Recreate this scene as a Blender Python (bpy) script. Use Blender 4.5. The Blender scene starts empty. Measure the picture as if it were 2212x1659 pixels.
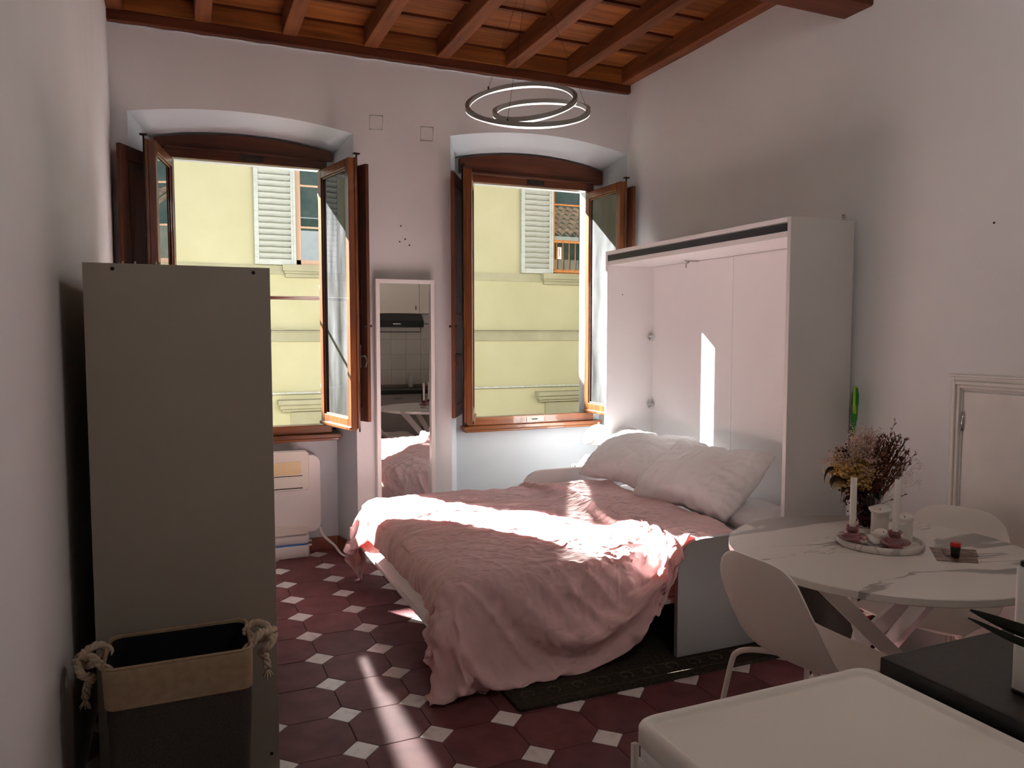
import bpy, math, random
import numpy as np
from mathutils import Vector, Matrix, noise

# ---------------------------------------------------------------- camera, light, exposure
H = 1.58
YAW, PITCH = 0.4054959188, -0.0656029998
scene = bpy.context.scene
col = scene.collection
cam_d = bpy.data.cameras.new('camera'); cam = bpy.data.objects.new('camera', cam_d); col.objects.link(cam)
cam_d.sensor_fit = 'HORIZONTAL'; cam_d.sensor_width = 36.0; cam_d.lens = 36.0*1661.0/2212.0
cam_d.clip_start = 0.02; cam_d.clip_end = 200
_f = Vector((math.sin(YAW)*math.cos(PITCH), math.cos(YAW)*math.cos(PITCH), math.sin(PITCH)))
_r = Vector((math.cos(YAW), -math.sin(YAW), 0.0)); _u = _r.cross(_f)
cam.matrix_world = Matrix(((_r.x, _u.x, -_f.x, 0), (_r.y, _u.y, -_f.y, 0), (_r.z, _u.z, -_f.z, H), (0, 0, 0, 1)))
scene.camera = cam

vs_ = scene.view_settings
vs_.view_transform = 'Standard'; vs_.look = 'None'; vs_.gamma = 1.0; vs_.use_curve_mapping = False
vs_.exposure = EXPOSURE = 0.60
cy = scene.cycles
cy.max_bounces = 12; cy.diffuse_bounces = 7; cy.glossy_bounces = 5; cy.transmission_bounces = 8; cy.transparent_max_bounces = 12
cy.caustics_reflective = False; cy.caustics_refractive = False; cy.sample_clamp_indirect = 6.0

SUN_AZ = math.radians(-56.5); SUN_EL = math.radians(31.5)     # where the light travels to, and its height
sun_dir = Vector((math.cos(SUN_AZ)*math.cos(SUN_EL), math.sin(SUN_AZ)*math.cos(SUN_EL), -math.sin(SUN_EL)))
SUN = 70.0
SKY = 3.0
w = bpy.data.worlds.new('sky'); scene.world = w; w.use_nodes = True
nt = w.node_tree; nt.nodes.clear()
out = nt.nodes.new('ShaderNodeOutputWorld'); bg = nt.nodes.new('ShaderNodeBackground')
sky = nt.nodes.new('ShaderNodeTexSky'); sky.sky_type = 'HOSEK_WILKIE'; sky.turbidity = 3.2; sky.ground_albedo = 0.35
sky.sun_direction = (-sun_dir).normalized()
hs = nt.nodes.new('ShaderNodeHueSaturation'); hs.inputs['Saturation'].default_value = 0.75
nt.links.new(sky.outputs[0], hs.inputs['Color']); nt.links.new(hs.outputs[0], bg.inputs[0]); nt.links.new(bg.outputs[0], out.inputs[0])
bg.inputs[1].default_value = SKY

def lamp(name, kind, energy, color=(1, 1, 1)):
    d = bpy.data.lights.new(name, kind); d.energy = energy; d.color = color
    o = bpy.data.objects.new(name, d); col.objects.link(o); return o
def aim(o, d):
    o.rotation_euler = Vector(d).to_track_quat('-Z', 'Y').to_euler()
sun = lamp('sun', 'SUN', SUN, (1.0, 0.99, 0.97)); sun.data.angle = math.radians(0.55); aim(sun, sun_dir)
sun.location = (-6, 14, 9)
# area lamps added in place of sun glancing off the open right-hand panes
def glint_lamp(name, centre, az, wdt, hgt, refl):
    o = lamp(name, 'AREA', 1, (1.0, 0.97, 0.92)); o.data.shape = 'RECTANGLE'; o.data.size = wdt; o.data.size_y = hgt
    o.data.spread = math.radians(1.6); o.data.energy = SUN*refl*wdt*hgt
    d = Vector((math.cos(az)*math.cos(SUN_EL), math.sin(az)*math.cos(SUN_EL), -math.sin(SUN_EL)))
    o.location = centre; aim(o, d); return o
glint_lamp('pane_glint_lamp', (0.915, 5.25, 1.82), math.radians(-93.5), 0.11, 1.42, 0.11)
glint_lamp('pane_glint_lamp', (2.86, 5.30, 1.80), math.radians(-118.5), 0.13, 1.30, 0.09)
# light portals in the two window openings: they only guide the sky sampling
for (px_, pw) in ((0.47, 1.05), (2.60, 1.10)):
    o = lamp('window_portal', 'AREA', 1); o.data.shape = 'RECTANGLE'; o.data.size = pw; o.data.size_y = 1.86
    o.data.cycles.is_portal = True; o.location = (px_, 5.84, 1.83); aim(o, (0, -1, 0))

# ---------------------------------------------------------------- helpers
class MB:
    """collects vertices and faces, becomes ONE mesh"""
    def __init__(s): s.v = []; s.f = []; s.sm = []; s.mi = []
    def add(s, vs, fs, smooth=False, mi=0):
        n = len(s.v); s.v += [tuple(p) for p in vs]
        for f in fs: s.f.append(tuple(i+n for i in f)); s.sm.append(smooth); s.mi.append(mi)
        return s
    def box(s, x0, x1, y0, y1, z0, z1, mi=0):
        vs = [(x, y, z) for z in (z0, z1) for y in (y0, y1) for x in (x0, x1)]
        return s.add(vs, [(0, 2, 3, 1), (4, 5, 7, 6), (0, 1, 5, 4), (2, 6, 7, 3), (0, 4, 6, 2), (1, 3, 7, 5)], mi=mi)
    def obox(s, c, ax, ay, az, mi=0):
        """oriented box: centre and three half-axis vectors"""
        c, ax, ay, az = map(Vector, (c, ax, ay, az)); vs = []
        for k in (-1, 1):
            for j in (-1, 1):
                for i in (-1, 1): vs.append(c+ax*i+ay*j+az*k)
        return s.add(vs, [(0, 2, 3, 1), (4, 5, 7, 6), (0, 1, 5, 4), (2, 6, 7, 3), (0, 4, 6, 2), (1, 3, 7, 5)], mi=mi)
    def loft(s, rings, cap0=True, cap1=True, smooth=True, closed=True, mi=0):
        n = len(rings[0]); vs = [p for r in rings for p in r]; fs = []
        m = n if closed else n-1
        for i in range(len(rings)-1):
            for j in range(m):
                a = i*n+j; b = i*n+(j+1) % n; fs.append((a, b, b+n, a+n))
        s.add(vs, fs, smooth, mi); k = len(s.v)-len(vs)
        if cap0: s.f.append(tuple(k+i for i in range(n-1, -1, -1))); s.sm.append(False); s.mi.append(mi)
        if cap1: s.f.append(tuple(k+(len(rings)-1)*n+i for i in range(n))); s.sm.append(False); s.mi.append(mi)
        return s
    def tube(s, pts, r, n=8, cap=True, smooth=True, closed=False, mi=0):
        pts = [Vector(p) for p in pts]; rs = r if hasattr(r, '__len__') else [r]*len(pts)
        rings = []; up = None
        for i, p in enumerate(pts):
            if closed: t = pts[(i+1) % len(pts)]-pts[i-1]
            else: t = pts[min(i+1, len(pts)-1)]-pts[max(i-1, 0)]
            t.normalize()
            if up is None: up = Vector((0, 0, 1)) if abs(t.z) < .9 else Vector((1, 0, 0))
            a = t.cross(up).normalized(); up = a.cross(t).normalized()
            rings.append([p+(a*math.cos(2*math.pi*k/n)+up*math.sin(2*math.pi*k/n))*rs[i] for k in range(n)])
        if closed: rings.append(rings[0]); cap = False
        return s.loft(rings, cap, cap, smooth, mi=mi)
    def lathe(s, prof, c=(0, 0, 0), n=24, cap0=False, cap1=False, smooth=True, mi=0):
        rings = [[(c[0]+r*math.cos(2*math.pi*k/n), c[1]+r*math.sin(2*math.pi*k/n), c[2]+z) for k in range(n)] for r, z in prof]
        return s.loft(rings, cap0, cap1, smooth, mi=mi)
    def prism(s, poly, z0, z1, axis='z', mi=0, smooth=False):
        def P(p, h): return (p[0], p[1], h) if axis == 'z' else ((p[0], h, p[1]) if axis == 'y' else (h, p[0], p[1]))
        return s.loft([[P(p, z0) for p in poly], [P(p, z1) for p in poly]], True, True, smooth, mi=mi)
    def ball(s, c, r, n=6, m=4, sc=(1, 1, 1), mi=0):
        rings = []
        for i in range(1, m):
            a = math.pi*i/m; rings.append([(c[0]+r*sc[0]*math.sin(a)*math.cos(2*math.pi*k/n), c[1]+r*sc[1]*math.sin(a)*math.sin(2*math.pi*k/n), c[2]-r*sc[2]*math.cos(a)) for k in range(n)])
        return s.loft(rings, True, True, True, mi=mi)
    def mesh(s, name, mats):
        me = bpy.data.meshes.new(name); me.from_pydata(s.v, [], s.f)
        me.polygons.foreach_set('use_smooth', s.sm); me.polygons.foreach_set('material_index', s.mi)
        for m in (mats if isinstance(mats, (list, tuple)) else [mats]): me.materials.append(m)
        me.update(); return me
    def build(s, name, mats, parent=None, bevel=0, seg=2, **props):
        o = bpy.data.objects.new(name, s.mesh(name, mats)); col.objects.link(o)
        if parent is not None: o.parent = parent
        if bevel:
            b = o.modifiers.new('bevel', 'BEVEL'); b.width = bevel; b.segments = seg; b.limit_method = 'ANGLE'; b.angle_limit = math.radians(40)
        for k, v in props.items(): o[k] = v
        return o
def empty(name, loc=(0, 0, 0), rz=0.0, **props):
    o = bpy.data.objects.new(name, None); col.objects.link(o); o.location = loc; o.rotation_euler = (0, 0, rz); o.empty_display_size = .1
    for k, v in props.items(): o[k] = v
    return o
def thing(name, label, cat, loc=(0, 0, 0), rz=0.0, group=None):
    o = empty(name, loc, rz, label=label, category=cat)
    if group: o['group'] = group
    return o
def tag(o, label, cat, group=None):
    o['label'] = label; o['category'] = cat
    if group: o['group'] = group
    return o
def copy_tree(o, parent=None):
    kids = [c for c in col.objects if c.parent == o]
    c = o.copy(); col.objects.link(c)
    if parent is not None: c.parent = parent
    for k in kids: copy_tree(k, c)
    return c
def rrect(w, d, r, n=5, cx=0, cy=0):
    """rounded rectangle outline, counter-clockwise"""
    pts = []
    for sx, sy, a0 in ((1, 1, 0), (-1, 1, 90), (-1, -1, 180), (1, -1, 270)):
        for k in range(n+1):
            a = math.radians(a0+90*k/n); pts.append((cx+sx*(w/2-r)+r*math.cos(a), cy+sy*(d/2-r)+r*math.sin(a)))
    return pts
def catmull(P, n=8, closed=False):
    P = [Vector(p) for p in P]; out_ = []; m = len(P)
    for i in range(m if closed else m-1):
        a, b = P[i], P[(i+1) % m]
        p0 = P[i-1] if (i > 0 or closed) else a*2-b
        p3 = P[(i+2) % m] if (i+2 < m or closed) else b*2-a
        for k in range(n):
            t = k/n; out_.append(.5*((2*a)+(b-p0)*t+(2*p0-5*a+4*b-p3)*t*t+(3*a-p0-3*b+p3)*t**3))
    if not closed: out_.append(P[-1])
    return out_
def xform(o, M):
    o.data.transform(M)

# ---------------------------------------------------------------- materials
def mat(name, c1, c2=None, rough=.5, scale=6, detail=4, bump=0, bscale=None, bdist=.002, metal=0, spec=.5, stretch=(1, 1, 1),
        lo=.35, hi=.65, trans=0, ior=1.45, coat=0, sss=0, sheen=0, sharp=False, rand=0):
    m = bpy.data.materials.new(name); m.use_nodes = True; t = m.node_tree; N = t.nodes; L = t.links
    b = N['Principled BSDF']
    b.inputs['Roughness'].default_value = rough; b.inputs['Metallic'].default_value = metal
    b.inputs['Specular IOR Level'].default_value = spec; b.inputs['IOR'].default_value = ior
    b.inputs['Transmission Weight'].default_value = trans; b.inputs['Coat Weight'].default_value = coat
    b.inputs['Sheen Weight'].default_value = sheen
    if sss: b.inputs['Subsurface Weight'].default_value = sss; b.inputs['Subsurface Radius'].default_value = (.02, .008, .006); b.inputs['Subsurface Scale'].default_value = .5
    tc = N.new('ShaderNodeTexCoord'); mp = N.new('ShaderNodeMapping'); mp.inputs['Scale'].default_value = stretch
    L.new(tc.outputs['Object'], mp.inputs[0])
    no = N.new('ShaderNodeTexNoise'); no.inputs['Scale'].default_value = scale; no.inputs['Detail'].default_value = detail
    L.new(mp.outputs[0], no.inputs['Vector'])
    if rand:
        oi = N.new('ShaderNodeObjectInfo'); ad = N.new('ShaderNodeVectorMath'); ad.operation = 'ADD'
        mu = N.new('ShaderNodeMath'); mu.operation = 'MULTIPLY'; mu.inputs[1].default_value = 37.0
        L.new(oi.outputs['Random'], mu.inputs[0]); L.new(mp.outputs[0], ad.inputs[0]); L.new(mu.outputs[0], ad.inputs[1]); L.new(ad.outputs[0], no.inputs['Vector'])
    rp = N.new('ShaderNodeValToRGB'); rp.color_ramp.elements[0].position = lo; rp.color_ramp.elements[1].position = hi
    rp.color_ramp.elements[0].color = (*c1, 1); rp.color_ramp.elements[1].color = (*(c2 or c1), 1)
    L.new(no.outputs[0], rp.inputs[0])
    csrc = rp.outputs[0]
    if rand:
        hv = N.new('ShaderNodeHueSaturation'); mr = N.new('ShaderNodeMapRange'); mr.inputs[3].default_value = 1-rand; mr.inputs[4].default_value = 1+rand
        L.new(oi.outputs['Random'], mr.inputs[0]); L.new(mr.outputs[0], hv.inputs['Value']); L.new(csrc, hv.inputs['Color']); csrc = hv.outputs[0]
    L.new(csrc, b.inputs['Base Color'])
    if bump:
        n2 = N.new('ShaderNodeTexNoise'); n2.inputs['Scale'].default_value = bscale or scale*3; n2.inputs['Detail'].default_value = 5
        L.new(mp.outputs[0], n2.inputs['Vector'])
        bp = N.new('ShaderNodeBump'); bp.inputs['Strength'].default_value = bump; bp.inputs['Distance'].default_value = bdist
        L.new(n2.outputs[0], bp.inputs['Height']); L.new(bp.outputs[0], b.inputs['Normal'])
    m['csrc'] = 1
    return m
def emit(name, c, s):
    m = bpy.data.materials.new(name); m.use_nodes = True; b = m.node_tree.nodes['Principled BSDF']
    b.inputs['Base Color'].default_value = (*c, 1); b.inputs['Emission Color'].default_value = (*c, 1); b.inputs['Emission Strength'].default_value = s
    return m
def glass(name, c=(1, 1, 1), refl=.0, rough=0.0):
    """thin window pane: mostly clear, reflects by angle, lets light through"""
    m = bpy.data.materials.new(name); m.use_nodes = True; t = m.node_tree; N = t.nodes; L = t.links; N.clear()
    o = N.new('ShaderNodeOutputMaterial'); tr = N.new('ShaderNodeBsdfTransparent'); tr.inputs[0].default_value = (*c, 1)
    gl = N.new('ShaderNodeBsdfGlossy'); gl.inputs['Roughness'].default_value = rough
    fr = N.new('ShaderNodeFresnel'); fr.inputs[0].default_value = 1.5+refl
    df = N.new('ShaderNodeBsdfDiffuse'); df.inputs[0].default_value = (.8, .82, .84, 1)
    no = N.new('ShaderNodeTexNoise'); no.inputs['Scale'].default_value = 2.5; no.inputs['Detail'].default_value = 6
    mr = N.new('ShaderNodeMapRange'); mr.inputs[1].default_value = .35; mr.inputs[2].default_value = .8; mr.inputs[3].default_value = .02; mr.inputs[4].default_value = .14
    L.new(no.outputs[0], mr.inputs[0])
    m1 = N.new('ShaderNodeMixShader'); m2 = N.new('ShaderNodeMixShader')
    L.new(mr.outputs[0], m1.inputs[0]); L.new(tr.outputs[0], m1.inputs[1]); L.new(df.outputs[0], m1.inputs[2])
    L.new(fr.outputs[0], m2.inputs[0]); L.new(m1.outputs[0], m2.inputs[1]); L.new(gl.outputs[0], m2.inputs[2]); L.new(m2.outputs[0], o.inputs[0])
    return m
M = {}
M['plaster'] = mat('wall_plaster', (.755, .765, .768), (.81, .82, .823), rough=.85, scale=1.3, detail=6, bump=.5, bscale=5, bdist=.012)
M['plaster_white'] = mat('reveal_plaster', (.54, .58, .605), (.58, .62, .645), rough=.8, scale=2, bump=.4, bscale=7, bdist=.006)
def wood(name, a, b, axis=0, rough=.45, rand=.12, coat=.0, spec=.35):
    st = [14, 14, 14]; st[axis] = 1.2
    return mat(name, a, b, rough=rough, scale=1.6, detail=8, bump=.25, bscale=6, bdist=.002, stretch=tuple(st), lo=.3, hi=.7, coat=coat, rand=rand, spec=spec)
M['plank'] = wood('ceiling_plank_wood', (.11, .030, .006), (.29, .095, .020), 0, rough=.6, rand=.25)
M['rafter'] = wood('rafter_wood', (.085, .025, .007), (.20, .062, .018), 1, rough=.6)
M['plate'] = wood('plate_wood', (.06, .014, .004), (.13, .034, .010), 0, rough=.6)
M['sash'] = wood('window_wood', (.045, .011, .003), (.18, .052, .009), 2, rough=.35, coat=.4)
M['sash_x'] = wood('window_wood_rail', (.06, .015, .004), (.22, .065, .011), 0, rough=.35, coat=.4)
def knots(m):
    t = m.node_tree; N = t.nodes; L = t.links; b = N['Principled BSDF']; src = b.inputs['Base Color'].links[0].from_socket
    tc = N.new('ShaderNodeTexCoord'); v = N.new('ShaderNodeTexVoronoi'); v.inputs['Scale'].default_value = 2.6
    oi = N.new('ShaderNodeObjectInfo'); ad = N.new('ShaderNodeVectorMath'); ad.operation = 'ADD'; mu = N.new('ShaderNodeMath'); mu.operation = 'MULTIPLY'; mu.inputs[1].default_value = 9
    L.new(oi.outputs['Random'], mu.inputs[0]); L.new(tc.outputs['Object'], ad.inputs[0]); L.new(mu.outputs[0], ad.inputs[1]); L.new(ad.outputs[0], v.inputs['Vector'])
    r = N.new('ShaderNodeMapRange'); r.inputs[1].default_value = .035; r.inputs[2].default_value = .10; r.inputs[3].default_value = .25; r.inputs[4].default_value = 1
    mx = N.new('ShaderNodeMix'); mx.data_type = 'RGBA'; mx.blend_type = 'MULTIPLY'; mx.inputs[0].default_value = 1
    L.new(v.outputs['Distance'], r.inputs[0]); L.new(src, mx.inputs[6]); L.new(r.outputs[0], mx.inputs[7]); L.new(mx.outputs[2], b.inputs['Base Color'])
for k_ in ('plank', 'rafter', 'plate'): knots(M[k_])
M['header'] = wood('window_head_wood', (.045, .010, .004), (.10, .026, .009), 0, rough=.4, coat=.3)
M['scuro'] = wood('shutter_wood', (.045, .013, .005), (.115, .034, .012), 2, rough=.45)
M['iron'] = mat('dark_iron', (.02, .018, .016), (.04, .035, .03), rough=.5, metal=.7, scale=30)
M['pane'] = glass('window_glass')
M['terracotta'] = mat('terracotta_tile', (.115, .042, .044), (.165, .064, .066), rough=.6, spec=.15, scale=9, detail=6, bump=.3, bscale=60, bdist=.0006, rand=.16)
M['marble_tile'] = mat('marble_inset', (.80, .79, .77), (.55, .55, .56), rough=.25, scale=22, detail=6, lo=.5, hi=.78, rand=.06)
M['grout'] = mat('floor_grout', (.035, .025, .022), (.06, .045, .04), rough=.9, scale=20)
M['skirting'] = mat('skirting_tile', (.17, .055, .032), (.24, .085, .05), rough=.45, scale=8, rand=.1)
M['white_board'] = mat('white_melamine', (.84, .83, .83), (.86, .85, .85), rough=.42, scale=2)
M['grey_board'] = mat('grey_beige_melamine', (.33, .30, .25), (.35, .315, .265), rough=.5, scale=2)
M['shade_board'] = mat('shaded_melamine', (.27, .27, .265), (.29, .29, .285), rough=.5, scale=2)  # dark copy of the white board: shade put into the near board's colour
M['side_shade'] = mat('half_shaded_melamine', (.60, .59, .57), (.62, .61, .59), rough=.5, scale=2)  # white board toned down: shade of the cabinet's near side put into its colour
M['globe'] = emit('fill_globe', (1.0, .98, .95), 8.0)  # glow of the added fill globe
M['dark_strip'] = mat('black_aluminium', (.02, .02, .022), rough=.4, metal=.3)
M['steel'] = mat('steel', (.6, .6, .6), rough=.25, metal=1)
M['mirror'] = mat('mirror_glass', (.9, .92, .9), rough=.0, metal=1)
M['white_plastic'] = mat('white_plastic', (.84, .83, .81), rough=.35, scale=2)
M['chair_shell'] = mat('chair_plastic', (.88, .84, .77), rough=.45, scale=2)
M['yellowed'] = mat('yellowed_plastic', (.62, .47, .22), (.68, .56, .34), rough=.4, scale=3)
M['blue'] = mat('blue_band', (.02, .15, .45), rough=.4)
M['duvet'] = mat('pink_cotton', (.85, .62, .61), (.88, .665, .655), rough=.9, scale=3, bump=.01, bscale=55, bdist=.004, stretch=(1, 1, 1), sheen=.2, spec=.1)
M['linen'] = mat('pale_linen', (.74, .73, .73), (.78, .77, .77), rough=.9, scale=4, bump=.45, bscale=38, bdist=.005, sheen=.2, spec=.1)
M['sheet'] = mat('white_cotton', (.78, .78, .78), rough=.9, scale=4, bump=.3, bscale=40, bdist=.003, spec=.1)
M['curtain'] = mat('sheer_curtain', (.82, .84, .86), rough=.9, scale=4, spec=.1)
M['rug'] = mat('dark_wool_rug', (.028, .026, .018), (.05, .046, .034), rough=.98, scale=60, bump=.8, bscale=220, bdist=.004, spec=.05)
M['rug_light'] = mat('rug_motif', (.07, .06, .045), (.10, .085, .065), rough=.98, scale=60, bump=.8, bscale=220, bdist=.004, spec=.05)
M['canvas'] = mat('beige_canvas', (.32, .23, .14), (.38, .28, .18), rough=.95, scale=40, bump=.4, bscale=300, bdist=.001, spec=.1)
M['grey_fabric'] = mat('dark_grey_fabric', (.045, .038, .034), (.075, .065, .058), rough=.95, scale=260, bump=.5, bscale=400, bdist=.001, spec=.1)
M['black_lining'] = mat('black_lining', (.018, .017, .018), rough=.95, spec=.1)
M['rope'] = mat('cotton_rope', (.42, .34, .25), (.52, .43, .33), rough=.95, scale=60, spec=.1)
M['black'] = mat('black_laminate', (.008, .008, .009), (.012, .012, .013), rough=.35, scale=10)
M['black_top'] = mat('black_worktop', (.020, .018, .015), (.030, .027, .023), rough=.5, scale=40)
M['wax'] = mat('white_wax', (.78, .75, .70), rough=.4, scale=5, sss=.3)
M['pink_glass'] = mat('rose_glass', (.62, .28, .30), rough=.06, trans=.75, ior=1.45)
M['clear_glass'] = mat('clear_glass', (.92, .95, .95), rough=.02, trans=1.0, ior=1.3)
M['red'] = mat('red_plastic', (.55, .02, .015), rough=.3)
M['green'] = mat('green_plastic', (.01, .22, .02), rough=.4)
M['lime'] = mat('lime_plastic', (.28, .50, .02), rough=.4)
M['leaf'] = mat('dark_leaf', (.008, .012, .008), (.014, .02, .012), rough=.5, scale=12)
M['facade'] = mat('yellow_stucco', (.36, .335, .20), (.41, .38, .245), rough=.9, scale=.9, detail=8, bump=.3, bscale=9, bdist=.01)
M['stone'] = mat('facade_trim', (.27, .25, .165), (.32, .30, .20), rough=.9, scale=2.5, detail=8, bump=.3, bscale=12, bdist=.01)
M['louvre'] = mat('grey_white_shutter_paint', (.40, .41, .38), (.32, .33, .29), rough=.6, scale=9, detail=8, lo=.45, hi=.75, stretch=(1, 1, 4))
M['pipe'] = mat('weathered_lead', (.35, .36, .33), (.5, .49, .42), rough=.8, scale=20)
M['far_wood'] = wood('far_window_wood', (.42, .15, .035), (.58, .24, .07), 2, rand=0)
M['far_wood_pale'] = wood('far_window_wood_pale', (.45, .27, .17), (.55, .36, .24), 2, rand=0)
M['rooftile'] = mat('terracotta_roof', (.20, .09, .045), (.32, .19, .11), rough=.85, scale=7, detail=6, rand=.25)
M['far_glass'] = mat('far_window_glass', (.03, .05, .045), (.05, .07, .06), rough=.015, spec=.5, ior=1.45)
M['asphalt'] = mat('street_paving', (.20, .19, .17), (.26, .25, .22), rough=.9, scale=4)
M['outer'] = mat('outer_stucco', (.22, .20, .16), (.25, .23, .18), rough=.9, scale=1)
M['tile_wall'] = mat('kitchen_tile', (.80, .79, .75), (.84, .83, .79), rough=.2, scale=3, rand=.04)
M['kitchen_front'] = mat('kitchen_front', (.34, .33, .31), (.38, .37, .35), rough=.5, scale=3)
M['cream'] = mat('cream_melamine', (.76, .73, .65), rough=.45)
M['door_paint'] = mat('old_cream_paint', (.72, .70, .65), (.80, .78, .73), rough=.42, scale=5, detail=8, bump=.6, bscale=9, bdist=.006)
M['diffuser'] = emit('led_diffuser', (1.0, .95, .87), 1.5)
M['lamp_grey'] = mat('lamp_grey_metal', (.25, .24, .22), rough=.5)
# sheer cloth lets light through
def add_translucent(m, f, c):
    t = m.node_tree; N = t.nodes; L = t.links; b = N['Principled BSDF']; o = [n for n in N if n.type == 'OUTPUT_MATERIAL'][0]
    tl = N.new('ShaderNodeBsdfTranslucent'); tl.inputs[0].default_value = (*c, 1); mx = N.new('ShaderNodeMixShader'); mx.inputs[0].default_value = f
    L.new(b.outputs[0], mx.inputs[1]); L.new(tl.outputs[0], mx.inputs[2]); L.new(mx.outputs[0], o.inputs[0])
add_translucent(M['curtain'], .45, (.85, .88, .9))
add_translucent(M['duvet'], .16, (.95, .30, .24))
add_translucent(M['sheet'], .2, (.9, .9, .9))
# crumpled cotton: long fine ridges laid over the cloth
def crumple(m, rot, scale, st, dist, strength):
    t = m.node_tree; N = t.nodes; L = t.links; b = N['Principled BSDF']
    tc = N.new('ShaderNodeTexCoord'); prev = None
    for i, (r_, s_, d_) in enumerate(zip(rot, scale, dist)):
        mp = N.new('ShaderNodeMapping'); mp.inputs['Rotation'].default_value = (0, 0, r_); mp.inputs['Scale'].default_value = (1, st, .6)
        n = N.new('ShaderNodeTexNoise'); n.noise_type = 'RIDGED_MULTIFRACTAL'; n.inputs['Scale'].default_value = s_; n.inputs['Detail'].default_value = 3
        n.inputs['Distortion'].default_value = .9; n.inputs['Roughness'].default_value = .45
        L.new(tc.outputs['Object'], mp.inputs[0]); L.new(mp.outputs[0], n.inputs['Vector'])
        bp = N.new('ShaderNodeBump'); bp.inputs['Strength'].default_value = strength; bp.inputs['Distance'].default_value = d_
        L.new(n.outputs[0], bp.inputs['Height'])
        if prev: L.new(prev.outputs[0], bp.inputs['Normal'])
        prev = bp
    L.new(prev.outputs[0], b.inputs['Normal'])
crumple(M['duvet'], (.15, 1.0, -.5), (4.5, 9, 16), 2.6, (.03, .015, .007), .9)
crumple(M['linen'], (.3, 1.2), (4, 9), 2.4, (.022, .009), .8)
crumple(M['sheet'], (.8,), (6,), 2.2, (.005,), .5)
# marble for the table: broad grey veins on cream
def marble(name, base, vein, scale, rough=.35, wid=.06, rot=0.35):
    m = mat(name, base, base, rough=rough, scale=scale); t = m.node_tree; N = t.nodes; L = t.links; b = N['Principled BSDF']
    tc = N.new('ShaderNodeTexCoord'); mp = N.new('ShaderNodeMapping'); mp.inputs['Rotation'].default_value = (0, 0, rot); mp.inputs['Scale'].default_value = (.55, 1.9, 1)
    L.new(tc.outputs['Object'], mp.inputs[0])
    n1 = N.new('ShaderNodeTexNoise'); n1.inputs['Scale'].default_value = scale; n1.inputs['Detail'].default_value = 5; n1.inputs['Distortion'].default_value = .6
    L.new(mp.outputs[0], n1.inputs['Vector'])
    s = N.new('ShaderNodeMath'); s.operation = 'SUBTRACT'; s.inputs[1].default_value = .5; a = N.new('ShaderNodeMath'); a.operation = 'ABSOLUTE'
    L.new(n1.outputs[0], s.inputs[0]); L.new(s.outputs[0], a.inputs[0])
    n3 = N.new('ShaderNodeTexNoise'); n3.inputs['Scale'].default_value = 1.7; L.new(mp.outputs[0], n3.inputs['Vector'])
    mw = N.new('ShaderNodeMapRange'); mw.inputs[1].default_value = .42; mw.inputs[2].default_value = .6; mw.inputs[3].default_value = .0015; mw.inputs[4].default_value = wid
    L.new(n3.outputs[0], mw.inputs[0])
    d = N.new('ShaderNodeMath'); d.operation = 'DIVIDE'; L.new(a.outputs[0], d.inputs[0]); L.new(mw.outputs[0], d.inputs[1])
    rp = N.new('ShaderNodeValToRGB'); rp.color_ramp.elements[0].color = (*vein, 1); rp.color_ramp.elements[1].color = (*base, 1)
    rp.color_ramp.elements[0].position = .55; rp.color_ramp.elements[1].position = 1.0
    L.new(d.outputs[0], rp.inputs[0]); L.new(rp.outputs[0], b.inputs['Base Color']); return m
M['table_marble'] = marble('marble_laminate', (.76, .73, .68), (.36, .35, .33), 1.3)
M['tray_marble'] = marble('tray_marble', (.66, .62, .57), (.45, .42, .39), 9, wid=.03)
# ---------------------------------------------------------------- room shell
XL, XR, YF, YW, YN, YO = -0.36, 3.26, 0.45, 5.30, 5.65, 5.85
ZC = 3.63
# floor: grout bed with terracotta octagons and marble squares laid on it
fl = MB(); fl.box(XL-.15, XR+.12, -1.25, YO, -.12, -.006); floor = fl.build('floor', M['grout'], kind='structure')
PT = 0.3009; GX, GY, GA = 0.5579, 5.5306, 0.01102
def clip(poly, x0, x1, y0, y1):
    for (ax, lim, sgn) in ((0, x0, 1), (0, x1, -1), (1, y0, 1), (1, y1, -1)):
        outp = []
        for i in range(len(poly)):
            a, b = poly[i-1], poly[i]; ia = (a[ax]-lim)*sgn >= 0; ib = (b[ax]-lim)*sgn >= 0
            if ia != ib:
                t = (lim-a[ax])/(b[ax]-a[ax]); outp.append((a[0]+(b[0]-a[0])*t, a[1]+(b[1]-a[1])*t))
            if ib: outp.append(b)
        poly = outp
        if not poly: return []
    return poly
def area(p): return abs(sum(p[i-1][0]*p[i][1]-p[i][0]*p[i-1][1] for i in range(len(p))))/2
ca, sa = math.cos(GA), math.sin(GA)
hp, dg, gp = PT/2, .0725, .0016
octo = [(hp-gp, -(hp-dg)), (hp-gp, hp-dg), (hp-dg, hp-gp), (-(hp-dg), hp-gp), (-(hp-gp), hp-dg), (-(hp-gp), -(hp-dg)), (-(hp-dg), -(hp-gp)), (hp-dg, -(hp-gp))]
diam = [(dg-gp*1.5, 0), (0, dg-gp*1.5), (-(dg-gp*1.5), 0), (0, -(dg-gp*1.5))]
def tile_mesh(name, poly, m):
    b = MB(); t = .0012
    cx = sum(p[0] for p in poly)/len(poly); cy_ = sum(p[1] for p in poly)/len(poly)
    inn = [(p[0]+(cx-p[0])*t/.1, p[1]+(cy_-p[1])*t/.1) for p in poly]
    b.loft([[(x, y, -.01) for x, y in poly], [(x, y, -.0008) for x, y in poly], [(x, y, 0) for x, y in inn]], False, True, False)
    return b.mesh(name, m)
om = tile_mesh('octagonal_tile', octo, M['terracotta']); dm = tile_mesh('marble_inset', diam, M['marble_tile'])
rnd = random.Random(7)
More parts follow.
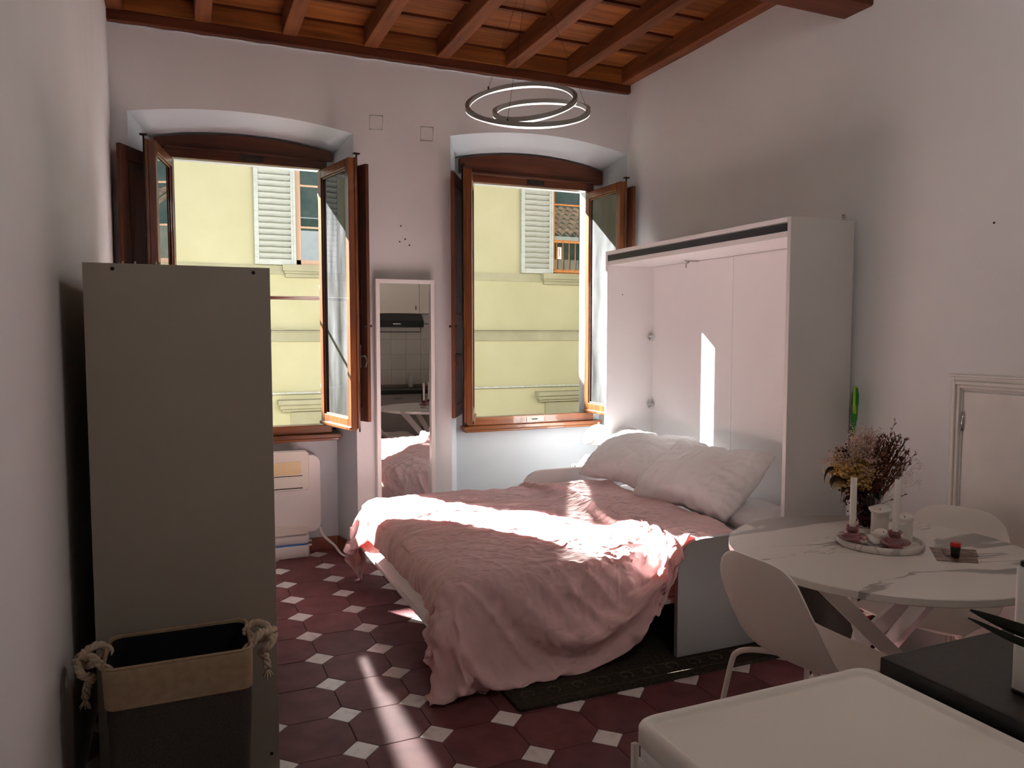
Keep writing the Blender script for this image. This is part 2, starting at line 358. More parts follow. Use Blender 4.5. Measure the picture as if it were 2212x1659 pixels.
n_o = n_d = 0
for j in range(-1, 19):
    for i in range(-4, 11):
        for kind, off, poly, me, mm in (('octagonal_tile', (.5, .5), octo, om, M['terracotta']), ('marble_inset', (0, 0), diam, dm, M['marble_tile'])):
            lx, ly = (i+off[0])*PT, -(j+off[1])*PT
            cx, cy_ = GX+ca*lx-sa*ly, GY+sa*lx+ca*ly
            pw = [(cx+ca*p[0]-sa*p[1], cy_+sa*p[0]+ca*p[1]) for p in poly]
            y1 = YN+.005 if (-.3 < cx < 1.15 or cx > 1.75) else YW+.03
            cl = clip(pw, XL-.01, XR+.01, .15, y1)
            if len(cl) < 3 or area(cl) < .0012: continue
            if abs(area(cl)-area(pw)) < 1e-6:
                o = bpy.data.objects.new(kind, me); o.location = (cx, cy_, rnd.uniform(-.0006, .0004)); o.rotation_euler = (rnd.uniform(-.002, .002), rnd.uniform(-.002, .002), GA)
            else:
                o = bpy.data.objects.new(kind, tile_mesh(kind, [(p[0]-cx, p[1]-cy_) for p in cl], mm)); o.location = (cx, cy_, 0)
            col.objects.link(o); o.parent = floor
# side and kitchen walls
b = MB(); b.box(XL-.15, XL, -1.25, YO, 0, 3.95); b.build('wall_left', M['plaster'], kind='structure')
wr = MB(); wr.box(XR, XR+.15, -1.25, YO, 0, 3.95); wall_right = wr.build('wall_right', M['plaster'], kind='structure')
wk = MB(); wk.box(1.05, XR, YF-.15, YF, 0, 3.95); wk.box(1.05, 1.15, -1.1, YF-.15, 0, 3.95); wall_front = wk.build('wall_front', M['plaster'], kind='structure')
b = MB(); b.box(XL, 1.05, -1.25, -1.1, 0, 3.95); b.build('wall_behind', M['plaster'], kind='structure')

# back wall: piers, arches over the two window niches, reveals, outer skin
NICHE = [dict(xo=(-.268, 1.103), xi=(-.155, 1.03), zo=(2.93, 2.995), zi=(2.862, 2.925), op=(-.04, 1.00)),
         dict(xo=(1.797, XR), xi=(1.955, 3.225), zo=(2.985, 3.065), zi=(2.912, 2.985), op=(2.05, 3.14))]
ZS, ZH = .90, 2.765          # outer opening sill and head
def arch(x0, x1, zc, zt, n=16):
    return [(x0+(x1-x0)*k/n, zc+(zt-zc)*(1-(2*k/n-1)**2)) for k in range(n+1)]
wb = MB()
for nz in NICHE:
    o_ = arch(*nz['xo'], *nz['zo']); i_ = arch(*nz['xi'], *nz['zi'])
    wb.loft([[(x, YW, z) for x, z in o_], [(x, YW, ZC) for x, z in o_]], False, False, False, closed=False)      # face above the arch
for x0, x1 in ((XL, NICHE[0]['xo'][0]), (NICHE[0]['xo'][1], NICHE[1]['xo'][0])):
    wb.add([(x0, YW, 0), (x1, YW, 0), (x1, YW, ZC), (x0, YW, ZC)], [(0, 1, 2, 3)])
wall_back = wb.build('wall_back', M['plaster'], kind='structure')
sk = MB()
for nz in NICHE:
    o_ = arch(*nz['xo'], *nz['zo']); i_ = arch(*nz['xi'], *nz['zi'])
    sk.loft([[(x, YN, z) for x, z in i_], [(x, YW, z) for x, z in o_]], False, False, True, closed=False)         # soffit
    for s in (0, 1):
        xo, xi = nz['xo'][s], nz['xi'][s]
        sk.add([(xo, YW, 0), (xi, YN, 0), (xi, YN, nz['zi'][0]), (xo, YW, nz['zo'][0])], [(0, 1, 2, 3)])
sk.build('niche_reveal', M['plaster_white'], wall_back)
ow = MB()
def xbox(x0, x1, z0, z1): ow.box(x0, x1, YN, YO, z0, z1)
xbox(XL-.15, NICHE[0]['op'][0], 0, 3.95); xbox(NICHE[0]['op'][1], NICHE[1]['op'][0], 0, 3.95); xbox(NICHE[1]['op'][1], XR+.15, 0, 3.95)
for nz in NICHE:
    xbox(*nz['op'], 0, ZS); xbox(*nz['op'], ZH, 3.95)
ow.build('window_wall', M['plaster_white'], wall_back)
# rough white edge where plaster meets the wall plate
rg = MB(); prev = None; pts = []
for k in range(140):
    x = XL+(XR-XL)*k/139; pts.append((x, YW-.006, 3.437+.008*noise.noise(Vector((x*9, 0, 0)))))
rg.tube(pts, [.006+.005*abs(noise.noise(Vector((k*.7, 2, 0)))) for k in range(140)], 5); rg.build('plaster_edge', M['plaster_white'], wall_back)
# small filled holes and nail marks in the plaster
for (x, z) in ((1.43, 2.33), (1.46, 2.24), (1.42, 2.22), (1.49, 2.20)):
    d = MB(); d.ball((x, YW-.001, z), .006, sc=(1, .3, 1)); d.build('nail_hole', M['iron'], wall_back)
for (x, z) in ((1.26, 3.02), (1.62, 2.98)):
    d = MB()
    q = [(x-.045, z-.05), (x+.045, z-.045), (x+.05, z+.05), (x-.04, z+.045)]
    d.tube([(a, YW-.001, c) for a, c in q], .0035, 4, closed=True); d.build('junction_box_scar', M['plaster'], wall_back)
for (y, z) in ((1.60, 2.20), (1.46, 2.22), (1.40, 2.19), (1.46, 2.10), (1.46, 2.06), (1.83, 2.06)):
    d = MB(); d.ball((XR-.001, y+.45, z), .006, sc=(.3, 1, 1)); d.build('nail_hole', M['iron'], wall_right)

# terracotta skirting in the left niche
for nm, pts in (('baseboard_back', [(-.15, YN-.012), (1.03, YN-.012)]), ('baseboard_right', [(1.028, YN-.012), (1.098, YW)])):
    s = MB(); (x0, y0), (x1, y1) = pts; root = empty(nm, kind='structure'); L = math.hypot(x1-x0, y1-y0); n = max(1, int(L/.29))
    nx, ny = -(y1-y0)/L*.006, (x1-x0)/L*.006
    if nm == 'baseboard_right': nx, ny = -abs(nx), -abs(ny)
    for k in range(n):
        a, c = (k+.01)/n, (k+.99)/n; s = MB()
        cx, cy_ = x0+(x1-x0)*(a+c)/2, y0+(y1-y0)*(a+c)/2
        s.obox((cx+nx*.6, cy_+ny*.6, .047), ((x1-x0)*(c-a)/2, (y1-y0)*(c-a)/2, 0), (nx, ny, 0), (0, 0, .047)); s.build('skirting_tile', M['skirting'], root, bevel=.002)

# ceiling: plate on the back wall, rafters, lapped planks, one big cross beam
ce = MB(); ce.box(XL-.15, XR+.15, -1.25, YO, ZC+.05, ZC+.3); ceiling = ce.build('ceiling', M['header'], kind='structure')
p = MB(); p.box(XL, XR, YW-.05, YW+.1, 3.44, 3.505); p.build('wall_plate', M['plate'], ceiling, bevel=.006)
RX = [-.315, .172, .695, 1.220, 1.727, 2.246, 2.740, 3.215]
for i, x in enumerate(RX):
    r_ = MB(); wd = .095 if 0 < i < 7 else .09
    n = 14; rings = []
    for k in range(n+1):
        y = -1.1+(YW+.05+1.1)*k/n; j = .004*noise.noise(Vector((x*5, y*1.7, 0))); jz = .005*noise.noise(Vector((x*5, y*1.5, 5)))
        x0, x1 = x-wd/2+j, x+wd/2+j
        rings.append([(x0, y, 3.50+jz), (x1, y, 3.50+jz), (x1, y, ZC+.04), (x0, y, ZC+.04)])
    r_.loft(rings, True, True, False); r_.build('rafter', M['rafter'], ceiling, bevel=.007)
rows = []; y = YW-.05
while y > -1.0: rows.append((y-.335, y)); y -= .335
for i in range(7):
    x0, x1 = RX[i]+.03, RX[i+1]-.03
    bl = MB(); bl.box(x0, x1, YW-.06, YW-.035, 3.505, ZC+.02); bl.build('blocking_board', M['plank'], ceiling)
    for (ya, yb) in rows:
        pk = MB(); dz = rnd.uniform(-.003, .003); th = .02
        # each plank laps a little below its neighbour
        pk.add([(x0, ya, ZC+dz+.012), (x1, ya, ZC+dz+.012), (x1, yb+.015, ZC+dz-.006), (x0, yb+.015, ZC+dz-.006),
                (x0, ya, ZC+dz+.012+th), (x1, ya, ZC+dz+.012+th), (x1, yb+.015, ZC+dz-.006+th), (x0, yb+.015, ZC+dz-.006+th)],
               [(0, 3, 2, 1), (4, 5, 6, 7), (0, 1, 5, 4), (2, 3, 7, 6), (1, 2, 6, 5), (0, 4, 7, 3)])
        pk.build('plank', M['plank'], ceiling)
        bt = MB(); bt.box(x0, x1, yb-.012, yb+.02, ZC-.022+dz, ZC-.004+dz); bt.build('batten', M['plate'], ceiling)
bm = MB(); n = 10; rings = []
for k in range(n+1):
    x = XL+(XR+.05-XL)*k/n; j = .008*noise.noise(Vector((x*1.5, 3, 0)))
    rings.append([(x, 2.96+j, 3.235+j), (x, 3.155+j, 3.235+j), (x, 3.155+j, 3.51), (x, 2.96+j, 3.51)])
bm.loft(rings, True, True, False); bm.build('cross_beam', M['plate'], ceiling, bevel=.012, seg=3)

# low cupboard door in the right wall, with its moulded frame
door = empty('door_1', (XR, 2.45, 0), kind='structure')
f_ = MB()
for k, (w0, w1, d) in enumerate(((0, .020, .012), (.020, .036, .030), (.036, .052, .020), (.052, .060, .010))):
    f_.box(-d, 0.0, -w1, -w0, 0, 1.385-w0); f_.box(-d, 0.0, -1.0, -w1, 1.385-w1, 1.385-w0)
f_.box(-.014, 0, -1.0, .015, 1.385, 1.395)
f_.build('door_frame', M['door_paint'], door, bevel=.003)
d_ = MB(); d_.box(-.008, 0, -.95, -.066, .02, 1.318); d_.build('door_leaf', M['door_paint'], door, bevel=.003)
for z in (1.14, .55):
    h_ = MB(); h_.tube([(-.012, -.067, z), (-.012, -.067, z+.085)], .006, 8); h_.build('hinge', M['steel'], door)
# ---------------------------------------------------------------- windows with open sashes, shutters and curtains
def leaf_frame(P0, P1, z0, z1, side):
    """returns a function (u along leaf 0..L, t thickness 0.., z) -> point; side=+1 thickness goes to +n"""
    d = Vector((P1[0]-P0[0], P1[1]-P0[1], 0)); L = d.length; d.normalize(); n = Vector((-d.y, d.x, 0))*side
    return L, d, n
def lb(mb, P0, d, n, u0, u1, t0, t1, z0, z1):
    c = Vector((P0[0], P0[1], 0))+d*(u0+u1)/2+n*(t0+t1)/2+Vector((0, 0, (z0+z1)/2))
    mb.obox(c, d*(u1-u0)/2, n*(t1-t0)/2, (0, 0, (z1-z0)/2))
def window(name, op, hx, leaves, shutters, zi, xi):
    root = empty(name, ((op[0]+op[1])/2, YN, 0), kind='structure')
    off = Vector(root.location)
    def rel(o): o.matrix_parent_inverse = Matrix.Translation(-off); return o
    x0, x1 = xi
    # arched head board
    a = arch(x0+.02, x1-.01, zi[0]-.005, zi[1]-.01)
    hb = MB(); poly = a+[(x1-.01, 2.80), (x0+.02, 2.80)]
    hb.prism([(x, z) for x, z in poly], YN-.05, YN-.008, 'y'); rel(hb.build('window_head', M['header'], root, bevel=.004))
    fr = MB(); fr.box(hx[0]-.05, hx[1]+.05, YN-.065, YN-.002, 2.735, 2.80); fr.box(hx[0]-.05, hx[1]+.05, YN-.078, YN-.06, 2.79, 2.805)
    rel(fr.build('window_frame', M['header'], root, bevel=.004))
    jb = MB()
    for xa, xb in ((hx[0]-.055, hx[0]-.005), (hx[1]+.005, hx[1]+.055)): jb.box(xa, xb, YN-.06, YN-.002, .91, 2.735)
    rel(jb.build('window_jamb', M['sash'], root, bevel=.004))
    rl = MB(); rl.box(hx[0]-.06, hx[1]+.06, YN-.065, YN-.002, .862, .925); rel(rl.build('bottom_rail', M['sash_x'], root, bevel=.005))
    sl = MB(); sl.box(hx[0]-.10, hx[1]+.12, YN-.105, YN-.002, .832, .862); sl.box(hx[0]-.085, hx[1]+.105, YN-.085, YN-.002, .812, .832)
    rel(sl.build('window_sill', M['sash_x'], root, bevel=.006, seg=3))
    for (zz, nm) in ((2.745, 'latch_plate'), (.875, 'latch_plate')):
        k = MB(); cx = (hx[0]+hx[1])/2+.02
        k.box(cx-.075, cx+.075, YN-.069, YN-.064, zz, zz+.04); k.box(cx-.03, cx+.02, YN-.072, YN-.068, zz+.014, zz+.026, mi=1)
        rel(k.build(nm, [M['iron'] if zz > 2 else M['pipe'], M['iron']], root))
    st = MB(); st.box(op[0]-.03, op[1]+.03, YN, YO+.06, ZS-.03, ZS); rel(st.build('stone_sill', M['stone'], root, bevel=.006))
    for (P0, P1, side, hand) in leaves:
        z0, z1 = .94, 2.715; L, d, n = leaf_frame(P0, P1, z0, z1, side)
        s = MB(); w_ = .058; T = .042
        lb(s, P0, d, n, 0, w_, 0, T, z0, z1); lb(s, P0, d, n, L-w_, L, 0, T, z0, z1)
        lb(s, P0, d, n, L-.03, L+.004, T, T+.018, z0+.01, z1+.005)
        lb(s, P0, d, n, w_, L-w_, 0, T, z0, z0+.075); lb(s, P0, d, n, w_, L-w_, 0, T, z1-w_, z1)
        for (ua, ub, za, zb) in ((w_, w_+.012, z0+.075, z1-w_), (L-w_-.012, L-w_, z0+.075, z1-w_), (w_, L-w_, z0+.075, z0+.087), (w_, L-w_, z1-w_-.012, z1-w_)):
            lb(s, P0, d, n, ua, ub, .010, .018, za, zb)
        lb(s, P0, d, n, .0, L, -.014, 0, z0, z0+.022)
        sash = rel(s.build('sash', M['sash'], root, bevel=.004))
        g = MB(); lb(g, P0, d, n, w_-.004, L-w_+.004, .020, .024, z0+.07, z1-w_+.004); go = g.build('pane', M['pane'], sash)
        h = MB()                                             # bolt rod, lever and top hook on the free edge
        e = Vector((P0[0], P0[1], 0))+d*(L-.02)+n*(T+.025)
        h.tube([e+Vector((0, 0, z0-.015)), e+Vector((0, 0, z1+.03))], .006, 6)
        h.obox(e+Vector((0, 0, z1+.033)), d*.014, n*.02, (0, 0, .004))
        zc = 1.43
        h.obox(e+n*.004+Vector((0, 0, zc)), d*.014, n*.006, (0, 0, .075))
        h.tube([e+n*.01+Vector((0, 0, zc)), e+n*.045+Vector((0, 0, zc+.005)), e+n*.055+Vector((0, 0, zc-.03)), e+n*.045+Vector((0, 0, zc-.075))], [.009, .009, .011, .007], 7)
        h.build('bolt_handle', M['iron'], sash)
        for zz in (1.15, 1.85, 2.5):
            q = MB(); c = Vector((P0[0], P0[1], 0))+d*(-.004)+n*.01; q.tube([c+Vector((0, 0, zz)), c+Vector((0, 0, zz+.07))], .008, 8); q.build('hinge', M['iron'], sash)
    for (P0, P1, side) in shutters:
        z0, z1 = .985, 2.695; L, d, n = leaf_frame(P0, P1, z0, z1, side)
        s = MB(); T = .026; w_ = .07
        for (ua, ub, za, zb) in ((0, w_, z0, z1), (L-w_, L, z0, z1), (w_, L-w_, z0, z0+.09), (w_, L-w_, z1-.08, z1), (w_, L-w_, 1.72, 1.80)):
            lb(s, P0, d, n, ua, ub, 0, T, za, zb)
        sh = rel(s.build('inner_shutter', M['scuro'], root, bevel=.004))
        for (za, zb) in ((z0+.09, 1.72), (1.80, z1-.08)):
            q = MB(); lb(q, P0, d, n, w_, L-w_, .009, .017, za, zb); lb(q, P0, d, n, w_+.03, L-w_-.03, .005, .021, za+.03, zb-.03); q.build('shutter_panel', M['scuro'], sh, bevel=.004)
        q = MB(); c = Vector((P0[0], P0[1], 0))+d*(L-.01)-n*.008; q.ball(c+Vector((0, 0, 1.63)), .011); q.ball(c+n*(T+.016)+Vector((0, 0, 1.63)), .011); q.build('shutter_knob', M['iron'], sh)
    return root
window('window_1', NICHE[0]['op'], (-.02, .925), [((-.015, 5.565), (-.112, 5.055), -1, 1), ((.905, 5.565), (1.016, 5.045), 1, -1)],
       [((-.085, 5.50), (-.300, 5.11), -1), ((.985, 5.50), (1.140, 5.10), 1)], NICHE[0]['zi'], NICHE[0]['xi'])
window('window_2', NICHE[1]['op'], (2.085, 3.075), [((2.075, 5.565), (1.868, 5.055), -1, 1), ((3.035, 5.565), (3.040, 5.035), 1, -1)],
       [((1.975, 5.50), (1.752, 5.09), -1), ((3.115, 5.50), (3.175, 5.07), 1)], NICHE[1]['zi'], NICHE[1]['xi'])
# sheer curtains fixed to the room side of the sashes
def curtain(P0, P1, side, z0, z1, label, seed):
    L, d, n = leaf_frame(P0, P1, z0, z1, side); m = MB(); rows_ = []
    for k in range(26):
        z = z0+(z1-z0)*k/25; tight = .55+.45*abs(k/25-.35)
        r_ = []
        for i in range(28):
            u = i/27; t = .056+.013*math.sin(u*38+seed+1.3*math.sin(k*.25+seed))*tight+.006*noise.noise(Vector((u*5, k*.2, seed)))
            uu = L*(.06+.86*u) + (0.02*math.sin(k*.22+seed))*(u-.5)
            r_.append(Vector((P0[0], P0[1], z))+d*uu+n*t)
        rows_.append(r_)
    m.loft(rows_, False, False, True, closed=False)
    o = m.build('curtain', M['curtain']); o.modifiers.new('thick', 'SOLIDIFY').thickness = .0012
    return tag(o, label, 'curtain', 'sheer curtains on the window sashes')
curtain((.905, 5.565), (1.016, 5.045), 1, .98, 2.66, 'white sheer curtain behind the glass of the left window\'s right sash', 1)
curtain((-.015, 5.565), (-.112, 5.055), -1, .98, 2.66, 'white sheer curtain edge behind the left window\'s left sash', 4)
curtain((3.035, 5.565), (3.040, 5.035), 1, .98, 2.66, 'white sheer curtain behind the glass of the sash beside the bed cabinet', 2)
curtain((2.075, 5.565), (1.868, 5.055), -1, .98, 2.66, 'white sheer curtain between sash and shutter, right of the mirror', 6)
# iron safety bar outside the left window
rb = MB(); rb.tube([(NICHE[0]['op'][0], 5.80, 1.838), (NICHE[0]['op'][1], 5.80, 1.838)], .013, 8)
tag(rb.build('safety_bar', M['header']), 'dark horizontal safety bar across the left window opening', 'rail')
# ---------------------------------------------------------------- the street outside
gr = MB(); gr.box(-9, 14, 5.9, 30, -5.2, -5.0); gr.build('street', M['asphalt'], kind='structure')
hw = MB(); hw.box(XL-3, XL-.16, YO-.2, YO, -5, 3.9); hw.box(XR+.16, 11, YO-.2, YO, -5, 3.75); hw.box(XL-.16, XR+.16, YO-.2, YO, -5, -.13)
hw.build('wall_street_side', M['outer'], kind='structure')
YB = 11.0
bld = thing('apartment_building', 'pale yellow stucco building across the street, seen through both windows', 'building', (2, YB, -5))
def B(mb, name, m, par=None, **k):
    o = mb.build(name, m, par or bld, **k)
    if par is None: o.matrix_parent_inverse = Matrix.Translation((-2, -YB, 5))
    return o
WX = [1.49+3.92*k for k in (-1, 0, 1)]           # left jamb of each opening, 1.12 wide
fw = MB(); W_ = 1.14
xs = [-3.2]+[v for x in WX for v in (x, x+W_)]+[9.5]
rowsz = [(-5, -1.2, False), (-1.2, .52, True), (.52, 2.50, False), (2.50, 4.30, True), (4.30, 4.70, False)]
for (z0, z1, holes) in rowsz:
    if not holes: fw.box(-3.2, 9.5, YB, YB+.3, z0, z1)
    else:
        for k in range(0, len(xs), 2): fw.box(xs[k], xs[k+1], YB, YB+.3, z0, z1)
B(fw, 'facade', M['facade'])
st = MB(); st.box(-3.2, 9.5, YB-.02, YB, 2.385, 2.505); B(st, 'sill_band', M['stone'])
st = MB(); st.box(-3.2, 9.5, YB-.03, YB, 1.47, 1.60); st.box(-3.2, 9.5, YB-.05, YB, 1.60, 1.615); st.box(-3.2, 9.5, YB-.06, YB, 1.625, 1.64); B(st, 'string_course', M['stone'])
cb = MB(); pts = [(x*.5-3.2, YB-.03, .752+.008*noise.noise(Vector((x*1.3, 0, 0)))) for x in range(26)]; cb.tube(catmull(pts, 3), .016, 6); B(cb, 'cable_ledge', M['pipe'])
def far_window(x, k):
    # upper window: frame, mullion, glass, sill, grille
    pale = k == 1
    wd = M['far_wood_pale'] if pale else M['far_wood']
    f = MB(); y0, y1 = YB+.05, YB+.11; z0, z1 = 2.53, 4.30
    f.box(x, x+.07, y0, y1, z0, z1); f.box(x+W_-.07, x+W_, y0, y1, z0, z1); f.box(x, x+W_, y0, y1, z0, z0+.07); f.box(x, x+W_, y0, y1, z1-.07, z1)
    mx = x+.57 if not pale else x+.57
    f.box(mx-.045, mx+.045, y0-.01, y1, z0, z1)
    for zz in (3.05, 3.62): f.box(x+.07, x+W_-.07, y0+.01, y1-.01, zz-.014, zz+.014)
    fo = B(f, 'window_frame', wd, bevel=.004)
    for (xa, xb) in ((x+.07, mx-.045), (mx+.045, x+W_-.07)):
        for (za, zb) in ((z0+.07, 3.036), (3.064, 3.606), (3.634, z1-.07)):
            g = MB(); g.box(xa-.004, xb+.004, y0+.02, y0+.026, za-.004, zb+.004); g.build('window_pane', M['far_glass'], fo)
    if not pale:
        gr_ = MB()
        for zz in (2.56, 3.02): gr_.box(x, x+W_, YB-.03, YB-.015, zz-.010, zz+.010)
        for q in range(10): gr_.tube([(x+.07+q*.11, YB-.022, 2.56), (x+.07+q*.11, YB-.022, 3.02)], .008, 5)
        B(gr_, 'window_grille', M['far_wood'])
        pp = MB(); pp.box(x+.12, x+.19, YB+.045, YB+.048, 2.76, 2.95); pp.tube([(x+.155, YB+.043, 2.93), (x+.145, YB+.043, 2.90), (x+.155, YB+.043, 2.86), (x+.148, YB+.043, 2.80)], .004, 4, mi=1)
        pp.build('paper_sticker', [M['white_plastic'], M['iron']], fo)
    s = MB(); s.box(x-.20, x+W_+.20, YB-.12, YB, 2.43, 2.52); s.box(x-.18, x+W_+.18, YB-.09, YB, 2.40, 2.43); s.box(x-.16, x+W_+.16, YB-.06, YB, 2.35, 2.40); B(s, 'window_ledge', M['stone'], bevel=.005)
    # lower window: projecting hood and recess
    s = MB(); s.box(x-.30, x+W_+.30, YB-.16, YB, .60, .665); s.box(x-.27, x+W_+.27, YB-.12, YB, .54, .60); s.box(x-.24, x+W_+.24, YB-.08, YB, .50, .54); B(s, 'window_hood', M['stone'], bevel=.006)
    s = MB(); s.box(x-.12, x+W_+.12, YB-.03, YB, -1.2, .49); B(s, 'window_surround', M['stone'], bevel=.004)
    s = MB(); s.box(x, x+W_, YB+.06, YB+.10, -1.2, .49); B(s, 'window_blind', M['louvre'])
    # louvred shutters folded back on the wall, each slat a piece
    for (xa, xb) in ((x-.555, x-.03), (x+W_+.03, x+W_+.555)):
        s = MB(); y0, y1 = YB-.07, YB-.025; z0, z1 = 2.515, 4.30
        s.box(xa, xa+.06, y0, y1, z0, z1); s.box(xb-.05, xb, y0, y1, z0, z1); s.box(xa+.06, xb-.05, y0, y1, z0, z0+.075); s.box(xa+.06, xb-.05, y0, y1, z1-.06, z1)
        s.box(xb-.02, xb+.015, y0-.012, y0+.01, z0, z1)
        fo = B(s, 'louvred_shutter', M['louvre'], bevel=.004)
        n = 20; z = z0+.09
        sm = MB(); sm.obox((0, 0, 0), ((xb-xa-.10)/2, 0, 0), (0, .024, -.028), (0, .005, .0045)); me = sm.mesh('slat', M['louvre'])
        while z < z1-.09:
            o = bpy.data.objects.new('slat', me); col.objects.link(o); o.parent = fo; o.location = ((xa+.06+xb-.05)/2, (y0+y1)/2, z+.03); z += .081
for k, x in enumerate(WX): far_window(x, k)
rf = MB(); rf.add([(-3.4, YB-.35, 4.70), (9.7, YB-.35, 4.70), (9.7, YB+3.5, 5.76), (-3.4, YB+3.5, 5.76), (-3.4, YB-.35, 4.77), (9.7, YB-.35, 4.77), (9.7, YB+3.5, 5.83), (-3.4, YB+3.5, 5.83)],
                  [(0, 3, 2, 1), (4, 5, 6, 7), (0, 1, 5, 4), (1, 2, 6, 5), (2, 3, 7, 6), (3, 0, 4, 7)]); B(rf, 'roof', M['rooftile'])
bw = MB(); bw.box(-3.2, 9.5, YB+3.2, YB+3.5, -5, 5.6); bw.box(-3.2, -2.9, YB+.3, YB+3.2, -5, 4.9); bw.box(9.2, 9.5, YB+.3, YB+3.2, -5, 4.9); B(bw, 'rear_wall', M['facade'])
# tiled eave on our own side of the street, seen mirrored in the far panes
ev = thing('tiled_eave', 'terracotta tiled eave mirrored in the glass of the far right window', 'roof', (8, YO, 3.7))
for r_i in range(6):
    for c_i in range(24):
        t = MB(); n = 7; rings = []
        for s_ in (0, 1):
            y = .45-.32*(r_i+ (1.12 if s_ else 0)); z = .10+.155*(r_i+(1.12 if s_ else 0))+(.02 if not s_ else 0); rr = .085 if not s_ else .07
            rings.append([(-3+c_i*.21+rr*math.cos(math.pi*k/n), y, z+rr*math.sin(math.pi*k/n)) for k in range(n+1)])
        t.loft(rings, False, False, True, closed=False)
        t.build('roof_tile', M['rooftile'], ev)
g_ = MB(); g_.box(-3.2, 2.2, .38, .50, -.02, .08); g_.build('gutter', M['pipe'], ev)
g_ = MB(); g_.add([(-3.2, .4, .08), (2.2, .4, .08), (2.2, -1.6, 1.04), (-3.2, -1.6, 1.04)], [(0, 1, 2, 3)]); g_.build('roof_deck', M['rooftile'], ev)
# ---------------------------------------------------------------- wall bed: cabinet, boards, platform, bedding
XC, YA, YZ, ZT = 2.81, 3.016, 4.845, 2.165
cab = thing('wall_bed_cabinet', 'tall white wall bed cabinet standing open against the right wall', 'cabinet', (3.0, 3.93, 0))
def P(mb, name, m, par=None, bevel=.0015, **k):
    o = mb.build(name, m, par or cab, bevel=bevel, **k)
    if par is None: o.matrix_parent_inverse = Matrix.Translation((-3.0, -3.93, 0))
    return o
def bx(*a): return MB().box(*a)
P(bx(XC, 3.235, YA, YA+.025, 0, ZT), 'side_panel', M['side_shade'])
P(bx(XC, 3.235, YZ-.025, YZ, 0, ZT), 'side_panel', M['white_board'])
P(bx(XC, 3.235, YA+.025, YZ-.025, ZT-.025, ZT), 'top_panel', M['white_board'])
P(bx(XC+.004, XC+.010, YA+.025, YZ-.025, ZT-.070, ZT-.030), 'dark_strip', M['dark_strip'], label='black strip under the top edge')
P(bx(XC+.0225, 3.198, YA+.026, YZ-.026, ZT-.099, ZT-.085), 'underside_panel', M['white_board'])
P(bx(XC+.010, XC+.022, YA+.025, YZ-.025, ZT-.10, ZT-.0255), 'front_rail', M['white_board'])
P(bx(3.20, 3.215, YA+.025, 3.925, .1, ZT-.1), 'back_panel', M['white_board'])
P(bx(3.20, 3.215, 3.9275, YZ-.025, .1, ZT-.1), 'back_panel', M['white_board'])
def bracket(c, ax):
    m = MB(); c = Vector(c); ax = Vector(ax)
    m.obox(c, (.002, 0, 0) if ax.y else (0, .02, 0), (0, .002, 0) if ax.y else (0, 0, .002), (0, 0, .025) if ax.y else (.025, 0, 0))
    m.tube([c, c+ax*.05], .009, 8); m.ball(c+ax*.05, .011)
    return m
for z in (1.56, 1.06):
    m = MB(); m.box(3.165, 3.17, YZ-.045, YZ-.025, z-.03, z+.03); m.tube([(3.17, YZ-.04, z), (3.20, YZ-.05, z)], .011, 8); m.tube([(3.15, YZ-.04, z), (3.20, YZ-.06, z)], .006, 8); P(m, 'hinge_bracket', M['steel'])
for y in (3.12, 4.27):
    m = MB(); m.box(3.08, 3.19, y-.01, y+.01, ZT-.108, ZT-.1); m.tube([(3.09, y, ZT-.105), (3.09, y, ZT-.15)], .006, 8); m.tube([(3.12, y, ZT-.105), (3.10, y, ZT-.12)], .006, 8); P(m, 'hinge_bracket', M['steel'])
m = MB(); m.tube([(3.17, YA+.012, ZT), (3.17, YA+.012, ZT+.018)], .008, 8); m.ball((3.17, YA+.012, ZT+.022), .011); P(m, 'wall_fixing', M['steel'], bevel=0)
m = MB(); m.tube([(XC+.13, YZ-.027, 1.86), (XC+.13, YZ-.0255, 1.86)], .004, 8); P(m, 'screw', M['iron'], bevel=0)
# low boards with rounded top corners that flank the mattress
def side_board(y0, y1, zt, x0=2.163, r=.15):
    poly = [(x0, 0), (XC, 0), (XC, zt)]+[(x0+r-r*math.sin(math.radians(a)), zt-.65*r+.65*r*math.cos(math.radians(a))) for a in range(0, 91, 10)]
    m = MB(); m.prism(poly, y0, y1, 'y'); return m
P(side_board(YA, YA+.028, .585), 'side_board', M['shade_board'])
P(side_board(YZ-.028, YZ, .625), 'side_board', M['white_board'])

bed = thing('fold_down_bed', 'low white fold-down bed platform under the pink duvet', 'bed', (1.9, 3.9, 0))
def Q(mb, name, m, bevel=.003, par=None, **k):
    o = mb.build(name, m, par or bed, bevel=bevel, **k)
    if par is None: o.matrix_parent_inverse = Matrix.Translation((-1.9, -3.9, 0))
    return o
m = MB(); m.box(.985, 2.80, 3.09, 4.77, .255, .275); Q(m, 'platform', M['white_board'])
m = MB(); m.add([(.985, 3.055, .255), (.985, 4.79, .255), (1.05, 4.79, .345), (1.05, 3.055, .345), (1.0, 3.055, .25), (1.0, 4.79, .25), (1.065, 4.79, .34), (1.065, 3.055, .34)],
      [(0, 1, 2, 3), (7, 6, 5, 4), (0, 3, 7, 4), (1, 5, 6, 2), (2, 6, 7, 3), (0, 4, 5, 1)]); Q(m, 'foot_rail', M['white_board'])
m = MB()
for y in (3.09, 3.13): m.tube([(1.32, y+.02, .26), (1.32, y+.02, .02), (1.32, y+.055, .018)], .009, 8)
Q(m, 'leg', M['steel'], bevel=0)
m = MB()
for y in (4.66, 4.70): m.tube([(1.32, y, .26), (1.32, y, .006)], .009, 8)
Q(m, 'leg', M['steel'], bevel=0)
m = MB(); rings = []
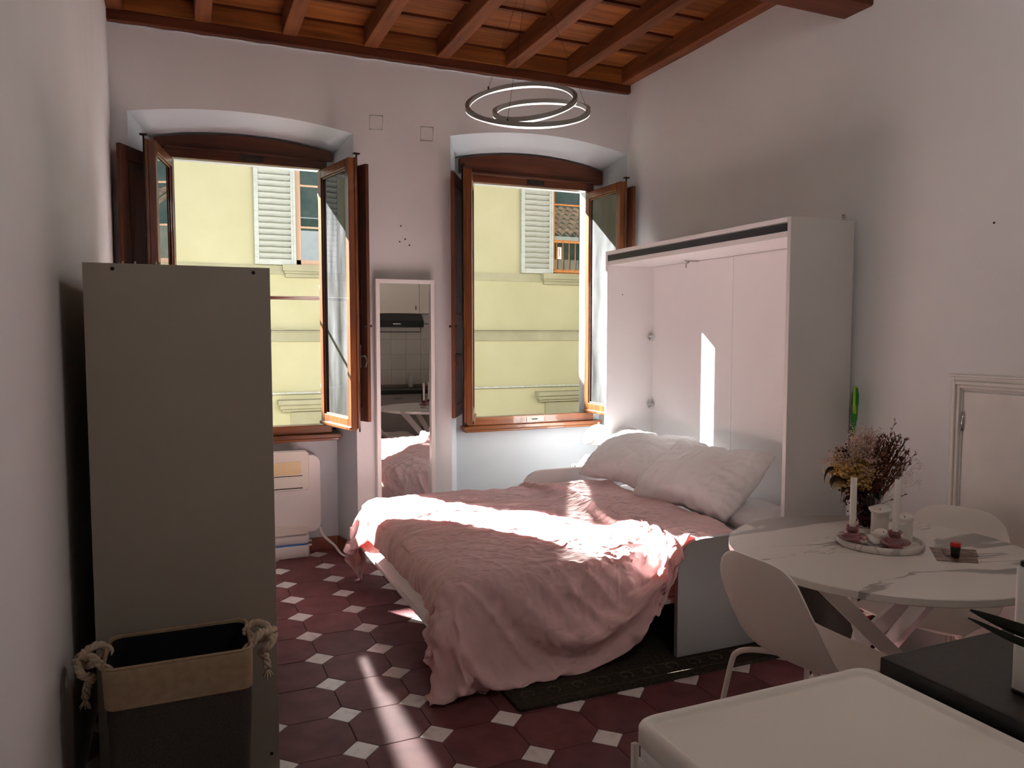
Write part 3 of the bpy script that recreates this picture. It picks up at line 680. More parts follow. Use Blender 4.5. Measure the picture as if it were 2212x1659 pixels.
for z, ins in ((.29, .03), (.275, .0), (.30, -.02), (.40, -.03), (.46, -.01), (.495, .03), (.505, .08)):
    rings.append([(2.09+x, 3.915+y, z+.005) for x, y in rrect(2.04-2*ins, 1.58-2*ins, .10, 6)])
m.loft(rings, True, True); mt = m.build('mattress', M['sheet']); tag(mt, 'white sheeted mattress showing under the duvet and pillows', 'mattress')

# surface points in millimetres; each row lists its first value and then the steps along it
DUVET_ROWS = [
[920,2,-3,3,15,16,-12,-26,27,-8,-14,26,-6,2,40,-19,10,5,1,1,1,0,0,1,0,0,0,0,0,0,0,0,0,0,-1,0,-1,-1,-2,-2,-3,-7,-8,-2,-2,-6,-21,-35,32,32,10,-42,-10,28,27,26,9,-28],
[960,-4,-8,-3,-7,-5,16,2,-26,28,-6,1,14,0,16,-6,9,0,2,-1,0,1,0,0,-1,0,0,0,0,0,0,0,0,0,0,0,0,-1,0,-1,0,-1,-6,-10,-6,-2,-7,-34,12,31,3,-42,16,27,27,23,-1,-5],
[1001,-7,-6,-4,-7,-11,-12,-8,11,-20,20,-12,33,-15,16,-3,6,5,0,-1,0,0,0,0,0,0,0,0,0,0,0,0,0,0,0,0,0,-1,0,0,0,0,-4,-5,-4,-9,-6,-14,-12,25,-2,-29,29,26,23,-3,14,16],
[1034,-1,-4,-6,-7,-11,-12,-12,-12,-11,0,17,-10,20,0,6,4,4,2,-1,-1,0,0,0,0,0,0,-1,0,0,0,0,0,0,0,0,-1,0,0,0,0,-1,-6,-6,-7,0,-6,-8,-30,25,-11,-3,27,24,2,18,24,17],
[1073,-5,-9,-8,-11,-1,-6,-11,-13,-12,-8,-1,0,4,10,-3,10,7,4,-1,0,-1,0,0,0,-1,0,0,0,0,-1,0,0,0,0,-1,0,0,-1,0,0,0,-8,-9,-6,-11,1,-4,-32,24,-20,14,26,9,19,24,12,-8],
[1101,-5,-2,-4,-13,-14,-15,-10,4,-5,-10,-4,-4,-5,5,9,10,8,7,0,1,0,0,0,0,-1,0,-1,-1,0,-1,0,0,-1,-1,-1,0,0,0,0,0,-1,-5,-18,-16,-8,-13,0,-19,16,-12,16,11,20,23,-7,-14,-10],
[1134,-6,1,-21,-4,-22,-12,-7,-6,-2,-8,1,1,4,3,6,10,9,9,1,0,0,1,0,-1,0,0,-1,-1,-1,0,-1,0,-1,-1,0,-1,0,0,0,0,-1,0,-20,-20,-18,-16,-13,-6,4,1,13,14,5,-14,4,12,6],
[1171,-7,-11,-9,-17,-19,-2,-14,-6,-6,-4,3,5,5,5,7,8,9,9,1,1,0,0,0,0,0,0,-1,-1,-1,-1,-1,0,-1,0,-1,0,0,0,-1,0,0,0,-16,-19,-20,-20,-18,-18,-8,12,11,-1,8,11,8,6,2],
[1211,-13,-12,-22,-19,-11,-7,-4,-4,-3,-3,3,6,5,5,7,8,8,8,3,0,0,0,0,0,0,0,-1,-1,-1,-1,-1,0,0,-1,0,0,-1,0,0,0,0,0,-10,-20,-19,-20,-20,-20,-16,4,9,9,8,1,6,3,2],
[1242,-13,-22,-20,-9,-7,-5,-3,-4,-3,-3,2,5,5,6,7,7,7,9,3,0,0,0,-1,0,1,0,-1,-1,-1,-1,-1,-1,0,0,0,0,0,0,-1,0,0,0,-6,-18,-19,-20,-19,-19,-17,-10,5,6,7,7,-4,-7,-4],
[1271,-18,-17,-12,-9,-5,-4,-4,-3,-4,-3,2,4,6,6,6,8,7,8,3,0,0,0,-1,0,0,0,0,-1,-1,-1,-1,-1,0,0,0,0,0,0,0,-1,0,0,-4,-18,-19,-18,-19,-18,-18,-12,1,1,1,1,2,2,0],
[1296,-12,-10,-12,-8,-5,-4,-3,-4,-4,-4,2,5,6,6,6,7,8,7,4,-1,0,0,-1,0,-1,0,0,-1,-1,-1,-1,0,0,0,0,0,0,0,0,0,-1,0,-3,-18,-18,-19,-18,-17,-17,-12,0,1,0,0,0,1,0],
[1321,-6,-7,-8,-8,-4,-4,-4,-4,-3,-4,2,5,6,6,7,6,8,7,3,0,-1,0,-1,-1,0,-1,0,-1,0,-1,-1,0,0,0,0,0,0,0,0,0,0,-1,-3,-18,-17,-18,-17,-17,-17,-12,1,0,0,0,0,1,0],
[1350,-1,-3,-9,-6,-4,-4,-4,-6,-2,-3,2,6,5,7,7,6,7,7,2,0,-1,0,-1,0,-1,0,-1,-1,0,-1,0,0,-1,0,0,0,0,0,0,0,0,0,-5,-17,-17,-17,-16,-17,-16,-11,0,0,1,0,0,0,0],
[1387,-1,-2,-9,-6,-4,-4,-5,-4,-4,-3,5,5,6,7,6,7,6,7,1,0,-1,0,-1,0,-1,0,-1,-1,0,-1,0,0,0,0,-1,1,0,0,-1,0,0,0,-5,-16,-17,-16,-16,-16,-16,-11,1,0,0,0,1,0,0],
[1425,-1,-3,-8,-5,-5,-5,-5,-4,-2,-3,6,5,6,7,6,6,7,6,0,0,-1,0,-1,0,-1,0,-1,0,-1,0,-1,0,0,0,0,0,0,0,0,0,0,-1,-5,-16,-16,-16,-15,-16,-15,-10,0,0,1,0,0,0,0],
[1462,1,-5,-7,-5,-5,-7,-3,-4,-3,0,6,6,6,6,6,6,6,6,0,-1,-1,0,-1,0,-1,0,-1,0,-1,0,0,-1,0,0,0,0,0,0,0,0,0,0,-7,-15,-15,-15,-16,-15,-14,-10,1,0,0,0,1,0,0],
[1502,1,-7,-6,-6,-7,-5,-5,-2,-2,2,5,6,6,6,6,6,6,4,0,-1,0,-1,0,-1,-1,0,-1,0,0,-1,0,0,-1,0,0,0,0,0,0,0,0,0,-7,-15,-14,-15,-15,-14,-15,-8,0,0,1,0,0,0,0],
[1542,-1,-7,-6,-7,-7,-6,-2,-2,-1,3,5,5,6,6,5,6,6,3,0,-1,0,-1,0,-1,-1,0,0,-1,0,0,-1,0,0,-1,0,0,0,0,0,0,0,0,-7,-14,-15,-14,-14,-14,-14,-8,0,1,0,0,0,1,0],
[1582,-2,-7,-7,-8,-7,-3,-2,-2,-1,3,5,6,5,5,6,5,6,3,-1,-1,0,0,-1,-1,0,-1,0,-1,0,0,-1,0,0,0,0,0,0,0,0,0,0,0,-8,-14,-14,-13,-14,-13,-14,-7,0,0,0,1,0,0,0],
[1622,-4,-6,-8,-8,-7,-2,-2,-1,-1,4,4,6,5,5,5,6,5,2,-1,0,-1,0,-1,0,-1,-1,0,0,-1,0,0,0,-1,0,0,0,0,0,0,0,0,0,-8,-13,-14,-13,-12,-14,-13,-7,0,1,0,0,0,1,0],
[1662,-4,-7,-9,-8,-5,-2,-2,-1,-2,5,4,5,5,5,5,6,4,2,-1,0,-1,0,-1,0,-1,0,-1,0,-1,0,0,0,0,-1,0,0,0,0,0,0,0,0,-8,-12,-13,-13,-12,-13,-13,-6,0,0,0,1,0,0,0],
[1702,-5,-8,-8,-9,-4,-1,-2,-1,-2,5,4,5,5,4,5,5,5,1,-1,0,0,-1,-1,0,-1,0,-1,0,0,0,-1,0,0,0,0,0,-1,0,0,0,0,1,-8,-12,-12,-13,-12,-12,-12,-7,0,0,1,0,0,1,0],
[1741,-5,-9,-8,-8,-3,-1,-2,-1,-1,4,4,4,5,4,5,4,5,1,-1,0,0,-1,0,-1,0,-1,-1,0,0,0,0,-1,0,0,0,0,0,0,0,0,0,0,-8,-12,-11,-12,-12,-12,-11,-7,1,0,0,1,0,0,0],
[1780,-6,-9,-7,-8,-2,-1,-2,-1,-1,4,4,4,4,4,5,4,4,1,0,-1,0,-1,-1,0,-1,0,0,-1,0,0,0,0,0,-1,0,0,0,0,0,0,0,0,-8,-11,-11,-11,-12,-11,-12,-5,0,0,1,0,0,1,0],
[1819,-6,-10,-7,-7,-4,2,-2,-2,0,3,4,4,4,4,4,5,4,0,0,-1,0,-1,-1,0,-1,0,0,0,-1,0,0,0,0,-1,0,0,0,0,1,0,0,0,-8,-11,-11,-11,-11,-11,-11,-5,0,1,0,0,1,0,0],
[1857,-7,-9,-8,-7,-7,7,-1,-2,0,3,4,4,3,4,4,4,4,0,0,-1,0,-1,-1,0,-1,0,0,0,0,0,-1,0,0,-1,0,0,0,1,0,0,0,0,-7,-11,-10,-11,-10,-11,-10,-5,0,0,0,1,0,1,0],
[1895,-8,-9,-11,-4,-9,9,2,-2,0,3,3,4,3,4,4,4,4,-1,0,-1,-1,0,-1,0,0,-1,0,0,0,0,0,0,-1,0,-1,0,1,0,0,1,0,0,-8,-10,-10,-10,-10,-10,-10,-5,0,0,1,0,1,0,1],
[1932,-11,-5,-13,-5,-7,5,8,-1,-1,3,4,3,3,4,4,3,4,-1,0,-1,-1,0,-1,0,0,0,-1,0,0,0,0,0,0,-1,0,0,0,0,1,0,0,0,-7,-10,-9,-10,-10,-9,-10,-4,0,0,0,1,0,1,0],
[1967,-12,-3,-12,-9,-4,-2,7,10,0,1,4,3,4,3,3,4,3,0,-1,0,-1,0,-1,0,0,0,0,-1,0,0,0,0,0,-1,0,0,0,1,0,0,0,1,-8,-9,-9,-9,-10,-9,-9,-4,0,1,0,0,1,0,0],
[1997,-6,-6,-9,-12,-3,-9,10,18,0,2,2,3,3,4,2,5,1,2,-1,0,0,0,-1,0,0,0,0,-1,0,0,0,0,0,0,-1,1,0,0,1,0,0,0,-7,-9,-9,-9,-8,-9,-9,-4,1,0,0,1,0,1,-1],
[2024,-7,-6,-1,-10,-7,-11,9,18,9,1,1,3,3,3,1,4,2,2,1,0,1,0,1,0,0,-1,0,-1,0,1,0,-1,0,0,-1,1,0,0,1,0,0,0,-7,-8,-9,-8,-8,-9,-8,-3,0,1,0,0,1,-1,-3],
[2046,-16,14,-3,-7,-9,-9,1,11,28,-1,2,0,5,1,3,-1,5,2,5,0,1,0,1,0,-1,-1,0,-2,0,1,0,0,0,0,0,0,0,1,0,1,0,0,-2,-8,-8,-8,-7,-8,-9,-8,1,0,1,0,1,-3,-11],
[2046,11,-7,13,2,-6,-8,-10,3,29,18,0,2,0,1,6,3,1,2,2,2,2,2,0,-2,0,-1,0,-1,0,0,0,1,0,0,0,1,0,1,1,0,1,0,1,-4,-6,-8,-7,-8,-8,-8,-8,1,1,0,2,-4,-16],
[2070,2,6,13,0,-2,-5,-17,-7,25,20,14,-3,2,9,2,6,-2,3,0,4,2,1,2,0,0,1,1,1,0,-1,1,0,0,1,0,1,0,0,0,0,0,0,1,0,-3,-6,-8,-6,-7,-8,-8,-6,0,2,1,-2,-19],
[2124,25,0,2,-10,-16,-1,10,12,9,-1,8,7,1,7,3,-2,-1,0,2,4,-2,0,0,5,0,1,-3,1,1,2,-4,4,0,-3,2,0,-2,3,0,0,1,-1,0,1,-4,-6,-6,-6,-6,-6,-6,-6,-4,1,1,1,-20],
[2223,-3,-14,-5,5,14,3,2,2,6,4,-1,-4,-3,0,-2,-1,0,2,-1,2,0,-2,0,1,-1,-1,1,-1,0,0,0,-1,0,0,-1,1,0,-1,0,1,0,0,-1,0,-4,-4,-4,-4,-5,-5,-5,-5,-4,-5,-2,-2,-3],
[2254,-10,-6,2,3,4,3,4,6,6,3,0,-4,-1,-1,0,0,0,0,2,0,0,0,0,0,0,-1,0,0,-1,0,0,0,-1,0,0,-1,0,0,0,0,0,0,0,0,-2,-4,-4,-4,-4,-4,-4,-4,-4,-4,-4,-2,1],
[2291,-11,-6,4,3,3,3,3,3,3,2,0,0,1,0,1,0,1,0,1,1,0,0,0,0,0,-1,0,0,-1,0,0,0,-1,0,0,0,-1,0,0,0,0,0,0,0,-2,-4,-3,-4,-4,-4,-3,-4,-4,-4,-3,-2,2],
[2326,-11,-4,3,5,3,3,3,3,3,1,0,1,1,0,1,0,1,0,1,0,1,0,0,0,0,-1,0,0,0,-1,0,0,0,-1,0,0,0,-1,0,0,0,0,0,0,-2,-3,-3,-4,-3,-4,-3,-4,-3,-4,-3,-1,-1],
[2361,-11,-1,4,3,4,4,3,2,3,1,1,0,1,0,1,0,1,0,1,0,1,0,0,0,0,0,-1,0,0,0,-1,0,0,0,-1,0,0,0,0,-1,0,0,0,0,-1,-3,-3,-4,-3,-3,-3,-3,-4,-3,-3,-1,-2],
[2397,-11,2,3,3,4,3,4,3,2,1,1,0,1,0,1,0,1,0,1,0,1,0,0,0,0,0,-1,0,0,0,0,-1,0,0,0,-1,0,0,0,0,0,0,0,0,-2,-2,-3,-3,-3,-3,-3,-3,-3,-3,-2,-1,-3],
[2431,-6,3,2,3,3,3,3,4,2,1,1,0,1,0,1,0,1,0,1,0,0,1,0,0,0,0,0,-1,0,0,0,0,0,-1,0,0,0,-1,0,0,0,0,0,0,-1,-3,-2,-3,-2,-3,-2,-3,-4,-2,-2,-1,-2],
[2463,1,3,2,3,2,3,3,2,4,0,1,1,1,0,1,0,1,0,1,0,1,0,0,0,0,0,0,0,0,-1,0,0,0,0,-1,0,0,0,0,-1,0,0,0,0,-1,-2,-2,-2,-3,-2,-3,-3,-2,-2,-1,-2,-2],
[2501,3,2,2,3,2,2,3,3,2,1,1,1,1,0,1,0,1,0,1,0,1,0,0,0,0,0,0,0,0,0,-1,0,0,0,0,-1,0,0,0,0,0,0,0,0,-1,-2,-2,-2,-3,-3,-2,-1,-2,-2,-1,-3,0],
[2535,9,-2,5,2,3,2,2,3,2,1,1,1,1,1,0,1,0,1,0,1,0,0,0,1,0,0,-1,0,0,0,0,-1,0,0,0,-1,0,0,-1,1,0,0,0,0,-1,-1,-2,-3,-3,-1,-2,-1,-1,-2,0,-5,1],
[2570,0,7,6,5,2,3,2,2,2,2,0,1,1,1,0,1,0,1,0,1,0,0,1,0,0,0,0,-1,0,0,0,0,-1,0,0,0,-1,0,-1,0,1,0,0,0,0,-2,-3,-3,-1,-1,-1,-1,-1,0,-1,-6,1],
[2609,0,7,5,5,3,2,2,1,0,2,0,-2,-2,4,3,1,0,0,-1,0,0,0,0,-2,-2,0,1,1,3,2,1,-1,-1,-1,0,0,-1,-2,3,1,1,0,2,0,-2,-3,-2,-1,-1,0,-1,0,-1,-1,-2,-16,10],
[2646,2,0,-2,-1,-7,-6,-3,0,-3,-4,3,11,8,4,0,-4,-5,-5,-5,-4,-3,-1,1,-1,0,2,3,3,5,5,4,3,3,4,3,3,0,0,-1,-2,-3,-7,-6,-3,-12,14,-5,-4,-3,2,6,9,8,8,3,-12,8],
[2678,9,-2,-2,-3,-5,-5,-6,-6,-6,-6,-6,-5,-7,-7,-1,6,3,-1,0,-1,0,0,1,3,3,3,4,3,3,1,0,-2,-2,-2,-2,-1,1,4,-1,-5,-6,-4,6,-3,-5,16,2,3,8,9,9,9,8,8,1,-14,3],
[2707,18,-1,-3,-4,-5,-5,-6,-5,-6,-6,-6,-7,-6,-8,-7,-10,-10,-9,-14,-8,-3,-2,0,1,2,2,4,4,6,6,5,-3,0,2,0,3,1,0,-1,-3,-4,7,7,-9,26,15,11,9,9,8,9,9,9,7,-13,-4,-17],
[3094,-46,-30,10,30,18,11,-10,10,15,17,17,-13,28,27,40,47,47,48,47,48,47,48,47,48,47,47,48,47,48,47,48,47,47,48,47,48,47,47,48,47,47,48,47,48,47,44,39,1,15,44,6,28,-10,16,-16,-11,12],
[3099,-46,-43,9,11,14,16,19,-6,10,17,14,18,3,37,39,46,48,47,47,47,48,47,47,47,48,47,47,48,47,47,47,48,47,47,47,48,47,47,48,47,47,47,47,48,47,47,36,3,24,44,9,19,2,2,-17,26,17],
[3101,-45,-46,5,26,-7,-3,13,19,5,15,6,22,15,35,43,45,47,47,47,47,47,47,47,48,47,47,47,47,47,48,47,47,47,47,47,48,47,47,47,47,47,47,47,47,47,47,44,21,9,43,20,2,18,-20,24,21,9],
[3108,-46,-46,-6,20,10,1,-5,-2,11,17,18,18,15,39,41,46,47,47,47,47,47,47,47,47,47,47,47,47,47,47,47,48,47,47,47,47,47,47,47,47,47,47,47,47,46,48,46,34,3,38,28,13,-8,19,18,11,-1],
[3114,-46,-41,-39,16,16,15,8,-4,3,6,18,14,27,34,41,46,47,47,47,47,47,47,47,47,47,47,47,47,47,47,47,47,47,47,47,47,47,47,47,47,47,47,47,47,46,47,46,36,10,39,33,7,14,15,9,-14,-6],
[3124,-47,-42,-32,-11,1,5,14,16,14,0,15,18,8,39,47,47,47,47,47,47,47,47,47,47,47,47,47,47,47,47,47,46,47,47,47,48,47,47,47,47,46,47,47,47,47,46,46,41,16,41,32,20,13,0,-9,5,-2],
[3128,-39,-41,-14,-24,10,1,-9,10,2,9,15,18,20,27,46,47,48,47,47,47,47,46,47,47,47,47,47,47,47,47,46,47,47,47,47,47,47,46,47,47,47,47,47,46,47,47,46,45,22,41,22,27,2,0,-10,0,3],
[3129,-39,-36,-20,-11,-17,5,12,9,9,7,10,8,16,28,42,48,47,47,47,47,46,47,47,47,46,47,47,47,46,47,46,47,47,46,47,47,47,46,47,47,47,46,47,46,47,46,47,46,37,26,20,7,28,-1,9,9,8],
[3126,-40,-39,-27,-15,14,17,8,6,4,3,1,6,17,26,41,46,47,46,47,47,46,47,47,46,47,47,46,46,47,46,47,46,47,46,47,46,47,46,47,46,47,47,46,46,47,46,47,47,44,28,17,14,14,23,8,5,3],
[3107,-24,-32,-37,-4,20,13,5,6,5,1,0,2,17,24,41,45,46,47,46,46,47,46,47,46,46,47,46,47,46,46,46,47,46,46,46,47,46,46,47,46,46,47,46,46,47,46,46,47,47,38,19,14,9,7,5,2,1],
[3099,-30,-34,-35,25,15,9,7,0,0,3,4,-1,17,23,40,45,46,46,47,46,46,47,46,46,47,46,46,47,46,46,46,47,46,46,46,46,46,47,46,46,47,46,46,47,46,46,46,46,45,37,19,9,6,4,6,7,3],
[3098,-35,-40,-15,27,13,6,3,6,0,-7,5,2,12,25,42,45,46,46,47,46,46,46,47,46,46,47,46,46,47,46,46,47,46,46,46,46,46,47,46,46,47,46,46,46,47,46,46,46,44,36,20,9,5,-1,-4,5,3],
[3100,-38,-42,-2,26,11,7,4,-8,0,4,1,0,16,23,41,46,45,46,47,46,46,46,47,46,46,46,47,46,46,46,47,46,47,46,46,46,46,46,46,47,46,46,46,47,46,46,46,46,44,36,19,12,1,-1,-1,-3,1],
[3096,-42,-44,24,20,10,1,-6,9,-5,-4,-1,8,14,28,41,46,45,46,46,46,46,47,46,46,46,46,46,46,46,46,46,47,46,46,46,46,46,46,46,46,46,46,46,46,46,46,46,46,43,36,20,10,1,0,-2,-3,-1],
[3090,-45,-36,39,16,1,1,8,-10,-12,6,-1,10,15,31,43,46,45,46,46,45,46,46,46,46,46,46,46,46,46,46,46,46,45,46,46,46,46,46,46,45,46,46,46,46,46,46,46,45,43,36,19,10,1,0,-2,-3,-4],
[3077,-42,-10,34,8,4,5,-16,-9,3,-5,12,9,14,36,44,45,45,46,45,46,46,45,46,46,45,46,46,46,46,45,46,46,45,46,45,46,46,46,46,45,46,46,46,45,46,46,45,45,43,35,19,10,1,0,-2,-4,-5],
[3071,-44,15,27,5,3,-19,-8,-6,1,11,7,8,18,38,45,45,44,46,45,45,46,46,45,46,45,46,45,46,46,45,46,45,45,45,46,46,45,46,46,45,46,45,46,45,46,45,46,44,43,35,18,10,1,0,-3,-4,-6],
[3062,-41,36,17,6,-21,-12,-11,6,10,9,2,11,20,41,44,45,45,45,45,45,45,46,45,46,45,45,46,45,46,45,45,45,45,45,46,45,46,45,46,45,45,46,45,45,46,45,45,45,42,34,18,10,1,0,-3,-6,-5],
[3054,-24,38,15,-20,-19,-14,7,11,10,3,4,12,23,42,44,45,44,45,45,45,46,45,45,45,45,45,46,45,45,46,45,44,45,45,45,45,46,45,45,46,45,45,45,45,45,45,45,45,42,34,18,9,1,0,-4,-6,-6],
[3048,-5,33,-4,-24,-19,-1,15,11,5,2,4,13,28,42,45,44,45,44,45,45,45,45,45,45,45,45,45,45,45,46,44,45,44,45,45,45,46,45,45,45,45,45,45,45,45,45,44,44,43,33,18,9,1,0,-4,-7,-6],
[3041,14,25,-21,-24,-17,18,12,8,5,0,5,15,31,42,45,44,44,44,45,45,45,45,44,45,45,45,45,45,45,45,45,44,44,45,45,45,45,45,45,45,45,45,45,45,45,44,44,44,43,33,17,9,1,0,-3,-6,-6],
[3036,27,15,-29,-27,-1,18,11,9,2,0,7,14,34,43,44,44,44,44,45,45,45,44,45,45,45,44,45,45,45,44,45,45,44,45,44,45,45,45,45,44,45,45,45,45,45,44,44,44,42,33,17,9,1,0,-2,-5,-5],
[3037,28,8,-32,-29,6,22,13,7,1,1,8,14,36,43,44,44,43,44,45,45,44,45,45,44,45,45,45,44,45,45,44,44,45,45,44,45,45,44,45,45,44,45,45,45,45,44,44,43,42,33,18,8,1,0,-1,-4,-4],
[3038,26,5,-32,-31,11,23,15,7,-2,0,10,16,37,43,44,43,44,44,44,45,45,44,45,45,44,45,44,45,44,45,45,44,45,44,45,44,45,44,45,45,44,45,44,45,45,44,44,44,41,33,18,8,1,0,-1,-2,-3],
[3038,24,5,-33,-32,13,25,16,5,-5,5,11,16,38,42,44,43,43,45,44,45,45,44,45,44,45,44,45,44,45,45,44,45,44,44,45,44,45,44,45,44,45,44,45,44,45,44,44,44,41,34,17,8,1,0,0,-1,-3],
[3036,21,9,-32,-33,5,31,20,2,-1,3,12,17,37,43,43,44,43,45,44,45,44,45,44,45,44,45,44,45,44,45,44,45,44,44,45,44,45,44,44,45,44,45,44,44,45,44,44,44,41,34,17,8,2,-1,-1,1,-1],
[3034,17,11,-25,-34,-10,38,25,2,2,1,13,18,38,43,43,43,43,45,44,45,44,45,44,44,45,44,45,44,45,44,45,44,44,44,44,45,45,44,44,44,45,44,44,45,44,44,45,43,42,33,17,8,3,-1,-2,1,1],
[3032,10,13,-13,-36,-24,39,32,6,0,3,13,18,39,43,43,43,44,44,45,44,44,45,44,44,45,44,44,45,44,45,44,44,44,44,45,44,44,45,44,44,44,45,44,44,45,44,44,43,42,34,16,8,4,-2,-1,0,4],
[3033,-2,21,-8,-34,-32,30,39,14,-6,7,14,20,40,42,43,43,44,45,44,44,44,44,44,45,44,44,45,44,44,45,44,44,44,44,44,44,45,44,43,45,44,44,44,45,44,44,44,44,42,33,16,9,1,2,-2,0,7],
[3036,-16,26,-10,-21,-35,16,36,30,-4,6,13,22,41,42,43,44,44,43,44,44,44,44,45,44,44,44,44,45,44,44,44,45,43,44,44,44,44,44,44,44,44,44,44,45,44,44,44,44,41,34,14,11,1,0,-1,3,9],
[3044,-28,17,3,-16,-37,1,36,35,4,9,14,23,43,40,43,44,43,43,44,44,44,43,44,44,44,45,44,44,44,44,44,44,44,44,43,44,44,43,44,44,44,45,44,44,44,44,44,43,42,33,14,10,6,-6,-1,10,12],
[3052,-24,-13,24,-22,-29,-15,39,28,21,6,18,31,40,40,41,44,43,43,43,43,44,44,44,44,44,44,44,43,44,45,44,44,43,44,43,43,44,44,44,44,43,44,44,45,44,43,44,43,42,33,14,8,5,0,-3,19,16],
[3048,-6,-33,17,-7,-23,-28,31,26,33,11,14,36,39,39,40,43,41,42,42,42,43,44,43,43,44,43,43,42,43,44,43,43,43,43,44,42,43,43,43,44,43,43,43,44,43,43,43,43,41,39,26,14,6,2,-5,21,17],
[3033,13,-21,-20,23,-28,-27,10,30,28,33,16,30,42,34,37,41,40,40,41,41,42,42,42,42,42,42,42,42,42,42,42,42,42,42,43,42,43,42,42,42,43,42,42,42,42,43,41,42,42,40,34,27,14,8,-1,13,11],
[3024,-1,2,-13,2,-4,-30,-10,29,27,35,31,25,37,41,34,41,37,40,41,40,40,40,41,41,40,41,40,42,40,42,41,41,41,41,41,41,43,41,41,42,41,41,42,41,41,41,41,41,40,41,38,34,25,15,11,5,5],
[3022,-15,-14,12,-19,20,37,32,34,30,38,33,35,37,32,35,37,36,37,36,36,36,37,36,35,38,37,36,37,37,36,38,36,37,38,37,37,38,37,37,37,38,37,37,37,37,37,37,38,37,37,35,35,25,21,20,2,4],
[3025,31,21,33,35,30,32,32,33,32,31,32,32,30,32,33,31,33,31,32,32,31,32,33,31,32,33,31,33,32,32,32,33,32,33,32,32,33,32,33,32,33,32,33,32,33,32,33,33,32,32,31,31,30,26,22,4,2],
[3053,16,23,30,32,32,31,31,31,31,32,31,31,32,31,32,31,31,31,30,31,32,31,32,31,31,32,31,31,32,32,31,32,31,32,31,32,32,31,32,32,31,32,32,31,32,32,31,32,31,31,31,30,31,28,25,11,7],
[3064,9,23,29,29,32,31,31,31,31,31,31,32,31,32,31,32,31,31,31,30,32,31,32,31,32,31,32,31,31,32,32,31,32,31,32,31,32,31,32,32,31,32,31,32,32,31,32,31,31,31,31,31,30,30,22,13,4],
[3069,4,26,29,29,29,30,31,31,31,31,32,31,32,31,32,31,32,31,31,32,30,32,31,32,31,32,31,32,31,31,32,32,31,31,32,32,31,32,31,32,31,32,31,32,31,32,31,32,31,31,31,31,30,29,22,19,5],
[3073,-1,30,27,30,28,29,30,31,31,32,31,32,31,32,31,32,31,32,31,31,32,31,31,32,31,32,31,32,31,32,31,32,31,32,31,32,31,32,31,32,31,32,31,32,31,32,31,32,31,31,31,31,30,28,22,24,1],
[3077,-2,28,26,29,30,29,29,31,31,31,32,31,32,31,32,31,32,31,32,31,32,31,32,31,31,32,32,31,31,32,31,32,31,32,31,32,31,32,31,32,31,32,31,32,31,32,31,32,31,31,31,31,29,28,25,21,1],
[3076,5,21,26,30,30,30,30,29,31,31,31,32,31,32,31,32,31,32,31,32,31,32,31,32,31,32,32,31,32,31,31,32,31,32,31,32,32,31,32,31,31,32,31,32,31,32,31,31,32,31,31,29,30,29,24,20,3],
[3073,11,16,27,30,31,29,30,31,30,31,31,32,31,31,32,32,31,32,31,32,31,32,31,32,31,32,32,31,32,31,32,31,32,31,32,31,32,31,32,31,32,31,32,31,31,31,32,31,32,30,29,30,31,29,25,16,6],
[3073,12,14,27,30,30,31,29,31,31,31,31,31,32,31,32,31,32,31,32,31,32,31,32,32,31,32,32,31,32,31,32,31,32,31,32,32,31,32,31,31,32,31,32,31,31,31,32,31,31,28,30,31,30,30,25,7,12],
[3065,19,19,23,28,31,30,31,30,31,31,32,31,31,32,31,32,31,32,31,32,32,31,32,32,31,32,32,31,32,31,32,32,31,32,31,32,32,31,31,32,31,31,32,31,31,31,31,30,30,29,31,30,31,29,26,1,13],
[3077,2,18,29,27,30,30,31,30,31,32,32,32,31,31,32,31,32,32,31,32,31,32,32,32,31,32,32,32,31,32,31,32,32,31,32,31,32,31,32,31,31,31,32,30,32,30,29,30,30,31,30,31,31,31,25,1,5],
[3075,0,19,27,30,30,30,32,31,31,32,31,32,31,32,31,32,32,31,32,32,31,32,32,32,31,32,32,31,32,32,31,32,32,31,32,32,31,31,32,31,32,31,31,32,32,24,29,31,31,31,31,30,31,29,26,-22,15],
[3087,-14,24,28,31,29,31,31,31,31,31,31,30,31,31,32,32,32,31,31,32,32,31,32,31,32,32,31,32,31,32,31,32,31,32,32,31,32,32,32,32,32,32,30,29,24,27,26,31,30,31,30,30,30,30,20,-24,12],
[3071,5,27,27,31,31,31,30,31,31,31,31,31,30,31,30,31,31,31,31,32,31,31,32,30,31,31,31,31,32,31,32,31,32,31,32,32,31,31,31,30,30,31,30,32,19,27,29,28,31,30,30,30,30,30,11,-24,7],
[3069,12,25,29,32,31,31,31,31,32,31,31,30,31,31,30,30,30,30,28,30,31,32,32,31,32,32,31,31,30,30,30,31,31,32,30,30,31,31,32,31,31,31,27,28,14,27,30,30,30,31,30,30,30,29,-3,-16,0],
[16,7,1,17,27,40,41,38,29,35,43,24,28,18,-2,3,6,5,-1,-1,0,-1,0,0,-1,0,0,0,-1,0,0,0,0,0,-1,0,0,-1,0,0,0,-12,-22,-24,-23,-22,-18,-11,-19,-17,-11,-19,-23,-36,-34,-35,-27,0],
[17,5,-3,32,27,44,41,41,38,29,41,31,32,13,10,3,5,8,-1,0,-1,0,-1,0,0,-1,0,0,0,-1,0,0,0,0,0,-1,0,0,-1,0,0,-8,-23,-20,-22,-23,-21,-12,-18,-17,-10,-19,-29,-35,-35,-35,-39,-24],
[16,6,-6,29,36,46,45,44,41,40,35,39,23,29,7,7,6,8,0,0,-1,0,-1,0,0,-1,0,0,0,0,-1,0,0,0,0,-1,0,0,-1,0,0,-3,-22,-22,-21,-20,-22,-19,-16,-13,-11,-20,-34,-34,-35,-39,-38,-26],
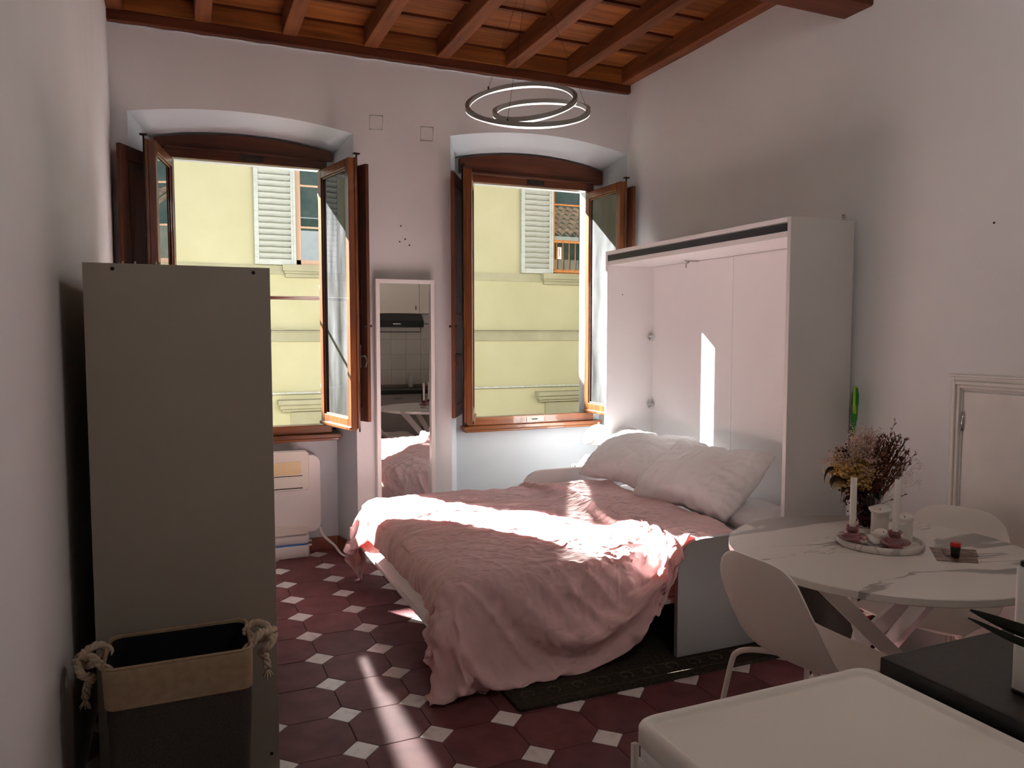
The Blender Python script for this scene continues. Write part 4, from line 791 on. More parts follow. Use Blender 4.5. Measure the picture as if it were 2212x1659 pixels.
[16,6,-6,27,41,45,45,45,45,44,44,35,40,25,12,5,8,8,2,0,-1,0,-1,0,0,-1,0,0,0,0,0,-1,0,0,0,0,0,-1,0,-1,0,0,-17,-22,-20,-21,-21,-20,-16,-15,-12,-23,-34,-34,-39,-38,-39,-26],
[21,-4,12,15,43,44,44,45,45,45,45,44,45,36,15,9,6,6,3,-1,0,0,-1,0,0,0,0,0,0,0,0,0,0,0,0,0,-1,0,0,-1,0,0,-10,-20,-20,-19,-21,-21,-14,-24,-7,-27,-34,-37,-39,-39,-41,-30],
[20,-4,7,23,44,44,44,44,44,44,45,46,45,44,26,11,4,4,2,-2,-1,-2,-2,-1,1,1,0,1,1,1,1,0,0,1,1,1,0,-2,0,-1,0,0,-2,-12,-14,-19,-17,-21,-16,-27,-11,-28,-35,-38,-39,-44,-44,-30],
[16,7,-1,31,39,39,45,45,44,47,45,46,44,42,37,14,4,2,1,-2,-3,-2,-3,-2,0,0,1,2,2,3,2,0,0,0,2,1,0,-1,-2,0,0,0,-1,-4,-7,-10,-13,-15,-19,-27,-16,-34,-32,-43,-43,-45,-45,-30],
[16,13,-3,24,40,38,46,43,45,45,46,46,47,43,36,21,7,1,-1,-2,-3,-1,-3,-2,-2,-1,1,3,4,4,3,1,0,-1,0,1,0,0,-2,0,-1,0,-1,-3,-4,-2,-6,-8,-10,-28,-26,-36,-45,-35,-44,-45,-45,-30],
[17,6,-7,31,39,39,40,46,46,46,46,47,47,43,37,21,12,4,-1,-3,-2,-1,-1,-2,-2,-1,0,2,5,4,4,3,-1,-1,-1,-1,0,-1,-1,-1,-1,-1,-2,-2,-2,-1,-1,-2,-6,-17,-32,-41,-43,-44,-38,-46,-45,-31],
[16,13,-4,18,36,40,44,46,46,45,47,46,47,43,38,22,11,9,0,-3,-3,0,1,-1,-1,-2,0,1,4,5,5,4,0,-1,-2,-3,-1,-2,-2,-1,-1,-1,-2,-2,-2,0,2,0,-3,-10,-30,-42,-45,-45,-45,-46,-46,-29],
[26,-10,4,19,36,43,45,45,46,46,46,47,46,43,38,23,11,7,3,-2,-2,-1,2,2,1,-1,0,0,4,4,5,4,1,-2,-3,-3,-3,-2,-3,-2,-1,-1,-2,-1,-2,0,2,2,-4,-13,-28,-42,-45,-45,-46,-45,-46,-31],
[16,6,-6,23,36,44,45,46,46,46,45,46,46,44,39,21,10,8,3,0,-2,-1,2,3,3,2,0,1,3,5,4,4,1,-3,-4,-5,-3,-4,-3,-2,-1,0,-1,-2,-1,0,2,1,-5,-15,-29,-41,-45,-45,-47,-46,-45,-31],
[16,9,-6,22,36,44,46,45,46,46,45,46,45,44,38,21,10,8,4,0,-1,-1,3,4,4,2,2,2,3,4,4,3,0,-3,-6,-5,-4,-4,-4,-2,0,1,0,-1,-2,1,0,0,-7,-15,-28,-42,-45,-46,-46,-46,-46,-30],
[16,9,-5,25,40,45,45,46,44,46,45,45,46,42,35,20,9,8,5,1,-1,-1,2,4,4,3,2,3,4,3,4,2,-2,-5,-5,-5,-4,-4,-4,-2,0,2,2,0,-1,2,-2,-2,-8,-15,-29,-41,-45,-46,-46,-46,-46,-30],
[19,1,12,20,43,45,45,44,45,44,45,46,44,43,32,17,8,8,5,2,-1,0,3,3,4,2,2,3,4,3,2,1,-3,-5,-6,-5,-3,-4,-2,-2,0,3,2,2,0,2,-3,-4,-8,-15,-29,-42,-45,-45,-46,-46,-45,-31],
[16,1,22,23,44,44,45,42,44,45,46,44,44,44,28,12,8,8,7,3,0,1,2,3,3,3,2,2,3,2,1,-1,-4,-6,-5,-4,-4,-2,-3,-1,1,3,2,2,3,3,-4,-5,-9,-16,-29,-42,-44,-46,-45,-46,-45,-30],
[16,0,22,34,45,44,40,44,45,45,43,45,45,41,25,10,9,8,7,5,1,1,1,2,3,3,2,2,2,1,0,-2,-5,-7,-6,-3,-2,-1,-3,-1,1,3,2,3,3,3,-3,-6,-9,-16,-30,-41,-45,-45,-46,-45,-45,-30],
[16,9,19,41,43,39,43,43,45,44,44,45,44,40,21,10,8,8,8,5,2,1,1,2,3,3,2,1,1,0,0,-3,-7,-8,-5,-3,0,-1,-1,-1,1,2,3,3,3,2,-3,-6,-9,-16,-30,-42,-44,-45,-46,-45,-45,-30],
[22,14,18,42,39,40,43,43,44,44,45,45,43,38,18,9,8,8,7,7,1,1,1,3,4,4,1,1,-1,0,-1,-4,-8,-8,-6,-1,0,1,-2,0,2,3,3,2,3,2,-5,-7,-9,-15,-31,-41,-45,-45,-45,-45,-45,-29],
[17,22,26,40,37,40,44,42,43,45,45,45,43,34,16,8,8,8,8,6,2,1,2,4,5,3,1,-1,-2,-1,-1,-4,-8,-9,-5,-1,2,0,-1,1,4,3,3,2,2,2,-6,-9,-10,-15,-31,-41,-44,-45,-45,-45,-44,-30],
[15,26,35,37,37,40,41,43,44,44,45,45,43,31,14,7,8,9,9,5,2,2,3,4,5,2,-1,-3,-3,-1,-1,-4,-7,-8,-4,0,1,0,0,2,4,4,2,2,3,2,-7,-10,-11,-15,-31,-41,-45,-44,-45,-45,-45,-29],
[20,28,40,33,35,40,40,44,43,45,45,44,43,28,11,10,8,10,9,3,2,2,4,5,4,1,-3,-5,-4,-1,-1,-3,-6,-7,-3,1,2,0,-1,2,4,5,1,2,3,2,-7,-10,-12,-16,-31,-41,-44,-45,-45,-44,-45,-29],
[26,33,40,31,33,40,39,42,44,45,44,44,42,27,12,9,9,10,8,3,2,2,4,4,2,0,-4,-5,-4,-1,-1,-3,-5,-5,-2,2,2,1,-2,2,3,4,1,1,2,2,-6,-9,-12,-16,-31,-41,-44,-45,-45,-44,-45,-29],
[35,35,41,29,31,37,38,42,44,44,45,43,42,25,12,10,11,10,8,2,1,2,1,3,0,-1,-3,-4,-4,0,0,-2,-4,-4,-1,3,3,0,-2,-1,2,3,1,-1,1,2,-4,-8,-12,-16,-31,-41,-44,-44,-45,-44,-45,-29],
[44,37,42,28,30,32,37,42,43,45,44,43,41,24,13,12,11,10,7,1,0,2,-3,1,-1,-1,-2,-2,-2,0,1,-2,-2,-2,0,2,3,0,-3,-2,0,1,0,-2,0,2,-3,-6,-11,-16,-30,-41,-44,-44,-45,-44,-45,-29],
[56,37,42,29,29,31,32,39,44,43,45,43,41,23,13,12,11,10,5,1,-1,-1,-2,-2,-1,0,-1,0,0,1,1,-1,-2,0,1,1,3,0,-4,-4,-1,1,-1,-3,-1,2,-4,-5,-10,-15,-29,-41,-44,-44,-45,-44,-45,-29],
[69,37,42,32,28,33,22,36,43,44,44,43,40,22,13,12,11,9,4,-1,-1,-3,-2,-1,-1,1,0,0,0,2,2,0,-1,-1,4,1,2,0,-5,-4,-2,0,-1,-2,-3,1,-4,-4,-10,-15,-29,-41,-43,-44,-45,-44,-45,-29],
[83,38,40,38,25,33,18,30,42,43,44,42,40,21,12,12,11,9,1,-2,-3,-3,-1,-1,1,1,0,0,0,1,2,2,1,1,5,2,0,-2,-5,-5,-2,0,-1,-2,-2,0,-4,-4,-10,-15,-29,-41,-44,-44,-44,-44,-44,-30],
[100,39,37,41,26,30,21,19,40,43,43,42,39,19,13,11,12,6,3,-4,-4,-6,-2,1,1,2,1,-1,-1,0,3,3,3,2,6,3,-1,-2,-6,-6,-3,0,0,-1,-3,-1,-4,-5,-8,-14,-30,-42,-43,-44,-44,-44,-44,-28],
[120,37,35,40,34,25,27,20,23,42,44,40,38,18,14,11,6,6,3,-6,-6,-5,-2,1,2,4,1,-2,-2,1,1,4,4,5,5,5,-3,-2,-6,-6,-4,0,0,0,-2,-2,-5,-5,-8,-14,-29,-42,-43,-44,-43,-44,-44,-28],
[145,31,37,38,38,24,34,15,10,41,42,40,34,11,17,12,5,6,6,-5,-7,-6,-7,0,3,4,2,-1,-1,0,1,3,4,5,5,8,-4,-3,-5,-5,-4,-1,-1,0,-1,-2,-5,-5,-8,-14,-29,-42,-43,-43,-43,-44,-43,-27],
[175,28,35,35,35,30,34,17,7,29,42,38,21,15,18,15,8,7,-4,-8,-8,-7,-3,-1,3,5,2,1,0,2,2,3,3,4,6,9,-6,-3,-4,-5,-3,-3,-2,-2,0,-1,-6,-5,-8,-14,-29,-42,-42,-43,-43,-44,-40,-24],
[207,32,21,34,34,35,30,23,13,6,40,39,21,7,18,12,4,13,2,-11,-8,-7,-4,0,1,3,5,5,5,3,2,2,3,4,4,4,-1,-3,-4,-4,-4,-4,-4,-4,-3,-1,-3,-5,-4,-11,-19,-34,-41,-42,-43,-43,-37,-17],
[241,22,33,25,32,29,31,32,18,4,15,33,26,8,18,9,5,11,-1,-3,-6,-4,-3,-1,4,2,6,3,6,3,1,3,2,3,4,3,2,-3,-5,-5,-4,-3,-4,-5,-5,-5,-1,-6,-4,-3,-14,-21,-31,-40,-41,-41,-37,-14],
[242,34,39,25,35,33,28,36,25,4,9,16,27,18,-1,22,-1,17,1,1,-10,-1,0,-3,1,1,-5,3,6,0,-6,4,-1,-1,8,6,6,3,-2,-2,-3,-2,-3,-4,-5,-6,-3,-1,-6,-6,-7,-15,-22,-32,-38,-40,-37,-11],
[420,25,32,31,30,27,7,0,7,10,8,-2,3,9,5,2,6,-12,4,-10,4,-10,5,-10,-2,6,-2,-8,0,4,1,-4,8,2,-2,8,6,-2,3,1,-1,1,-1,-2,-2,-1,-1,-2,-1,-6,-8,-12,-15,-28,-30,-32,-36,-8],
[605,1,-21,-8,-2,5,4,-3,5,10,6,1,-4,-6,-1,4,-7,5,-7,3,-4,1,-6,5,-5,-4,5,-1,-4,0,6,-1,2,6,3,-2,3,2,-2,1,0,0,0,-3,-2,0,1,3,0,-4,-7,-7,-9,-13,-19,-23,-31,-20],
[598,-22,-13,5,1,5,3,3,6,2,-1,2,5,-2,-3,-3,-1,0,0,-5,0,-1,-2,2,-1,2,-2,-1,-3,0,0,2,3,2,3,1,0,0,0,-1,0,-1,-1,-2,-1,0,1,1,1,-4,-3,-6,-6,-7,-12,-17,-24,-18],
[585,-25,-13,11,4,2,3,4,5,5,8,0,-1,-2,1,0,0,-3,1,-1,-1,-2,-1,-1,0,0,0,-2,-4,-3,0,2,2,4,3,3,-1,-1,-2,-1,-1,-1,-1,-1,0,-1,1,0,2,0,-5,-4,-8,-6,-12,-21,-20,-8],
[568,-25,-8,11,11,2,5,5,6,6,4,3,1,-1,0,0,-1,-3,2,-2,0,-1,-2,-1,0,0,0,-3,-2,-3,-1,0,3,4,3,2,0,-1,-2,-2,-1,-1,0,0,-1,0,1,2,2,-2,-5,-4,-9,-7,-12,-21,-18,4],
[550,-25,0,14,10,11,2,8,4,6,4,2,0,0,1,-1,-2,-1,1,1,-2,1,-2,-1,0,2,-2,-1,-1,-3,-2,0,2,3,3,2,0,-2,-1,-2,-2,0,0,0,0,1,1,1,1,-3,-5,-5,-8,-7,-14,-20,-14,14],
[532,-23,11,16,11,8,9,5,7,4,3,0,0,1,0,0,-2,0,1,2,-1,-1,-1,1,2,0,-1,0,-2,-3,-2,0,2,3,2,2,-1,-1,-2,-3,-1,-1,0,0,0,1,1,2,1,-4,-6,-6,-6,-9,-11,-20,-9,15],
[513,-12,17,17,9,10,8,6,5,6,3,-2,1,-1,0,0,0,2,1,1,1,0,-1,1,1,1,0,-1,-2,-3,-2,0,1,2,3,1,0,-2,-2,-2,-3,-1,-1,1,0,1,2,1,0,-4,-5,-5,-8,-6,-12,-20,-4,14],
[505,-7,21,15,10,7,10,6,4,5,3,0,1,-3,-1,0,1,2,2,1,2,1,1,1,1,0,0,-1,-2,-3,-3,-1,1,2,2,2,0,-1,-2,-3,-3,-2,0,0,1,1,2,2,0,-3,-2,-12,-5,-8,-11,-19,2,11],
[510,-13,22,15,7,10,7,9,5,4,3,1,-1,-4,-1,0,1,2,3,2,2,1,1,0,1,1,0,-1,-3,-3,-2,-2,0,1,2,2,0,-1,-2,-1,-4,-2,0,0,2,2,2,1,3,-1,-11,-8,-6,-8,-10,-19,8,9],
[521,-21,18,14,12,6,9,6,9,4,3,1,-2,-4,-3,-1,0,3,3,3,2,1,1,0,1,0,1,-1,-2,-3,-3,-2,-1,1,2,1,0,-2,-1,-3,0,-3,0,2,1,3,3,0,6,-6,-11,-6,-9,-7,-10,-17,14,8],
[519,-21,25,10,10,10,6,8,8,6,3,-1,-2,-3,-4,-3,-1,2,3,3,2,2,1,0,1,2,1,-1,-2,-2,-3,-2,-1,0,1,0,0,-2,-2,-2,-2,2,-1,3,4,-2,3,5,0,-7,-9,-7,-8,-7,-7,-18,21,7],
[516,-24,23,16,11,10,7,5,4,3,2,0,-2,-2,0,-1,-1,0,0,0,1,1,1,0,1,0,1,0,-1,0,0,-1,-1,-2,-2,0,-1,-1,-1,1,1,1,2,5,4,1,6,1,-7,-6,-7,-8,-7,-8,-10,-2,13,7],
[509,-20,17,13,6,-6,4,4,5,3,2,2,-3,-2,1,2,0,-2,-1,0,2,2,3,6,-1,-3,-1,-1,-1,0,1,0,-3,-1,-1,-1,-2,-2,-1,-1,1,2,5,10,14,10,-10,-8,-8,-9,-9,-7,-4,6,-2,10,6,7],
[504,-16,14,16,-2,4,-4,0,0,0,0,0,2,-2,4,8,3,-2,-7,-3,-2,-1,0,0,0,0,0,0,0,0,0,1,1,1,2,2,3,3,4,7,8,4,-1,-2,-1,-3,-3,-12,-12,-2,0,0,0,0,-1,19,-5,3],
[478,18,8,10,2,0,0,0,0,0,0,0,0,2,3,-4,-3,4,-2,0,0,0,0,0,0,0,1,2,5,8,7,6,-1,2,3,-4,-11,-6,-5,-4,-1,0,0,4,-6,6,-4,-2,0,0,0,0,0,0,5,2,3,-3]]
PILLOW_ROWS = [
[-254,8,10,14,-6,1,3,7,2,-1,2,2,4,10,-2,-6,-4,5,0,-1,-8,-3,-2,-3,-6,-4,-4,-3,-4,-4,-4],
[-229,-1,2,4,6,9,-3,-1,2,6,8,1,-3,10,-11,-1,3,7,-4,2,-8,-10,-4,-2,0,1,-6,0,-3,-2,2],
[-203,-1,-1,0,2,7,-1,2,4,-1,7,2,-8,0,2,6,-3,5,-5,1,-10,-2,0,0,-3,-1,-1,-1,0,1,2],
[-177,-1,-1,-1,0,0,1,3,5,-3,0,0,4,-3,1,5,-6,-1,-2,0,1,2,-3,-2,0,-1,0,0,-1,3,3],
[-151,-1,-1,-1,-1,0,0,0,1,2,0,1,3,-3,-2,0,0,0,0,0,0,1,0,-2,0,0,0,0,0,2,4],
[-125,-1,-1,-1,-1,0,0,-1,0,0,1,2,1,-3,0,0,0,0,0,0,0,1,-1,0,0,0,0,0,1,1,4],
[-100,-1,0,-1,-1,0,-1,0,0,0,0,0,0,0,0,0,0,0,0,0,0,0,1,-1,0,1,-1,0,1,1,1],
[-74,-1,0,-2,-1,1,-1,0,0,0,0,0,0,0,0,0,0,0,0,0,0,0,0,0,0,0,0,0,0,2,-1],
[-49,0,-1,-1,-1,0,0,0,0,0,0,0,0,0,0,0,0,0,0,0,0,0,0,0,0,0,0,0,0,1,0],
[-26,2,0,-2,0,0,0,0,0,0,0,0,0,0,0,0,0,0,0,0,0,0,0,0,0,0,0,0,0,0,1],
[0,0,0,0,0,0,0,0,0,0,0,0,0,0,0,0,0,0,0,0,0,0,0,0,0,0,0,0,0,0,0],
[26,-1,0,1,0,0,0,0,0,0,0,0,0,0,0,0,0,0,0,0,0,0,0,0,0,0,0,0,0,0,0],
[51,0,0,1,0,0,0,0,0,0,0,0,0,0,0,0,0,0,0,0,0,0,0,0,0,0,0,0,0,0,-2],
[75,1,1,1,0,0,0,0,0,0,0,0,0,0,0,0,0,0,0,0,0,0,0,0,0,0,0,0,-1,0,-1],
[101,1,1,1,0,0,0,0,0,0,0,0,0,0,0,0,0,0,0,0,0,0,0,0,0,0,0,-1,0,-1,-1],
[127,1,1,1,0,0,0,0,0,0,-1,-3,3,0,0,-1,1,-2,1,1,0,1,0,0,0,0,0,-1,0,-2,0],
[152,1,2,0,1,0,0,0,-1,-1,-2,-3,-6,-2,7,2,-1,1,2,1,1,0,-1,0,2,1,-1,0,-1,-1,-1],
[178,1,1,1,0,0,-1,-3,-1,-3,-3,-11,-3,5,5,0,3,3,3,0,1,-1,-3,4,2,2,1,0,-1,-1,-2],
[204,1,1,0,-1,-1,-2,-3,-2,-5,-6,-11,-9,4,8,5,4,-2,4,-5,1,10,-1,3,2,2,2,2,1,-1,-2],
[230,1,-1,-3,-3,-8,1,-3,-7,-4,-1,-11,-9,3,11,4,-1,-3,5,-6,0,12,6,3,3,1,1,3,3,4,-2],
[256,-6,-5,-6,-5,-6,-6,-3,1,-1,-3,-3,-7,-10,4,9,0,1,-1,-9,12,7,3,1,3,5,5,4,5,4,6],
[-254,8,10,14,-6,1,3,7,2,-1,2,2,4,10,-2,-6,-4,5,0,-1,-8,-3,-2,-3,-6,-4,-4,-3,-4,-4,-4],
[-229,-2,2,7,8,-4,5,9,-2,2,3,6,-2,9,4,-2,-10,-6,-1,4,4,-1,-6,-9,-5,-3,-2,-3,-2,-2,3],
[-203,-2,-1,0,2,7,-3,2,1,2,5,7,-1,11,4,-5,-9,-2,-3,0,3,3,-5,-9,-4,-1,-1,-1,-1,2,2],
[-177,-2,-1,-1,0,1,2,0,2,2,-1,2,2,11,-1,0,-4,-3,-1,0,-3,1,-4,-3,0,-1,0,0,0,3,2],
[-151,-2,-1,-1,0,0,0,0,1,1,1,0,0,3,8,0,-4,-3,-2,0,-3,-1,0,1,-1,-1,1,0,1,3,2],
[-125,-2,-2,0,0,-1,0,0,0,1,0,0,0,0,3,5,-2,-4,-1,-1,0,0,0,0,0,0,0,0,1,3,2],
[-100,-1,-2,0,-1,0,0,0,0,0,0,0,0,0,0,0,0,0,0,0,0,0,0,0,0,1,0,0,1,0,1],
[-74,-1,-2,0,-1,0,0,0,0,0,0,0,0,0,0,0,0,0,0,0,0,0,0,0,0,0,0,1,1,-1,0],
[-49,-2,-1,0,0,0,0,0,0,0,0,0,0,0,0,0,0,0,0,0,0,0,0,0,0,0,0,1,0,0,0],
[-26,1,-1,0,0,0,0,0,0,0,0,0,0,0,0,0,0,0,0,0,0,0,0,0,0,0,0,0,0,1,0],
[0,-1,1,0,0,0,0,0,0,0,0,0,0,0,0,0,0,0,0,0,0,0,0,0,0,0,0,0,0,0,0],
[26,-1,1,0,0,0,0,0,0,0,0,0,0,0,0,0,0,0,0,0,0,0,0,0,0,0,0,0,-1,0,1],
[51,0,1,0,0,0,0,0,0,0,0,0,0,0,0,0,0,0,0,0,0,0,0,0,0,0,0,0,-1,0,-1],
[75,2,1,0,0,0,0,0,0,0,0,0,0,0,0,0,0,0,0,0,0,0,0,0,0,0,0,0,-1,-1,0],
[101,2,0,1,0,0,0,0,0,0,-1,0,0,0,1,0,0,0,0,0,0,0,0,0,0,0,0,-1,-1,0,-1],
[127,1,1,1,0,0,0,-1,-2,1,0,0,-1,0,-2,3,1,0,0,0,-1,0,2,0,0,0,0,-1,-1,-1,0],
[152,2,1,1,0,-1,-2,-4,1,0,0,0,-1,-1,-3,5,-2,0,3,1,-1,0,-1,5,0,0,0,0,-1,-1,-1],
[178,2,1,0,-1,-2,-4,-6,-4,5,1,1,-2,-3,1,1,-10,1,7,5,-4,-1,6,4,3,1,1,0,-1,-1,-2],
[204,2,0,-1,-4,-6,-6,-1,-6,2,-1,2,2,-1,1,-8,-7,4,7,5,-6,7,3,4,2,3,3,1,1,-1,-2],
[230,1,-3,-5,-7,-8,-2,-3,-5,2,-2,0,7,0,-3,-14,0,5,-3,12,2,1,-1,8,4,3,2,3,4,3,-2],
[256,-6,-5,-6,-5,-6,-6,-3,1,-1,-3,-3,-7,-10,4,9,0,1,-1,-9,12,7,3,1,3,5,5,4,5,4,6],
[-392,26,26,22,27,27,28,26,25,27,28,27,27,25,23,26,27,27,26,25,26,27,27,25,27,27,27,27,27,27,27],
[-389,18,27,27,26,26,26,27,28,26,26,27,26,25,26,27,27,26,26,27,26,25,27,27,28,26,27,27,27,27,22],
[-387,17,23,27,27,26,27,27,27,27,26,27,25,27,27,26,26,27,26,27,26,27,27,27,27,27,28,26,28,19,24],
[-384,16,21,25,26,27,27,27,27,26,28,27,26,26,28,26,26,27,27,28,27,26,27,27,27,27,27,27,21,19,26],
[-381,16,18,24,26,27,26,27,28,27,27,27,27,26,27,27,27,27,27,28,27,26,28,26,27,27,27,22,26,21,19],
[-379,17,16,23,26,26,27,27,27,27,27,27,27,27,27,27,28,27,27,27,28,26,27,27,27,27,23,27,23,24,11],
[-377,17,15,22,25,27,26,27,27,27,27,27,28,27,27,28,27,27,27,28,27,27,27,27,27,26,25,26,25,22,-3],
[-373,10,20,23,22,27,26,27,27,27,27,27,28,27,27,28,27,27,28,27,27,27,27,27,27,26,26,26,25,18,7],
[-367,6,21,22,20,26,27,27,27,27,27,27,28,27,27,28,27,27,28,27,27,27,27,27,27,27,26,26,25,13,13],
[-371,14,20,17,22,26,27,27,27,27,27,27,28,27,27,28,27,27,28,27,27,27,27,27,27,27,26,27,23,19,8],
[-374,20,15,16,25,26,27,27,27,27,27,27,28,27,27,28,27,27,28,27,27,27,27,27,27,27,27,26,20,23,4],
[-374,14,17,20,25,27,26,27,27,27,27,27,28,27,27,28,27,27,28,27,27,27,27,27,27,27,26,27,22,21,-1],
[-367,4,18,22,26,26,27,26,27,27,27,28,27,27,27,28,27,27,28,27,27,27,27,27,27,27,26,27,21,21,9],
[-375,15,14,23,26,27,26,27,26,27,27,27,28,27,27,28,27,27,28,27,27,27,27,27,27,26,26,27,24,13,18],
[-378,14,18,24,26,26,27,26,27,27,26,27,28,27,27,28,27,27,28,27,27,27,27,27,26,27,27,25,26,13,18],
[-381,15,20,24,27,26,26,27,26,27,27,27,27,27,27,27,28,26,27,28,27,27,27,27,27,27,26,26,25,21,10],
[-383,15,22,26,25,27,26,27,27,27,27,27,27,26,26,27,26,27,27,28,27,27,27,27,27,27,26,26,26,23,9],
[-385,16,24,25,26,27,27,27,27,28,27,23,26,27,26,27,26,27,27,28,27,27,26,27,27,27,27,27,25,25,13],
[-387,17,25,27,26,28,27,27,27,27,27,24,25,26,26,25,27,27,27,27,27,25,26,27,28,27,27,27,27,25,17],
[-390,21,27,27,27,26,26,28,26,27,27,24,25,25,24,26,28,27,26,27,27,23,27,27,27,28,27,27,27,27,20],
[-392,26,27,27,27,26,27,23,27,28,27,27,26,25,22,23,27,28,27,25,24,26,27,28,26,26,27,27,27,27,26],
[-392,26,26,22,27,27,28,26,25,27,28,27,27,25,23,26,27,27,26,25,26,27,27,25,27,27,27,27,27,27,27],
[-389,19,27,27,26,26,27,25,27,27,27,26,27,25,27,26,24,26,28,26,27,27,26,25,27,28,27,27,27,27,22],
[-387,17,24,27,27,26,26,27,28,27,27,26,27,24,27,26,25,27,27,28,27,26,27,25,28,27,27,27,27,25,19],
[-384,15,23,25,26,27,27,27,27,27,27,28,27,24,27,26,26,27,27,27,28,27,26,27,27,27,27,27,26,23,17],
[-381,14,20,26,26,26,27,27,27,27,27,27,28,27,24,27,27,27,27,27,28,27,27,26,28,27,26,27,24,21,16],
[-379,14,18,25,27,25,27,27,27,27,27,27,27,28,27,26,27,27,27,27,28,27,27,27,27,26,27,27,25,14,15],
[-377,12,18,24,27,26,27,26,27,27,27,28,27,27,27,27,28,27,27,27,27,27,27,27,27,27,27,26,23,6,12],
[-373,10,16,24,26,27,26,27,27,27,27,27,27,28,27,27,28,27,27,28,27,27,27,27,27,27,26,25,22,14,13],
[-367,6,15,24,25,26,27,27,27,27,27,27,27,28,27,27,28,27,27,28,27,27,27,27,27,27,26,22,21,21,12],
[-371,9,15,25,24,27,27,27,27,27,27,27,27,28,27,27,28,27,27,28,27,27,27,27,27,27,26,25,22,16,13],
[-374,10,20,21,25,27,27,27,27,27,27,27,27,28,27,27,28,27,27,28,27,27,27,27,27,27,26,25,22,9,17],
[-374,8,20,23,26,26,27,27,27,27,27,27,27,28,27,27,28,27,27,28,27,27,27,27,27,27,26,25,23,12,8],
[-367,0,21,24,25,26,27,27,27,26,28,27,27,28,27,27,28,27,27,28,27,27,27,27,27,26,27,25,22,17,13],
[-375,8,21,24,25,27,26,27,27,27,27,27,27,28,27,27,28,27,27,28,27,27,27,26,27,27,27,26,21,14,19],
[-378,12,21,23,26,26,27,26,27,27,27,27,28,27,27,27,27,28,27,27,28,27,27,26,27,27,26,26,24,14,18],
[-381,18,18,23,27,26,26,27,26,28,27,27,27,28,26,27,27,27,28,27,27,27,27,27,26,27,26,27,24,20,11],
[-383,20,20,22,27,26,27,25,27,28,27,27,27,28,26,26,27,27,27,27,27,27,27,26,27,27,26,27,25,22,10],
[-385,20,20,26,26,28,27,26,26,26,27,27,27,27,27,26,25,27,26,27,27,27,26,27,27,27,27,27,26,23,14],
[-387,19,24,27,27,27,26,27,27,25,27,26,27,27,27,25,24,26,27,26,26,26,27,27,27,28,27,27,27,25,17],
[-390,22,27,27,26,26,27,26,26,27,27,26,26,27,27,21,27,26,26,24,27,27,27,26,27,27,27,27,27,28,20],
[-392,26,27,27,27,26,27,23,27,28,27,27,26,25,22,23,27,28,27,25,24,26,27,28,26,26,27,27,27,27,26],
[0,0,0,1,-1,0,1,2,0,-1,-1,1,1,-1,-1,1,-1,-2,0,0,2,1,1,0,-2,-1,0,0,-2,0,2],
[0,25,4,1,-1,-4,4,3,0,-2,-3,1,4,-1,1,0,-2,-4,2,-1,1,3,1,-1,-2,-3,1,-4,-1,-1,-22],
[-1,27,14,7,2,-2,3,1,-3,5,-3,0,6,0,-1,-5,3,-2,1,-1,3,-1,-2,-4,1,-2,-3,-3,-4,-18,-20],
[-2,28,17,11,7,5,2,0,-3,6,3,0,-4,5,0,-4,5,0,0,-2,-4,-6,2,-1,-3,-3,-3,-6,-16,-19,-19],
[-2,27,20,12,9,6,7,4,2,0,1,2,-5,6,4,0,-1,-3,0,-3,-3,-4,-3,0,-4,-4,-5,-17,-7,-18,-24],
[-3,26,23,14,9,7,6,6,5,4,2,-1,-2,6,0,1,-2,-2,-1,-2,-2,-5,-2,-5,-3,-5,-14,-6,-14,-13,-27],
[-4,27,23,16,10,7,7,4,5,5,4,4,1,1,-1,0,-1,-1,-3,-2,-2,-4,-5,-3,-4,-9,-9,-8,-12,-15,-26],
[-3,29,19,15,16,5,6,6,4,5,3,3,2,1,0,0,-1,-1,-2,-2,-3,-4,-3,-4,-5,-8,-8,-9,-11,-18,-31],
[-1,26,17,16,19,7,5,5,5,4,4,2,2,1,1,0,-2,-1,-2,-2,-3,-3,-3,-5,-4,-8,-8,-8,-12,-21,-30],
[-2,23,19,22,15,7,6,5,4,4,4,2,2,2,0,0,-1,-1,-2,-2,-3,-4,-3,-4,-5,-7,-8,-7,-14,-19,-30],
[-3,23,23,22,11,7,6,5,5,3,4,3,2,1,1,0,0,-1,-2,-2,-4,-3,-4,-5,-5,-6,-7,-8,-17,-16,-29],
[-3,28,21,19,10,7,6,5,6,5,3,3,1,2,1,0,-1,-1,-2,-3,-3,-4,-4,-4,-6,-5,-7,-8,-15,-18,-28],
[-3,30,20,17,9,7,6,6,6,5,4,1,4,1,1,-1,0,-1,-2,-3,-3,-4,-5,-4,-5,-6,-7,-8,-16,-17,-30],
[-3,28,23,14,9,7,6,6,6,5,5,5,1,1,1,0,-1,-1,-3,-2,-4,-4,-5,-5,-6,-5,-8,-7,-12,-24,-26],
[-2,29,20,13,8,7,7,6,7,6,5,4,1,1,1,-1,-2,-1,-2,-3,-3,-3,-5,-6,-5,-7,-6,-10,-9,-23,-26],
[-1,28,18,11,8,8,7,7,6,5,3,-1,6,1,0,-4,0,-5,0,0,-2,-3,-2,-5,-6,-6,-8,-8,-10,-17,-30],
[0,27,17,8,9,8,6,6,3,3,2,-2,-4,0,6,1,-4,-1,2,0,-1,-3,-5,-4,0,-5,-7,-8,-10,-14,-30],
[0,26,12,11,8,6,3,0,4,0,0,-7,-1,4,4,-1,1,3,2,-1,-1,-4,-9,2,0,-2,-3,-6,-10,-13,-27],
[0,24,12,6,6,3,2,1,0,-1,-3,-6,-6,4,5,3,3,-1,1,-4,0,3,-6,2,-1,-2,-1,-2,-4,-12,-26],
